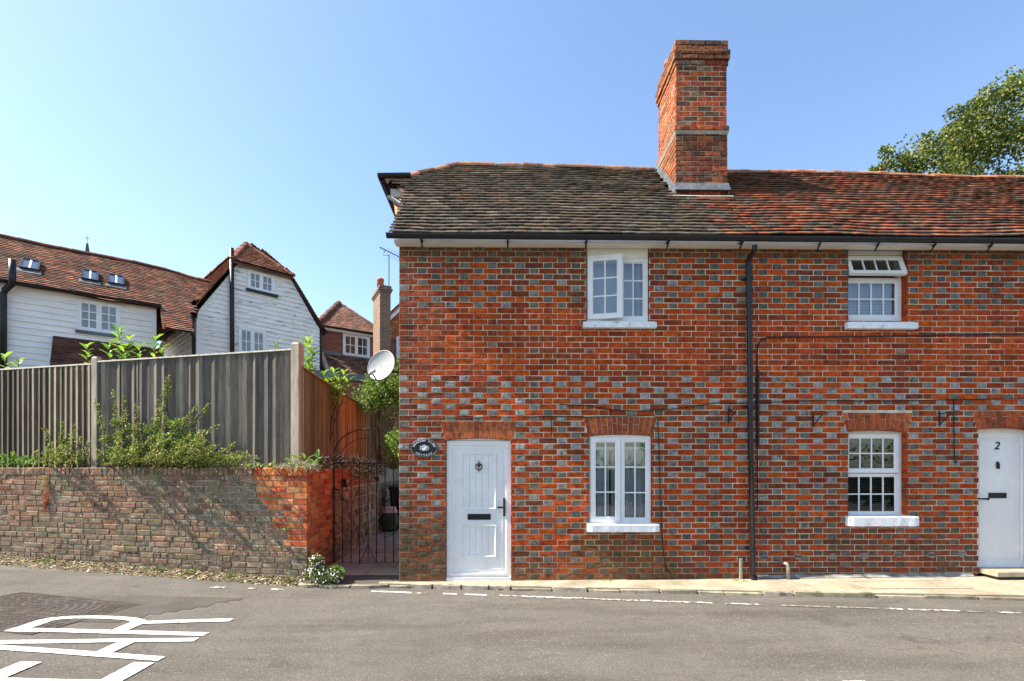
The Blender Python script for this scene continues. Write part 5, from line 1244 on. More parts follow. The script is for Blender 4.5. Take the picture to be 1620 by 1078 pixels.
af = empty('alley_fence', AF(3, 0, 1.45), AF.ang, 'brown featheredge fence running back along the alley wall', 'fence')
fence_boards(af, AF, 0.02, 2.05, lambda k: 2.86 - 0.03 * k, 1.42, -1, ((0.20, 0.162, 0.085), (0.165, 0.132, 0.07), (0.24, 0.19, 0.098)), 0.0)
fence_boards(af, AF, 2.15, 4.85, lambda k: 2.83 - 0.0 * k, 1.42, -1, ((0.42, 0.228, 0.092), (0.37, 0.20, 0.082), (0.46, 0.255, 0.105)), 0.0)
fence_boards(af, AF, 4.95, 8.6, lambda k: 2.88 + 0.06 * k, 1.42, -1, ((0.27, 0.21, 0.125), (0.31, 0.24, 0.15), (0.22, 0.17, 0.10)), 0.0)
for (a, c, za, zc) in ((0.02, 2.1, 2.865, 2.835), (2.1, 4.9, 2.84, 2.84), (4.9, 8.6, 2.89, 2.95)): cap(af, AF, a, c, za, zc, 0.0, (0.24, 0.17, 0.10))
for x in (2.1, 4.9, 8.6): post(af, AF, x, 0.02, 1.38, 2.96 if x < 4 else 3.0, 0.085, (0.20, 0.15, 0.09))

fence_boards(af, Fr((0, 8.8, 0)), -3.4, LEFT + 1.2, lambda k: 1.9, 0.0, -1, ((0.20, 0.162, 0.085), (0.165, 0.132, 0.07)), 0.0)
# ------------------------------------------------------------------ alley floor and gate
b = MB(); b.box(FW, -3.15, LEFT + 0.01, 0.3, 9.0, -0.2, -0.012); path = b.build('alley_path', M['cement'], kind='structure'); ROOTM[path.name] = Matrix.Identity(4)
y = 0.42; r = 0
while y < 9:
    h = 0.45; x = -3.14 + (0.3 if r % 2 else 0)
    while x < LEFT - 0.05:
        c = min(x + 0.6, LEFT); dz = U(-.003, .003)
        b = MB(); b.hexa([(x + .005, y + .005, -.02), (c - .005, y + .005, -.02), (c - .005, y + h - .005, -.02), (x + .005, y + h - .005, -.02), (x + .007, y + .007, 0.004 + dz), (c - .007, y + .007, .004 + dz), (c - .007, y + h - .007, .004), (x + .007, y + h - .007, .004)], jit((0.25, 0.215, 0.16), 0.15)); b.build('paving_slab', M['slab'], path); x += 0.6
    y += h; r += 1
b = MB()
for i in range(8):
    xa, xb = -2.66 + 1.3 * i / 8, -2.66 + 1.3 * (i + 1) / 8
    for (ya, yb) in ((-0.10, 0.16), (0.16, 0.42)): b.poly([(p[0], p[1], -0.020 + 0.055 * p[1] + 0.006 * nz(p[0], p[1], 0, 5)) for p in ((xa, ya), (xb, ya), (xb, yb), (xa, yb))])
b.build('alley_apron', M['patch'], None, True, kind='structure')
GYY = 1.30; gx0, gx1 = PX(528.5, GYY), PX(636, GYY)
gate = empty('iron_gate', ((gx0 + gx1) / 2, GYY, 0.0), 0, 'black wrought iron gate with arched top closing the alley', 'gate')
zt, zb = PZ(733, GYY), PZ(890.5, GYY)
b = MB()
for x in (gx0, gx1): b.box(FW, x - 0.010, x + 0.010, GYY - 0.010, GYY + 0.010, zb - 0.01, zt + 0.12)
for z in (zt, zb): b.box(FW, gx0 + 0.010, gx1 - 0.010, GYY - 0.009, GYY + 0.009, z - 0.008, z + 0.008)
b.build('gate_frame', M['iron'], gate)
for k in range(1, 8):
    x = gx0 + (gx1 - gx0) * k / 8; MB().tube([(x, GYY, zb), (x, GYY, zt)], 0.0075, 6).build('bar', M['iron'], gate)
xc = (gx0 + gx1) / 2; hw = (gx1 - gx0) / 2; za = PZ(679, GYY)
b = MB(); b.tube([(xc - hw * math.cos(t), GYY, zt + 0.10 + (za - zt - 0.10) * math.sin(t) ** 0.9) for t in lin(0, math.pi, 25)], 0.009, 6); b.build('arch', M['iron'], gate)
b = MB(); b.tube([(xc - hw * .86 * math.cos(t), GYY, zt + 0.02 + (za - zt - 0.16) * math.sin(t)) for t in lin(0, math.pi, 21)], 0.005, 6); b.tube([(xc, GYY, zt), (xc, GYY, za)], 0.006, 6); b.build('inner_arch', M['iron'], gate)
def spiral(cx_, cz_, r, turns, sgn, a0): return [(cx_ + sgn * r * (1 - t * .8) * math.cos(a0 + t * turns * 6.28), GYY - .004, cz_ + r * (1 - t * .8) * math.sin(a0 + t * turns * 6.28)) for t in lin(0, 1, 22)]
b = MB()
for s in (-1, 1):
    b.tube([(xc, GYY - .004, zb + 0.30), (xc + s * 0.05, GYY - .004, zb + 0.16), (xc + s * 0.125, GYY - .004, zb + 0.03)], 0.005, 5)
    b.tube(spiral(xc + s * 0.062, zb + 0.055, 0.05, 1.4, s, -1.2), 0.005, 5)
    for zz in (0.42, 0.95):
        b.tube([(xc + s * hw, GYY - .004, zb + zz + 0.25), (xc + s * hw * .7, GYY - .004, zb + zz + 0.02), (xc + s * hw * .45, GYY - .004, zb + zz - 0.02), (xc + s * hw * .28, GYY - .004, zb + zz + 0.18)], 0.0045, 5)
    b.tube(spiral(xc + s * hw * .75, zb + 0.66, 0.05, 1.2, s, 0.8), 0.0045, 5)
b.build('scrollwork', M['iron'], gate)
b = MB(); lz = PZ(774, GYY); b.tube([(gx0 - 0.04, GYY - 0.02, lz), (gx0 + 0.06, GYY - 0.02, lz - .004), (gx0 + 0.10, GYY - .03, lz - .012)], [0.012, 0.014, 0.008], 6); b.box(FW, gx0 - 0.05, gx0 - 0.012, GYY - 0.03, GYY + 0.02, lz - 0.07, lz - 0.03); b.build('latch', M['iron'], gate)
# wheelie bin and compost sack at the far end
bx, by = -2.47, 5.75
bn = empty('wheelie_bin', (bx, by, 0.004), 0, 'black wheelie bin standing at the end of the alley', 'bin')
b = MB(); b.hexa([(bx - .22, by - .24, .06), (bx + .22, by - .24, .06), (bx + .22, by + .26, .06), (bx - .22, by + .26, .06), (bx - .28, by - .33, 1.02), (bx + .28, by - .33, 1.02), (bx + .28, by + .36, 1.02), (bx - .28, by + .36, 1.02)]); b.box(FW, bx - .295, bx + .295, by - .345, by - .30, 0.97, 1.019); b.build('body', M['black'], bn)
b = MB(); b.hexa([(bx - .30, by - .37, 1.021), (bx + .30, by - .37, 1.021), (bx + .30, by + .38, 1.021), (bx - .30, by + .38, 1.021), (bx - .26, by - .33, 1.06), (bx + .26, by - .33, 1.06), (bx + .26, by + .34, 1.10), (bx - .26, by + .34, 1.10)]); b.build('lid', M['black'], bn)
for s in (-1, 1): MB().tube([(bx + s * .20, by + .26, .10), (bx + s * .26, by + .26, .10)], 0.10, 14).build('wheel', M['black'], bn)
sx, sy = PX(617, 5.2), 5.15
sk = empty('compost_sack', (sx, sy, 0.004), 0, 'half full green compost sack with printed top leaning by the bin', 'sack')
def sackpart(name, m, z0, z1):
    b = MB(); n = 18; rows = []
    for i in range(7):
        z = z0 + (z1 - z0) * i / 6; k = z / 0.55; wx = 0.17 * (0.92 + 0.25 * math.sin(k * 3.0)) * (1 - 0.35 * max(0, k - 0.7)); wy = 0.13 * (1 - 0.6 * max(0, k - 0.5))
        rows.append([(sx - 0.02 * k + wx * math.copysign(abs(math.cos(t)) ** .6, math.cos(t)) * (1 + .06 * nz(t, z * 6, 1)), sy + 0.1 * k + wy * math.copysign(abs(math.sin(t)) ** .7, math.sin(t)), 0.006 + z + .01 * nz(t, z * 4, 3)) for t in lin(0, 6.283 * (n - 1) / n, n)])
    b.v = [p for r_ in rows for p in r_]; b.f = [(i * n + k, i * n + (k + 1) % n, (i + 1) * n + (k + 1) % n, (i + 1) * n + k) for i in range(6) for k in range(n)] + [tuple(6 * n + k for k in range(n)), tuple(range(n - 1, -1, -1))]; b.c = [None] * len(b.f)
    b.build(name, m, sk, True)
sackpart('sack_body', M['sack'], 0.0, 0.42); sackpart('sack_mouth', M['sack_top'], 0.421, 0.56)

# ------------------------------------------------------------------ background houses
def hit(fr, u, v, y=0.0):
    """photo direction met with the frame's wall plane -> local x, z"""
    o = Vector((0, -DIST, EYE)); d = Wd(u, v, 1.0) - o; n = fr.ey; q = fr(0, y, 0)
    t = (q - o).dot(n) / d.dot(n); p = o + d * t
    return (p - fr.o).dot(fr.ex), p.z
def hitplane(u, v, p0, n):
    o = Vector((0, -DIST, EYE)); d = Wd(u, v, 1.0) - o; return o + d * ((p0 - o).dot(n) / d.dot(n))
def weatherboard(parent, fr, z0, z1, ext, ex, holes, m, col=None):
    z = z0
    while z < z1 - 0.02:
        zt = min(z + ex, z1); a, c = ext(z); a2, c2 = ext(zt)
        cuts = [(h[0], h[1]) for h in holes if h[2] - 0.02 < (z + zt) / 2 < h[3] + 0.02]
        for (s, e) in subtract(a, c, cuts):
            s2 = a2 if s == a else s; e2 = c2 if e == c else e
            if e - s < 0.05 or e2 - s2 < 0.02: continue
            b = MB(); w = U(-.004, .004)
            b.hexa([fr(s, -0.042, z + w), fr(e, -0.042, z - w), fr(e, 0.0, z - w), fr(s, 0.0, z + w), fr(s2, -0.006, zt + 0.015), fr(e2, -0.006, zt + 0.015), fr(e2, 0.0, zt + 0.015), fr(s2, 0.0, zt + 0.015)])
            b.build('weatherboard', M[m], parent)
        z += ex
def far_window(house, fr, x0, x1, z0, z1, lights, cols, rows, blind=True, y=-0.055, m='white_paint'):
    fn = lambda a, yy, z: fr(a, yy, z)
    b = MB(); rect_frame(b, fn, x0, x1, z0, z1, 0.06, y, y + 0.10); w = b.build('window', M[m], house)
    n = lights; g = (x1 - x0 - 0.10) / n
    for k in range(n): sash(w, fn, x0 + 0.05 + g * k, x0 + 0.05 + g * (k + 1), z0 + 0.04, z1 - 0.04, 0.055, y + 0.012, cols, rows, 'glass_dim', 0.03, m=m)
    b = MB(); b.box(fr, x0 + 0.05, x1 - 0.05, y + 0.085, y + 0.095, z0 + 0.04, z1 - 0.04); b.build('blind' if blind else 'dark_room', M['blind_dark' if not blind else 'blind_far'], w)
    return w
house = empty('weatherboarded_house', Wd(246, 740, 15) * 1.0, rad(37.5), 'white weatherboarded house with red brown tiled roofs behind the fence', 'house')
house.location.z = 1.42; ROOTM[house.name] = (Matrix.Translation(house.location) @ Matrix.Rotation(rad(37.5), 4, 'Z')).inverted()
o_ = Wd(246, 740, 15); A = Fr((o_.x, o_.y, 0), rad(37.5))
zeA = hit(A, 246, 484)[1]
wA = MB(); wA.box(A, -9.5, -0.005, 0.002, 3.8, 1.3, zeA - 0.02); wallA = wA.build('main_wall', M['boards'], house)
wx0, wz1 = hit(A, 121, 473); wx1, wz0 = hit(A, 191, 531)
weatherboard(wallA, A, 1.42, zeA - 0.14, lambda z: (-9.5, -0.10), 0.163, [(wx0, wx1, wz0, wz1)], 'boards')
b = MB(); b.box(A, -0.10, 0.02, -0.046, 0.0, 1.42, zeA - 0.14); b.box(A, -9.5, 0.02, -0.048, 0.0, zeA - 0.135, zeA); b.build('corner_boards', M['white_paint'], wallA)
w = far_window(house, A, wx0, wx1, wz0, wz1, 2, 2, 3)
b = MB(); b.box(A, wx0 - 0.02, wx1 - 0.1, -0.09, 0.0, wz0 - 0.09, wz0 - 0.005); b.build('window_sill', M['lead'], w)
# main roof
o_ = Wd(312, 740, 16); B = Fr((o_.x, o_.y, 0), rad(45))
def clearB(p):
    q = p - B.o; return not ((q.dot(B.ey) < 0.25 and q.dot(B.ex) > -0.12) or (q.dot(B.ey) < 6 and q.dot(B.ex) > 1.2))
RR, RPz = 2.25, 0.80
SA = math.hypot(RR + 0.2, (RR + 0.2) * RPz)
upA = (A.ey + Vector((0, 0, RPz))).normalized(); nA = A.ex.cross(upA).normalized()
if nA.z < 0: nA = -nA
EA = A(0, -0.2, zeA - 0.2 * RPz + 0.06)
def PA(s, t, h):
    sag = -0.16 * clamp((s + 0.5) / 3.0) * clamp(t / SA) + 0.04 * nz(s, t, 0, 0.5) + 0.03 * nz(s, t, 4, 1.3)
    return EA + A.ex * s + upA * t + nA * h + Vector((0, 0, sag))
FART = ((0.20, 0.075, 0.045), (0.14, 0.062, 0.042), (0.25, 0.092, 0.052), (0.095, 0.05, 0.038), (0.17, 0.085, 0.058), (0.12, 0.075, 0.055))
fc = lambda s, t: jit(rnd.choice(FART), 0.3, 0.1)
b = MB()
for i in range(70):
    s0, s1 = -9.5 + i * .2, -9.3 + i * .2
    for j in range(-5 if 0.05 < s0 < 0.75 else 0, 12):
        t0, t1 = SA * j / 12, SA * (j + 1) / 12
        if clearB(PA(s1, (t0 + t1) / 2, 0)): b.poly([PA(s0, t0, -.02), PA(s1, t0, -.02), PA(s1, t1, -.02), PA(s0, t1, -.02)], (0.1, 0.05, 0.04))
    e0, e1 = PA(s0, SA, -.02), PA(s1, SA, -.02); b.poly([e0, e1, e1 + A.ey * 2.4 + Vector((0, 0, -1.9)), e0 + A.ey * 2.4 + Vector((0, 0, -1.9))], (0.1, 0.05, 0.04))
roofA = b.build('main_roof', M['tile_far'], house)
pieces(tile_field(PA, -9.5, 4.4, SA, 0.115, 0.18, lambda s, t: clearB(PA(s, t, 0)), fc, 0.016, 0.016), 'tile', M['tile_far'], roofA, 0, 'tilework')
PA2 = lambda s, t, h: PA(s, t - 1.27, h)
pieces(tile_field(PA2, 0.10, 0.85, 1.27, 0.115, 0.18, lambda s, t: clearB(PA2(s, t, 0)), fc, 0.016, 0.016), 'tile', M['tile_far'], roofA, 0, 'tilework')
m_ = MB()
for s in lin(-9.5, 3.4, 44):
    for p in half_round(PA(s, SA, 0), PA(s + 0.30, SA, 0), 0.10, 7, 0.34, FART[:3]): m_.add(*p)
m_.build('ridge_tilework', M['tile_far'], roofA, kind='stuff')
b = MB(); trough(b, [A(-9.5, -0.27, zeA - 0.05), A(-4, -0.27, zeA - 0.06), A(0.13, -0.27, zeA - 0.07)], 0.065, 9, -A.ey); b.build('gutter', M['black'], roofA)
for (u0, v0, u1, v1) in ((35, 413, 62, 433), (130, 430, 156, 449.5), (171, 437, 197, 456)):
    c0 = hitplane(u0, v0, EA, nA); c1 = hitplane(u1, v1, EA, nA)
    s0, s1 = (c0 - EA).dot(A.ex), (c1 - EA).dot(A.ex); t0, t1 = (c1 - EA).dot(upA), (c0 - EA).dot(upA); t0, t1 = min(t0, t1), max(t0, t1)
    if s1 - s0 < 0.3: s1 = s0 + 0.5
    fn = lambda a, y, z: EA + A.ex * a + upA * z + nA * (0.11 - y)
    b = MB(); rect_frame(b, fn, s0, s1, t0, t1, 0.045, 0.0, 0.10); sk_ = b.build('skylight', M['black'], house)
    for k in (0, 1):
        xa, xb = s0 + 0.045 + (s1 - s0 - 0.09) * k / 2, s0 + 0.045 + (s1 - s0 - 0.09) * (k + 1) / 2; MB().poly([fn(xa, 0.02, t0 + .045), fn(xb, 0.02, t0 + .045), fn(xb, 0.02, t1 - .045), fn(xa, 0.02, t1 - .045)]).build('pane', M['glass'], sk_)
    b = MB(); xm = (s0 + s1) / 2; b.hexa([fn(xm - .02, .012, t0 + .04), fn(xm + .02, .012, t0 + .04), fn(xm + .02, .03, t0 + .04), fn(xm - .02, .03, t0 + .04), fn(xm - .02, .012, t1 - .04), fn(xm + .02, .012, t1 - .04), fn(xm + .02, .03, t1 - .04), fn(xm - .02, .03, t1 - .04)]); b.build('glazing_bar', M['white_paint'], sk_)
    b = MB(); b.poly([fn(s0 + .04, .07, t0 + .04), fn(s1 - .04, .07, t0 + .04), fn(s1 - .04, .07, t1 - .04), fn(s0 + .04, .07, t1 - .04)]); b.build('skylight_blind', M['blind_pale'], sk_)
    b = MB(); b.hexa([fn(s0 - .05, .075, t0 - .16), fn(s1 + .05, .075, t0 - .16), fn(s1 + .05, .075, t0), fn(s0 - .05, .075, t0), fn(s0 - .05, .065, t0 - .16), fn(s1 + .05, .065, t0 - .16), fn(s1 + .05, .05, t0), fn(s0 - .05, .05, t0)]); b.build('flashing', M['lead'], sk_)
# soil pipe, lean-to roof
b = MB(); g = lambda u, v, y=-0.14: A(hit(A, u, v, y)[0], y, hit(A, u, v, y)[1])
b.tube([g(19.5, 411, -.35), g(19.5, 440, -.35), g(18, 450, -.33), g(8, 459, -.16), g(5, 466), g(5, 500), g(5, 600)], 0.075, 10); b.build('soil_pipe', M['black'], house, True)
lx0, lz0 = hit(A, 84, 535); lx1 = hit(A, 238, 556)[0] + 0.3
dn = (-A.ey * 0.9 + Vector((0, 0, -0.95))).normalized(); ln_ = A.ex.cross(dn).normalized(); ln_ = ln_ if ln_.z > 0 else -ln_
LT_ = A(0, -0.03, lz0 + 0.05) + dn * 1.5
PLt = lambda s, t, h: LT_ + A.ex * s - dn * t + ln_ * h
b = MB(); b.prism([PLt(lx0, 0, 0), PLt(lx1, 0, 0), PLt(lx1, 1.5, 0), PLt(lx0, 1.5, 0)], [PLt(lx0, 0, -.1), PLt(lx1, 0, -.1), PLt(lx1, 1.5, -.1), PLt(lx0, 1.5, -.1)], (0.09, 0.05, 0.04)); lt = b.build('lean_to_roof', M['tile_far'], house)
pieces(tile_field(PLt, lx0, lx1, 1.5, 0.115, 0.18, lambda s, t: True, lambda s, t: jit((0.12, 0.05, 0.035), .3), 0.014, 0.012), 'tile', M['tile_far'], lt, 0, 'tilework')
ring = [A(lx0 + 0.06, -0.03, lz0), A(lx0 + 0.06, -0.98, lz0 - 1.0), A(lx0 + 0.06, -0.98, 1.42), A(lx0 + 0.06, -0.03, 1.42)]; MB().prism(ring, [p + A.ex * (lx1 - lx0 - 0.1) for p in ring]).build('lean_to_wall', M['boards'], house)
# gabled wing
eL, hL, hR, eR = hit(B, 302, 502), hit(B, 371, 421), hit(B, 455, 431), hit(B, 506, 521)
wr = hit(B, 505, 600)[0]
def extB(z):
    if z < eL[1]: a = 0.0
    else: a = eL[0] + (hL[0] - eL[0]) * (z - eL[1]) / (hL[1] - eL[1]) + 0.05
    if z < eR[1]: c = wr
    else: c = eR[0] + (hR[0] - eR[0]) * (z - eR[1]) / (hR[1] - eR[1]) - 0.05
    return max(a, 0.0), min(c, wr)
zhip = (hL[1] + hR[1]) / 2
ring = [(0, 1.3), (wr, 1.3), (wr, eR[1]), (hR[0] - .05, zhip - .08), (hL[0] + .05, zhip - .08), (0.03, eL[1] + 0.10)]
b = MB(); b.prism([B(a, 0.002, z) for a, z in ring], [B(a, 5.5, z) for a, z in ring]); wallB = b.build('wing_wall', M['boards_worn'], house)
u0, z1_ = hit(B, 391, 426.5); u1, z0_ = hit(B, 434, 467); l0, y1_ = hit(B, 376.5, 517); l1, y0_ = hit(B, 420.5, 566)
weatherboard(wallB, B, 1.42, zhip - 0.02, extB, 0.155, [(u0, u1, z0_, z1_), (l0, l1, y0_, y1_)], 'boards_worn')
BL = Fr(B(0, 5.5, 0), rad(-45))
weatherboard(wallB, BL, 1.42, eL[1] - 0.05, lambda z: (0.0, 5.44), 0.155, [], 'boards')
b = MB(); b.box(B, -0.03, 0.09, -0.04, 0.0, 1.42, eL[1] - 0.02); b.build('corner_board', M['white_paint'], wallB)
w = far_window(house, B, u0, u1, z0_, z1_, 2, 2, 2); b = MB(); b.box(B, u0 - 0.05, u1 + 0.08, -0.11, 0.0, z0_ - 0.10, z0_ - 0.005); b.build('window_sill', M['black'], w)
far_window(house, B, l0, l1, y0_, y1_, 2, 2, 2)
g = lambda u, v, y=-0.13: B(hit(B, u, v, y)[0], y, hit(B, u, v, y)[1])
b = MB(); b.tube([g(366.5, 393), g(367, 480), g(368, 640)], 0.07, 10); b.build('vent_pipe', M['black'], house, True)
def slope_plane(pa, pb, over, back, front=0.16):
    """roof slope through two wall points (local x,z), running back along the wing"""
    d = Vector((pb[0] - pa[0], 0, pb[1] - pa[1])); L = d.length; d.normalize(); dw = B.ex * d.x + Vector((0, 0, d.z)); st = B(pa[0], 0, pa[1]) - dw * over
    n = B.ey.cross(dw).normalized(); n = n if n.z > 0 else -n
    return (lambda s, t, h: st + B.ey * (s - front) + dw * t + n * (h + 0.07 + 0.03 * nz(s, t, 3, .8) + 0.05 * math.exp(-t * 2))), L + over
xr = (hL[0] + hR[0]) / 2
zr = hL[1] + (xr - hL[0]) * (hL[1] - eL[1]) / (hL[0] - eL[0])
PL_, LL = slope_plane((eL[0], eL[1]), (xr, zr), 0.38, 6.5)
PRr, LRr = slope_plane((eR[0], eR[1]), (xr, zr), 0.25, 6.5)
hipk = (hL[1] - eL[1]) / (zr - eL[1])
b = MB()
for P_, L_ in ((PL_, LL), (PRr, LRr)):
    for i in range(8):
        for j in range(5):
            t0, t1 = L_ * j / 5, L_ * (j + 1) / 5
            f = lambda t: max(0, (t - L_ * (hipk * 0.88 + 0.12))) * 1.0
            s = lambda i_, t: f(t) + (6.5 - f(t)) * i_ / 8
            b.poly([P_(s(i, t0), t0, -.02), P_(s(i + 1, t0), t0, -.02), P_(s(i + 1, t1), t1, -.02), P_(s(i, t1), t1, -.02)], (0.1, 0.05, 0.04))
roofB = b.build('wing_roof', M['tile_far'], house)
for P_, L_ in ((PL_, LL), (PRr, LRr)):
    pieces(tile_field(P_, 0.0, 6.5, L_, 0.115, 0.18, lambda s, t: s > max(0, (t - L_ * (hipk * 0.88 + 0.12))) * 1.0 - 0.05, fc, 0.016, 0.016), 'tile', M['tile_far'], roofB, 0, 'tilework')
ap = PL_(max(0, LL - LL * (hipk * 0.88 + 0.12)), LL, 0.0)
h0, h1 = B(hL[0] - 0.12, -0.2, zhip - 0.04), B(hR[0] + 0.12, -0.2, zhip - 0.04)
hm = (h0 + h1) / 2; du_ = (ap - hm); dul = du_.length; dun = du_.normalized(); hw_ = (h1 - h0).length / 2; hnn = B.ex.cross(dun).normalized(); hnn = hnn if hnn.z > 0 else -hnn
PHb = lambda s, t, h: hm + B.ex * s + dun * t + hnn * (h + 0.03)
b = MB(); b.prism([h0, h1, ap], [h0 - Vector((0, 0, .08)), h1 - Vector((0, 0, .08)), ap - Vector((0, 0, .1))], (0.1, 0.05, 0.04)); b.build('hip_end', M['tile_far'], roofB)
pieces(tile_field(PHb, -hw_, hw_, dul, 0.12, 0.18, lambda s, t: abs(s) < hw_ * (1.03 - t / dul), lambda s, t: jit(rnd.choice(((0.24, 0.095, 0.055), (0.18, 0.08, 0.05), (0.29, 0.13, 0.08))), .3), 0.022, 0.02), 'hip_tile', M['tile_far'], roofB, 120, 'hip_tilework', minpx=14)
m_ = MB()
for (pa, pb) in ((h0, ap), (h1, ap), (ap, PL_(6.5, LL, 0))):
    for p in half_round(pa + Vector((0, 0, .02)), pb + Vector((0, 0, .02)), 0.11, 7, 0.20, FART[:3]): m_.add(*p)
m_.build('hip_ridge_tilework', M['tile_far'], roofB, kind='stuff')
g0 = PL_(0.05, 0.06, -0.10)
b = MB(); b.tube([g0, g0 + B.ex * .1 - B.ey * 0.02 + Vector((0, 0, -.1)), B(-0.12, 0.12, eL[1] - 0.42), B(-0.08, 0.1, eL[1] - 0.6), B(-0.08, 0.1, 1.5)], 0.05, 8); b.build('wing_downpipe', M['black'], house, True)
b = MB(); b.tube([B(eR[0] + 0.1, -0.05, eR[1] + .02), B(wr + 0.05, 0.0, eR[1] - 0.3), B(wr + 0.07, 0.05, 1.5)], 0.055, 8); b.build('wing_downpipe', M['black'], house, True)

# ---- brick house with hipped roof
def brick_tex(name, c1, c2, mo):
    m = bpy.data.materials.new(name); m.use_nodes = True; nt = m.node_tree; L = nt.links; bs = nt.nodes['Principled BSDF']; bs.inputs['Roughness'].default_value = 0.9
    tc = _n(nt, 'ShaderNodeTexCoord'); sp = _n(nt, 'ShaderNodeSeparateXYZ'); L.new(tc.outputs['Object'], sp.inputs[0]); ad = _n(nt, 'ShaderNodeMath', operation='ADD'); L.new(sp.outputs[0], ad.inputs[0]); L.new(sp.outputs[1], ad.inputs[1])
    cb = _n(nt, 'ShaderNodeCombineXYZ'); L.new(ad.outputs[0], cb.inputs[0]); L.new(sp.outputs[2], cb.inputs[1])
    t = _n(nt, 'ShaderNodeTexBrick'); L.new(cb.outputs[0], t.inputs['Vector']); t.inputs['Scale'].default_value = 1.0; t.inputs['Brick Width'].default_value = 0.225; t.inputs['Row Height'].default_value = 0.075; t.inputs['Mortar Size'].default_value = 0.008
    t.inputs['Color1'].default_value = (*c1, 1); t.inputs['Color2'].default_value = (*c2, 1); t.inputs['Mortar'].default_value = (*mo, 1); L.new(t.outputs['Color'], bs.inputs['Base Color'])
    bp = _n(nt, 'ShaderNodeBump'); bp.inputs['Strength'].default_value = 0.6; bp.inputs['Distance'].default_value = 0.01; bp.invert = True; L.new(t.outputs['Fac'], bp.inputs['Height']); L.new(bp.outputs['Normal'], bs.inputs['Normal'])
    return m
M['brick_far'] = brick_tex('brick_far', (0.30, 0.075, 0.035), (0.16, 0.055, 0.035), (0.26, 0.21, 0.16))
M['brick_stack'] = brick_tex('brick_stack', (0.22, 0.105, 0.058), (0.13, 0.078, 0.05), (0.30, 0.25, 0.18))
o_ = Wd(507, 740, 20); Cf = Fr((o_.x, o_.y, 0), rad(34))
hC = empty('brick_house', (o_.x, o_.y, 1.42), rad(34), 'small brick house with hipped tiled roof and white window beyond the alley fence', 'house')
zeC = hit(Cf, 512, 518)[1]; cw = hit(Cf, 612, 540)[0]
b = MB(); b.box(Cf, 0, cw, 0.002, 3.2, 1.3, zeC); b.build('wall', M['brick_far'], hC)
x0, z1_ = hit(Cf, 542, 527.5); x1, z0_ = hit(Cf, 584.5, 567); far_window(hC, Cf, x0, x1, z0_, z1_, 2, 2, 2, False)
b = MB(); b.box(Cf, -0.1, cw + 0.05, -0.2, 0.0, zeC - 0.13, zeC - 0.02); b.build('fascia', M['white_paint'], hC)
b = MB(); trough(b, [Cf(-0.12, -0.27, zeC - 0.02), Cf(cw, -0.27, zeC - 0.05)], 0.06, 9, -Cf.ey); b.build('gutter', M['black'], hC)
b = MB(); b.tube([Cf(-0.02, -0.12, zeC - .1), Cf(-0.02, -0.12, 1.5)], 0.05, 8); b.build('downpipe', M['black'], hC)
apx, apz = hit(Cf, 536, 481, 1.5)
E0, E1 = Cf(-0.2, -0.25, zeC), Cf(cw - 0.1, -0.25, zeC); AP = Cf(apx, 1.5, apz); hmx = (AP - Cf.o).dot(Cf.ex)
dnC = (Cf.ey * 1.75 + Vector((0, 0, apz - zeC))); LC = dnC.length; dnC.normalize(); nC = Cf.ex.cross(dnC).normalized(); nC = nC if nC.z > 0 else -nC
PC_ = lambda s, t, h: Cf(s, -0.25, zeC) + dnC * t + nC * (h + .02 + .03 * nz(s, t, 1, 1))
eB0, eB1 = Cf(-0.2, 3.4, zeC), Cf(cw - 0.1, 3.4, zeC)
b = MB(); b.poly([E0, E1, AP], (.12, .06, .045)); b.poly([E1, eB1, AP], (.12, .06, .045)); b.poly([eB1, eB0, AP], (.12, .06, .045)); b.poly([eB0, E0, AP], (.12, .06, .045)); rC = b.build('roof', M['tile_far'], hC)
pieces(tile_field(PC_, -0.2, cw - 0.1, LC, 0.11, 0.17, lambda s, t: -0.2 + (hmx + 0.2) * t / LC < s < cw - 0.1 + (hmx - cw + 0.1) * t / LC, lambda s, t: jit(rnd.choice(((0.20, 0.10, 0.07), (0.16, 0.085, 0.062), (0.23, 0.12, 0.085))), .2), 0.012, 0.010), 'tile', M['tile_far'], rC, 0, 'tilework')
sdL = (eB0 - E0).normalized(); upL = (AP - (E0 + eB0) / 2); LLn = upL.length; upL.normalize(); nL = sdL.cross(upL).normalized(); nL = nL if nL.z > 0 else -nL; wL = (eB0 - E0).length
PCL = lambda s, t, h: (E0 + eB0) / 2 + sdL * s + upL * t + nL * (h + .02)
pieces(tile_field(PCL, -wL / 2, wL / 2, LLn, 0.11, 0.17, lambda s, t: abs(s) < wL / 2 * (1 - t / LLn), fc, 0.014, 0.014), 'tile', M['tile_far'], rC, 0, 'tilework')
m_ = MB()
for pa in (E0, E1):
    for p in half_round(pa + Vector((0, 0, .03)), AP + Vector((0, 0, .03)), 0.13 if pa is E0 else 0.085, 7, 0.17, ((0.12, 0.06, 0.042), (0.16, 0.08, 0.055))): m_.add(*p)
m_.build('hip_tilework', M['tile_far'], rC, kind='stuff')
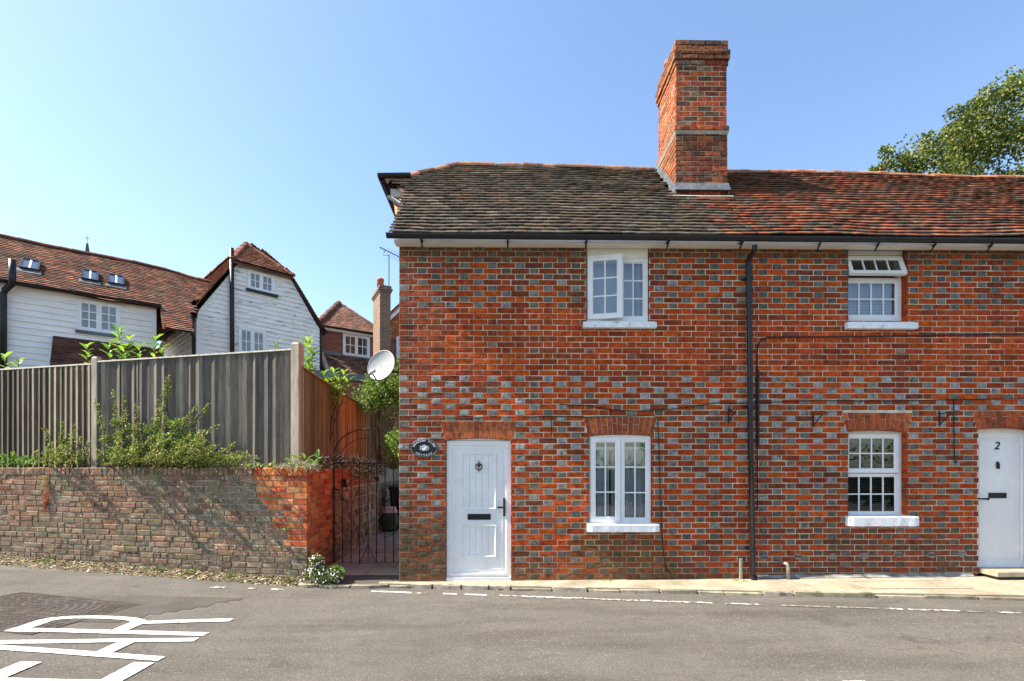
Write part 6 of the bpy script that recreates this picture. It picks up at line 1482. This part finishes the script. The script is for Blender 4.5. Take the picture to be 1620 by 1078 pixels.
# lower tiled slope in front and flat lead roof
lz = hit(Cf, 512, 560)[1]
dF = (-Cf.ey * 1.0 + Vector((0, 0, -0.85))).normalized(); nF = Cf.ex.cross(dF).normalized(); nF = nF if nF.z > 0 else -nF
PF = lambda s, t, h: Cf(0, -0.02, lz) + dF * 2.4 + Cf.ex * s - dF * t + nF * h
b = MB(); b.prism([PF(0.1, 0, 0), PF(cw + 1.5, 0, 0), PF(cw + 1.5, 2.4, 0), PF(0.1, 2.4, 0)], [PF(0.1, 0, -.12), PF(cw + 1.5, 0, -.12), PF(cw + 1.5, 2.4, -.12), PF(0.1, 2.4, -.12)], (.1, .06, .045)); rF = b.build('porch_roof', M['tile_far'], hC)
pieces(tile_field(PF, 0.1, cw + 1.5, 2.4, 0.11, 0.17, lambda s, t: True, lambda s, t: jit(rnd.choice(((0.13, 0.075, 0.05), (0.10, 0.06, 0.045), (0.17, 0.10, 0.065))), .3), 0.016, 0.014), 'tile', M['tile_far'], rF, 0, 'tilework')
b = MB(); b.box(Cf, -0.02, cw, -0.045, 0.0, lz - 0.02, lz + 0.13); b.build('flashing', M['lead'], hC)
b = MB(); b.hexa([PF(-0.05, 0, -.12), PF(0.10, 0, -.12), PF(0.10, 2.42, -.12), PF(-0.05, 2.42, -.12), PF(-0.05, 0, .05), PF(0.10, 0, .05), PF(0.10, 2.42, .05), PF(-0.05, 2.42, .05)]); b.build('verge_board', M['stone'] if False else M['cement'], hC)
b = MB(); q = Cf(0, -2.2, 0); zl = EYE + (HOR - 588) / F * 18; b.box(Cf, -1.5, 1.9, -2.9, -0.4, zl - 0.35, zl - 0.12); b.build('flat_roof', M['lead'], hC)
b = MB(); b.box(Cf, -1.4, 2.6, -2.8, -0.05, 1.42, zl - 0.36); b.build('outhouse_wall', M['brick_far'], hC)
b = MB(); b.box(Cf, 0.1, cw + 1.4, -1.45, -0.05, 1.42, lz - 1.35); b.build('porch_wall', M['brick_far'], hC)
# its chimney
o_ = Wd(601, 740, 19.0); Kf = Fr((o_.x, o_.y, 0), rad(26)); kw = hit(Kf, 618, 560)[0]; ks = 1.25
zk = hit(Kf, 605, 462)[1]; 
b = MB(); b.box(Kf, 0, kw, 0, ks, 1.5, zk); st_ = b.build('chimney', M['brick_stack'], hC)
b = MB()
for (e, za_, zb_) in ((0.03, zk, zk + 0.07), (0.065, zk + 0.07, zk + 0.15), (0.03, zk + 0.15, zk + 0.26)): b.box(Kf, -e, kw + e, -e, ks + e, za_ + .0005, zb_)
b.build('corbel', M['brick_stack'], st_)
pz = hit(Kf, 605, 452)[1]; pc_ = Kf(kw * 0.38, ks * 0.5, 0); b = MB(); b.lathe(Fr((pc_.x, pc_.y, zk + 0.25)), [(0.15, 0), (0.125, 0.36), (0.14, 0.38), (0.14, 0.44), (0.115, 0.47), (0.09, 0.47), (0.09, 0.3)], 16); b.build('chimney_pot', M['pot'], st_, True)
pa_ = Kf(kw * 0.9, 0.1, zk + 0.2); ta = EYE + (HOR - 404) / F * 19.2
aer = empty('tv_aerial', pa_, 0, 'thin rooftop television aerial on the brick house chimney', 'aerial')
b = MB(); b.tube([pa_ - Vector((0, 0, .5)), Vector((pa_.x, pa_.y, ta + 0.05))], 0.018, 6); b.build('mast', M['iron'], aer)
q0, q1 = Wd(600, 391, 19.2), Wd(636, 409, 19.5); b = MB(); b.tube([q0, q1], 0.016, 6)
for k in range(9):
    p = q0.lerp(q1, 0.1 + 0.1 * k); e = Vector((0.05, 0.14, 0.18)).normalized() * (0.13 + 0.02 * k); b.tube([p - e, p + e], 0.007, 5)
b.tube([q0.lerp(q1, .25), Wd(606, 404, 19.3), Vector((pa_.x, pa_.y, ta))], 0.010, 5); b.build('elements', M['iron'], aer)
# ---- house with orange roof beyond
o_ = Wd(618, 740, 23); Df = Fr((o_.x, o_.y, 0), rad(20))
hD = empty('orange_roofed_house', (o_.x, o_.y, 1.42), rad(20), 'orange tiled house with white bargeboard half hidden by the cottage corner', 'house')
zp = hit(Df, 640, 470)[1]; ze_ = hit(Df, 618, 507)[1]
b = MB(); ring = [(0, 1.42), (3.0, 1.42), (3.0, ze_), (1.5, ze_ + 1.6), (0, ze_)]; b.prism([Df(a, 0, z) for a, z in ring], [Df(a, 5, z) for a, z in ring], (0.42, 0.14, 0.055)); b.build('wall', M['brick_far'], hD)
lst = []; PD = lambda s, t, h: Df(s, -0.01, t) - Df.ey * h
for p in tile_field(lambda s, t, h: PD(s, t + ze_ - 0.9, h), 0.0, 3.0, 2.4, 0.13, 0.17, lambda s, t: t - 0.9 < 1.55 * (1 - abs(s - 1.5) / 1.5), lambda s, t: jit((0.40, 0.125, 0.05), .2)): lst.append(p)
pieces(lst, 'tile', M['tile_far'], hD, 0, 'hanging_tilework')
bm_ = MB()
for sgn in (-1, 1):
    e0, e1 = Df(1.5 + sgn * 1.75, -0.15, ze_ - 0.28), Df(1.5, -0.15, ze_ + 1.62); bm_.hexa([e0, e1, e1 + Df.ey * .05, e0 + Df.ey * .05, e0 + Vector((0, 0, .24)), e1 + Vector((0, 0, .24)), e1 + Df.ey * .05 + Vector((0, 0, .24)), e0 + Df.ey * .05 + Vector((0, 0, .24))])
bm_.build('bargeboard', M['white_paint'], hD)
rD = MB(); td = (Df.ex * 1.5 + Vector((0, 0, 1.6))); LD = td.length + 0.3; td.normalize(); nD = Df.ey.cross(td).normalized(); nD = nD if nD.z > 0 else -nD
PDl = lambda s, t, h: Df(0, -0.2 + s, ze_) + td * (t - 0.28) + nD * (h + 0.24)
rD.prism([PDl(0, 0, -.02), PDl(6, 0, -.02), PDl(6, LD, -.02), PDl(0, LD, -.02)], [PDl(0, 0, -.1), PDl(6, 0, -.1), PDl(6, LD, -.1), PDl(0, LD, -.1)], (.3, .12, .06)); rDo = rD.build('roof', M['tile_far'], hD)
pieces(tile_field(PDl, 0, 6, LD, 0.12, 0.18, lambda s, t: True, lambda s, t: jit(rnd.choice(((0.38, 0.155, 0.08), (0.32, 0.13, 0.07), (0.42, 0.19, 0.10))), .2), .016, .014), 'tile', M['tile_far'], rDo, 0, 'tilework')
x0, z1_ = hit(Df, 627, 533); far_window(hD, Df, x0, x0 + 1.2, z1_ - 1.0, z1_, 2, 2, 2, False)
# ---- church spire far off
cs = Wd(138, 740, 85); sp = empty('church_spire', (cs.x, cs.y, 0), 0, 'slender dark church spire with cross far behind the tiled roof', 'spire')
zz = lambda v: EYE + (HOR - v) / F * 85
b = MB(); b.lathe(Fr((cs.x, cs.y, 0)), [(2.6, zz(560)), (0.50, zz(408)), (0.16, zz(387))], 8); b.build('spire', M['spire'], sp)
b = MB(); b.lathe(Fr((cs.x, cs.y, 0)), [(0.1, zz(388)), (0.2, zz(387)), (0.2, zz(386)), (0.04, zz(385)), (0.03, zz(373))], 8); b.box(Fr((cs.x, cs.y, 0)), -0.42, 0.42, -0.03, 0.03, zz(377.3), zz(376.6)); b.build('cross', M['spire'], sp)
b = MB(); b.box(Fr((cs.x, cs.y, 0)), -3, 3, -3, 3, -0.3, zz(560)); b.build('tower', M['stone'], sp)
# ------------------------------------------------------------------ plants
def rdir(up=0.0):
    while True:
        v = Vector((U(-1, 1), U(-1, 1), U(-1, 1)))
        if 0.05 < v.length < 1: return (v.normalized() + Vector((0, 0, up))).normalized()
def leaf(b, p, d, L, Wd_, col, nrm=None):
    d = d.normalized(); s = d.cross(nrm or rdir(0.6)); s = s.normalized() if s.length > 0.05 else Vector((1, 0, 0)); n = s.cross(d)
    b.add([tuple(p), tuple(p + d * L * .45 + s * Wd_ * .5 + n * L * .06), tuple(p + d * L - n * L * .05), tuple(p + d * L * .45 - s * Wd_ * .5 + n * L * .06)], [(0, 1, 2), (0, 2, 3)], col)
def big_leaf(p, d, L, Wd_, nrm):
    d = d.normalized(); s = d.cross(nrm).normalized(); n = s.cross(d).normalized(); c = U(0.05, 0.14)
    R_ = [p, p + d * L * .33 + n * L * c * .5, p + d * L * .7 + n * L * c * .4, p + d * L - n * L * c * .5]
    e = n * Wd_ * 0.18
    Lf = [p + d * L * .3 + s * Wd_ * .42 + n * L * c * .5 + e, p + d * L * .68 + s * Wd_ * .46 + n * L * c * .4 + e]; Rt = [p + d * L * .3 - s * Wd_ * .42 + n * L * c * .5 + e, p + d * L * .68 - s * Wd_ * .46 + n * L * c * .4 + e]
    vs = [tuple(v) for v in R_ + Lf + Rt]
    return vs, [(0, 1, 4), (1, 2, 5, 4), (2, 3, 5), (0, 6, 1), (1, 6, 7, 2), (2, 7, 3)]
LAUR = ((0.24, 0.42, 0.03), (0.30, 0.48, 0.04), (0.18, 0.35, 0.03), (0.34, 0.50, 0.05), (0.12, 0.27, 0.03))
def laurel(base, shoots, label, size=0.11):
    """shoots: list of (tip point, leaf count)"""
    t = empty('laurel_shrub', base, 0, label, 'shrub', 'laurel shoots above the fences')
    base = Vector(base); st = MB()
    for tip, n in shoots:
        n = int(n * 1.7); tip = Vector(tip); mid = base.lerp(tip, 0.5) + Vector((U(-.06, .06), U(-.06, .06), 0)); path_ = [base, mid, tip]
        st.tube(path_, [0.012, 0.009, 0.004], 6)
        for k in range(n):
            q = 1 - 0.62 * (k / max(1, n - 1)) ** 1.2 * min(1.0, 0.9 / (tip - base).length * 0.9)
            p = (mid.lerp(tip, (q - .5) * 2) if q > .5 else base.lerp(mid, q * 2)); a = k * 2.4 + U(-.3, .3)
            d = Vector((math.cos(a), math.sin(a), 0.75 - 0.5 * k / n + U(-.2, .2))); L = size * U(0.95, 1.45)
            vs, fs = big_leaf(p, d, L, L * U(0.36, 0.46), Vector((-d.x * .5, -d.y * .5, 1)))
            MB().add(vs, fs, jit(rnd.choice(LAUR), 0.2)).build('leaf', M['leaf'], t)
    st.build('stem', M['stem'], t)
def behind(u, v, y): x, z = hit(GW, u, v, y); return GW(x, y, z)
def laurel_at(label, y, tips, size=0.12):
    P_ = [behind(u, v, y + U(-.08, .08)) for u, v, n in tips]; c = sum(P_, Vector()) / len(P_)
    laurel((c.x, c.y, 1.45), [(p, n) for p, (_, _, n) in zip(P_, tips)], label, size)
laurel_at('bright laurel shoots peeping over the fence at the far left', 0.75, [(8, 566, 7), (30, 572, 5)], 0.13)
laurel_at('small bright laurel sprig beside the middle fence post', 0.75, [(138, 549, 9)], 0.12)
laurel_at('tallest bright laurel clump over the middle fence panel', 0.75, [(188, 522, 12), (205, 536, 10), (172, 547, 7), (222, 550, 8), (196, 552, 8)], 0.125)
laurel_at('bright laurel sprig over the fence below the white wall corner', 0.75, [(246, 538, 10), (258, 552, 5)], 0.13)
laurel_at('tiny laurel tip above the fence near the tall post', 0.75, [(440, 541, 5)], 0.09)
p1, p2, p3 = Wd(487, 538, 7.6), Wd(495, 556, 7.6), Wd(484, 570, 7.5)
laurel((p1.x, p1.y, 1.45), [(p1, 12), (p2, 12), (p3, 10)], 'upright laurel shoot rising just behind the tall corner post', 0.125)
ps = [Wd(u, v, 8.4) for u, v in ((513, 592), (528, 588), (545, 590), (520, 604), (552, 604), (536, 603))]
laurel((ps[0].x, ps[0].y, 1.45), [(p, 10) for p in ps], 'spreading laurel clump leaning over the alley fence', 0.12)

def shrub(name, label, cat, blobs, n, L, cols, base, group=None, stems=6, up=0.35):
    """blobs: (centre, radius)"""
    t = empty(name, base, 0, label, cat, group); b = MB(); wsum = sum(r ** 2 for _, r in blobs)
    for c, r in blobs:
        c = Vector(c)
        for _ in range(int(n * r ** 2 / wsum)):
            d = rdir(); rr = r * (rnd.random() ** 0.45); p = c + Vector((d.x, d.y, d.z * .9)) * rr * (1 + .25 * nz(d.x * 2 + c.x, d.y * 2, d.z * 2, 1.3))
            leaf(b, p, (d + rdir(up)).normalized(), L * U(.7, 1.3), L * U(.45, .65), jit(rnd.choice(cols), .3, .1), rdir(.8))
    b.build('foliage', M['leaf'], t); s = MB()
    for k in range(stems):
        c, r = rnd.choice(blobs); s.tube([Vector(base) + Vector((U(-.05, .05), U(-.05, .05), 0)), Vector(base).lerp(Vector(c), .6), Vector(c) + rdir() * r * .5], [.02, .014, .005], 5)
    s.build('stem', M['stem'], t); return t
HG = ((0.10, 0.19, 0.025), (0.15, 0.26, 0.035), (0.07, 0.14, 0.02), (0.20, 0.30, 0.05), (0.05, 0.10, 0.018))
c = Wd(600, 622, 10.6)
shrub('privet_bush', 'dense green bush behind the alley fence under the satellite dish', 'bush', [(Wd(600, 620, 10.6), .42), (Wd(580, 632, 10.4), .3), (Wd(620, 615, 10.9), .5), (Wd(612, 640, 10.6), .4), (Wd(640, 610, 11.0), .6), (Wd(595, 606, 10.8), .25)], 3800, 0.075, HG, (c.x, c.y, 1.45))
c = Wd(622, 706, 9.6)
shrub('trailing_shrub', 'feathery green shrub at the far end of the alley ledge', 'bush', [(Wd(622, 704, 9.6), .24), (Wd(632, 698, 9.7), .3), (Wd(628, 722, 9.4), .26)], 1100, 0.06, ((0.13, 0.24, 0.03), (0.18, 0.30, 0.045), (0.09, 0.17, 0.03)), (c.x, c.y, 1.46))

# wild shrubs growing between garden wall and fence
WEED = ((0.17, 0.24, 0.03), (0.23, 0.29, 0.045), (0.11, 0.18, 0.025), (0.30, 0.31, 0.06), (0.16, 0.27, 0.03), (0.34, 0.28, 0.06))
def wild(name, label, cat, stems, dens, L, cols, spread=0.085, mass=()):
    """stems: (base u, tip u, tip v, y at base, y at tip)"""
    pts = [GW(hit(GW, s[0], 739, s[3])[0], s[3], 1.47) for s in stems]; t = empty(name, pts[0], 0, label, cat, 'wild plants on the garden wall'); b, s_ = MB(), MB()
    for (ub, ut, vt, yb, yt), p0 in zip(stems, pts):
        x, z = hit(GW, ut, vt, yt); p1 = GW(x, yt, z); L_ = (p1 - p0).length; mid = p0.lerp(p1, .5) + Vector((U(-.06, .06), U(-.05, .05), 0.10 * L_)); path_ = []
        for k in range(9):
            q = k / 8; path_.append(p0 * (1 - q) ** 2 + mid * 2 * q * (1 - q) + p1 * q * q + Vector((.02 * nz(q * 4, ub, 0), .02 * nz(q * 4, ub, 5), 0)))
        s_.tube(path_, [0.009 - 0.0006 * k for k in range(9)], 5)
        for _ in range(int(dens * L_ * 60)):
            q = U(0.08, 1.0) ** .8 * 8; i = min(7, int(q)); p = path_[i].lerp(path_[i + 1], q - i); sp_ = spread * (1.3 - q / 8)
            o = rdir(.1) * U(0, sp_)
            if rnd.random() < 0.08: s_.tube([p, p + o * 1.5], .0022, 4)
            leaf(b, p + o, rdir(.4), L * U(.6, 1.35) * (1.15 - .35 * q / 8), L * U(.4, .6), jit(rnd.choice(cols), .3, .1), rdir(.7))
    for (u, v, y, r, n) in mass:
        x, z = hit(GW, u, v, y); c = GW(x, y, z)
        for _ in range(n):
            d = rdir(); p = c + Vector((d.x * r * 1.3, d.y * r * .8, d.z * r)) * rnd.random() ** .5; leaf(b, p, rdir(.25), L * U(.8, 1.8), L * U(.5, .95), jit(mixc(rnd.choice(cols), (0.07, 0.16, 0.02), .45), .35, .1), rdir(.7))
    b.build('foliage', M['leaf'], t); s_.build('stem', M['stem'], t); return t
wild('bramble', 'tall wild shrub with sprays reaching up the fence boards', 'shrub', [(225, 264, 600, .22, .18), (235, 268, 596, .2, .2), (240, 252, 640, .2, .1), (222, 215, 640, .2, .14), (250, 300, 655, .2, .1), (262, 333, 638, .22, .16), (270, 345, 672, .2, .1), (280, 322, 690, .2, .06), (245, 240, 690, .2, .02), (262, 275, 700, .2, .0), (285, 300, 705, .2, -.04), (230, 205, 690, .2, .02), (300, 335, 715, .2, .0), (270, 312, 640, .2, .16), (255, 262, 655, .2, .12), (215, 228, 670, .2, .1), (290, 262, 730, .15, -.06), (310, 300, 735, .15, -.05), (248, 285, 665, .2, .06), (275, 250, 705, .2, -.02), (250, 290, 716, .1, -.16), (280, 330, 722, .1, -.18), (240, 262, 728, .1, -.2), (300, 352, 733, .1, -.16), (310, 372, 728, .12, -.12), (225, 240, 722, .1, -.22), (260, 300, 690, .05, -.30), (285, 345, 705, .05, -.28), (320, 392, 718, .05, -.22), (340, 410, 726, .05, -.18), (235, 255, 700, .05, -.34), (295, 318, 680, .05, -.26)] + [(u_, u_ + U(5, 50), U(690, 728), .0, U(-.38, -.12)) for u_ in (222, 232, 246, 258, 270, 282, 294, 306, 318, 330, 344, 360)], 2.6, 0.036, WEED, 0.10, [(u, v, U(.0, .2), U(.07, .13), 110) for u, v in ((232, 725), (250, 715), (268, 728), (285, 712), (300, 724), (318, 728), (260, 695), (292, 692), (312, 705), (276, 672), (244, 680), (330, 718))])
wild('honeysuckle', 'lighter wild shrub in front of the middle fence post', 'shrub', [(185, 150, 632, .22, .2), (190, 178, 618, .2, .18), (195, 195, 625, .22, .2), (180, 160, 668, .2, .1), (185, 200, 650, .2, .12), (200, 220, 668, .2, .1), (175, 165, 700, .2, .04), (190, 190, 700, .2, .02), (205, 210, 705, .2, .0), (178, 152, 712, .2, .05), (212, 238, 690, .2, .05), (195, 182, 726, .15, -.05), (205, 222, 728, .15, -.06), (185, 175, 722, .1, -.2), (205, 215, 724, .1, -.18), (180, 190, 690, .05, -.3), (200, 228, 700, .05, -.26)] + [(u_, u_ + U(0, 40), U(690, 728), .0, U(-.36, -.12)) for u_ in (168, 180, 194, 206)], 2.4, 0.036, WEED[:4] + ((0.30, 0.30, 0.06),), 0.09, [(u, v, U(.05, .2), U(.06, .11), 80) for u, v in ((165, 725), (180, 715), (195, 728), (210, 716), (190, 690), (172, 695), (206, 680), (186, 668))])
wild('nettle_patch', 'sparse weeds before the left fence panel', 'weeds', [(85, 70, 678, .2, .16), (95, 98, 668, .2, .18), (105, 118, 672, .2, .14), (110, 130, 690, .2, .1), (80, 78, 705, .2, .08), (100, 92, 708, .2, .06), (120, 128, 712, .2, .05), (60, 55, 715, .2, .08), (130, 142, 700, .2, .1), (90, 110, 700, .2, .06), (80, 84, 724, .1, -.18), (110, 116, 726, .1, -.16), (70, 80, 700, .05, -.28), (95, 100, 705, .05, -.25)], 2.6, 0.036, WEED, 0.09, [(u, v, U(.05, .2), U(.05, .10), 60) for u, v in ((70, 728), (90, 722), (108, 728), (128, 730), (100, 700))])
wild('low_weeds', 'low green weeds along the wall top at the far left', 'weeds', [(10, 4, 720, .2, .1), (20, 22, 718, .2, .08), (32, 40, 724, .2, .06), (0, -8, 722, .2, .1), (45, 52, 730, .2, .04)], 5.0, 0.05, ((0.15, 0.28, 0.035), (0.20, 0.34, 0.05)))
wild('bindweed', 'small leaves trailing on the wall top by the fence', 'weeds', [(345, 352, 722, .2, .05), (360, 372, 726, .2, .02), (385, 398, 736, .15, .0), (405, 410, 738, .1, -.04), (425, 430, 735, .15, 0)], 1.6, 0.055, ((0.18, 0.30, 0.05), (0.22, 0.33, 0.06)))
# greyish rosettes on the red corner
t = empty('stonecrop', GW(-0.15, 0.12, GTOP + 0.1), 0, 'grey and yellow leafed plant spilling over the red wall corner', 'plant'); b = MB()
for k in range(900):
    a = U(-0.52, 0.10); p = GW(a, U(-0.07, 0.22), GTOP + 0.10 + 0.08 * math.exp(-((a + .15) / .25) ** 2) * rnd.random() + U(-.02, .02)); p.z -= 0.06 * (1 if U(0, 1) < .25 else 0)
    leaf(b, p, rdir(.2), U(.03, .06), U(.012, .022), jit(rnd.choice(((0.34, 0.34, 0.26), (0.24, 0.26, 0.14), (0.42, 0.40, 0.33), (0.30, 0.27, 0.05), (0.14, 0.20, 0.05))), .25), rdir(.6))
for k in range(14):
    p = GW(U(-0.3, 0.14), U(0, 0.2), GTOP + 0.13 + U(0, .1)); vs, fs = big_leaf(p, Vector((U(-1, 1), U(-1, .3), U(.2, .8))), .13, .055, Vector((0, 0, 1))); b.add(vs, fs, jit((0.14, 0.30, 0.05), .2))
b.build('foliage', M['leaf'], t)
# daisies
def daisies(label, spots, nl, nf, base):
    t = empty('daisy_clump', base, 0, label, 'flowers', 'clumps of small white daisies'); b, f = MB(), MB()
    for _ in range(nl):
        c, r = rnd.choice(spots); d = rdir(.2); p = Vector(c) + Vector((d.x * r[0], d.y * r[1], d.z * r[2])) * rnd.random() ** .5; leaf(b, p, rdir(.4), U(.02, .045), U(.008, .014), jit(rnd.choice(((0.10, 0.16, 0.03), (0.14, 0.20, 0.04), (0.07, 0.11, 0.025), (0.17, 0.15, 0.06))), .3), rdir(.6))
    for _ in range(nf):
        c, r = rnd.choice(spots); d = rdir(.5); d.y = -abs(d.y) * 0.9; p = Vector(c) + Vector((d.x * r[0], d.y * r[1], d.z * r[2])) * U(.75, 1.12); n = (d + Vector((0, -.5, .5))).normalized(); s = n.cross(Vector((0.3, .2, 1))).normalized(); e = s.cross(n); q = U(.0075, .0115)
        f.add([tuple(p + (s * math.cos(k * 1.0472) + e * math.sin(k * 1.0472)) * q) for k in range(6)] + [tuple(p + n * .003)], [(k, (k + 1) % 6, 6) for k in range(6)])
    b.build('foliage', M['leaf'], t); f.build('petals', M['petal'], t, kind='stuff')
g0 = Wd(506, 912, 6.45)
daisies('white daisies growing from the kerb at the foot of the red corner', [((g0.x - .05, g0.y + .02, .12), (.15, .13, .14)), ((g0.x + .1, g0.y - .04, .05), (.22, .13, .11)), ((g0.x + .02, g0.y, .08), (.26, .14, .12)), ((g0.x - .06, g0.y + .04, .24), (.10, .1, .12))], 2900, 105, (g0.x, g0.y, -0.03))
b = MB(); t = empty('kerb_weed', (g0.x + 0.18, g0.y - 0.02, -0.02), 0, 'leafy green weed beside the daisies at the alley mouth', 'weeds')
for _ in range(300):
    d = rdir(.4); p = Vector((g0.x + .17 + d.x * .12, g0.y + .06 + d.y * .10, .09 + d.z * .09)); leaf(b, p, rdir(.5), U(.03, .06), U(.02, .035), jit((0.13, 0.25, 0.03), .3), rdir(.9))
b.build('foliage', M['leaf'], t)
ledge = [(AL(x, U(-.10, .12), 1.50 + U(-.02, .10)), (.17, .22, .13)) for x in (0.9, 1.3, 1.7, 2.1, 2.5, 2.9, 3.4, 3.9, 4.4, 4.9)] + [(AL(x, -.12, 1.38), (.09, .2, .12)) for x in (2.3, 2.9, 3.6, 4.2, 4.8)]
daisies('white daisies trailing along the top of the alley wall', ledge, 5200, 520, AL(2.5, 0.05, 1.46))
# tufts along the verge and in the joints
def tuft(p, n, h, cols, name, label):
    t = empty(name, p, 0, label, 'weeds', 'weeds at the roadside'); b = MB(); p = Vector(p)
    for _ in range(n): leaf(b, p + Vector((U(-.07, .07), U(-.04, .04), U(0, h * .3))), rdir(.9), U(.4, 1) * h, U(.006, .016), jit(rnd.choice(cols), .3), rdir(.3))
    b.build('foliage', M['leaf'], t)
for (u, v, dsc) in ((72, 884, 'small green tuft in the verge at the far left'), (252, 902, 'small grass tuft at the wall foot under the crack'), (300, 905, 'pale tuft left of the broken brick'), (365, 912, 'grass tuft on the verge right of the broken brick'), (452, 914, 'green tuft beside the daisy clump')):
    x, z = hit(GW, u, v - 2, -0.10); p = GW(x, -0.10, 0); tuft((p.x, p.y, road_z(p.x, p.y) + .03), 60, .07, ((0.14, 0.22, 0.04), (0.20, 0.22, 0.06)), 'grass_tuft', dsc)
for (u, dsc, v) in ((676, 'tiny weed on the pavement near the first door', 0), (959, 'tiny weed on the pavement below the casement window', 924), (1163, 'weed on the pavement left of the downpipe', 928)):
    x = PX(u, -0.05); tuft((x, -0.05 - .1 * (u > 1100), pav_z(x, -.05)), 26, .035, ((0.16, 0.26, 0.04), (0.22, 0.30, 0.05)), 'pavement_weed', dsc) if v else None
x, z = hit(GW, 452, 839, -0.03); p = GW(x, -0.03, z); tuft(p, 22, .05, ((0.15, 0.30, 0.04),), 'wall_weed', 'little green weed growing from the red corner joint')
x, z = hit(GW, 247, 753, -0.03); p = GW(x, -0.03, z); tuft(p, 34, .06, ((0.13, 0.28, 0.04),), 'wall_weed', 'small green weed hanging below the wall coping')
# orange dried moss stain plant on the wall
x, z = hit(GW, 72, 775, -0.02); t = empty('dried_weed', GW(x, -0.01, z - .15), 0, 'dry orange weed clinging to the garden wall', 'weeds', 'weeds at the roadside'); b = MB()
for _ in range(500):
    k = rnd.random(); zz_ = z + 0.20 - 0.50 * k; w = 0.11 * (1 - k) + .018; p = GW(x + U(-w, w) * math.sin(2.6 * (1 - k) + .45), -0.014 - U(0, .02), zz_); leaf(b, p, rdir(-.2), U(.012, .03), U(.006, .012), jit((0.38, 0.27, 0.09) if k < .4 else (0.36, 0.085, 0.035), .3), rdir())
b.build('foliage', M['leaf'], t)

# ------------------------------------------------------------------ tree behind the terrace
tc_ = Wd(1695, 322, 15.0)
tree = empty('broadleaf_tree', (tc_.x, tc_.y, -0.3), 0, 'large leafy green tree rising behind the tiled roof', 'tree')
b = MB(); tr = Vector((tc_.x, tc_.y, -0.3)); top = Vector((tc_.x, tc_.y, tc_.z + 1.5))
b.tube([tr, tr + Vector((.1, 0, 2.5)), tr + Vector((0, .1, 5)), top], [.34, .27, .22, .06], 10); limbs = []
for k in range(26):
    a = k * 2.4; z0 = U(4.0, tc_.z + .5); d = Vector((math.cos(a), math.sin(a), U(.2, .8))).normalized(); L = U(2.4, 4.0); p0 = Vector((tc_.x, tc_.y, z0)); p2 = p0 + d * L + Vector((0, 0, .4)); b.tube([p0, p0 + d * L * .5 + Vector((0, 0, -.05)), p2], [.10, .06, .015], 6); limbs.append((p0, p2))
b.build('trunk', M['stem'], tree)
# clumps on a lobed shell, leaves in each
TREEC = ((0.085, 0.125, 0.016), (0.12, 0.165, 0.022), (0.05, 0.08, 0.012), (0.18, 0.20, 0.04), (0.10, 0.15, 0.018), (0.25, 0.24, 0.065))
b = MB()
cl = []
for k in range(330):
    d = rdir(.15); R_ = 4.0 * (1 + .16 * nz(d.x, d.y, d.z, 2.2) + .10 * nz(d.x, d.y, d.z, 5.0)); rr = R_ * (rnd.random() ** .35); cl.append((Vector((tc_.x, tc_.y, tc_.z)) + Vector((d.x * 1.12, d.y * .9, d.z * .92)) * rr, U(.28, .62), d))
for (u, v, r) in ((1402, 240, .16), (1415, 258, .24), (1432, 255, .22), (1446, 262, .28), (1398, 268, .18), (1384, 270, .12), (1460, 250, .3), (1470, 222, .2), (1478, 240, .3), (1512, 178, .18), (1508, 205, .25), (1545, 165, .2), (1565, 150, .22), (1608, 130, .2), (1598, 142, .25), (1490, 262, .4), (1440, 270, .25), (1530, 190, .3), (1552, 172, .28), (1586, 150, .2)):
    cl.append((Wd(u, v, 14.0), r, Vector((-.6, -.3, .5))))
for (c, r, d) in cl:
    if proj(c)[0] > 1980 or proj(c)[1] > 470: n_ = 26
    else: n_ = int(640 * r)
    if c.y > tc_.y + 2.4: n_ = n_ // 3
    for _ in range(n_):
        q = rdir(); p = c + Vector((q.x, q.y, q.z * .8)) * r * rnd.random() ** .5 * 1.25; leaf(b, p, (q * .6 + d * .4 + rdir(-.35)), U(.075, .14), U(.05, .085), jit(rnd.choice(TREEC), .3, .1), rdir(.5))
b.build('crown', M['leaf'], tree)

# ------------------------------------------------------------------ hedge across the road (mirrored in the panes)
b = MB()
for i in range(5200):
    x = U(-16, 22); h = 2.3 + 0.9 * nz(x, 0, 0, 0.35) + 0.5 * nz(x, 0, 4, 1.1); z = U(0, 1) ** 0.8 * h; y = -13.6 + U(-0.45, 0.45) + 0.3 * nz(x, z, 2, 0.7)
    leaf(b, Vector((x, y, z)), rdir(.3), U(.12, .24), U(.10, .17), jit(rnd.choice(HG), .3, .1), rdir(.5))
b.box(FW, -16, 22, -13.9, -13.5, -0.1, 1.4, (0.03, 0.045, 0.012))
tag(b.build('hedge', M['leaf']), 'green hedge across the road mirrored in the ground floor panes', 'hedge', kind='stuff')
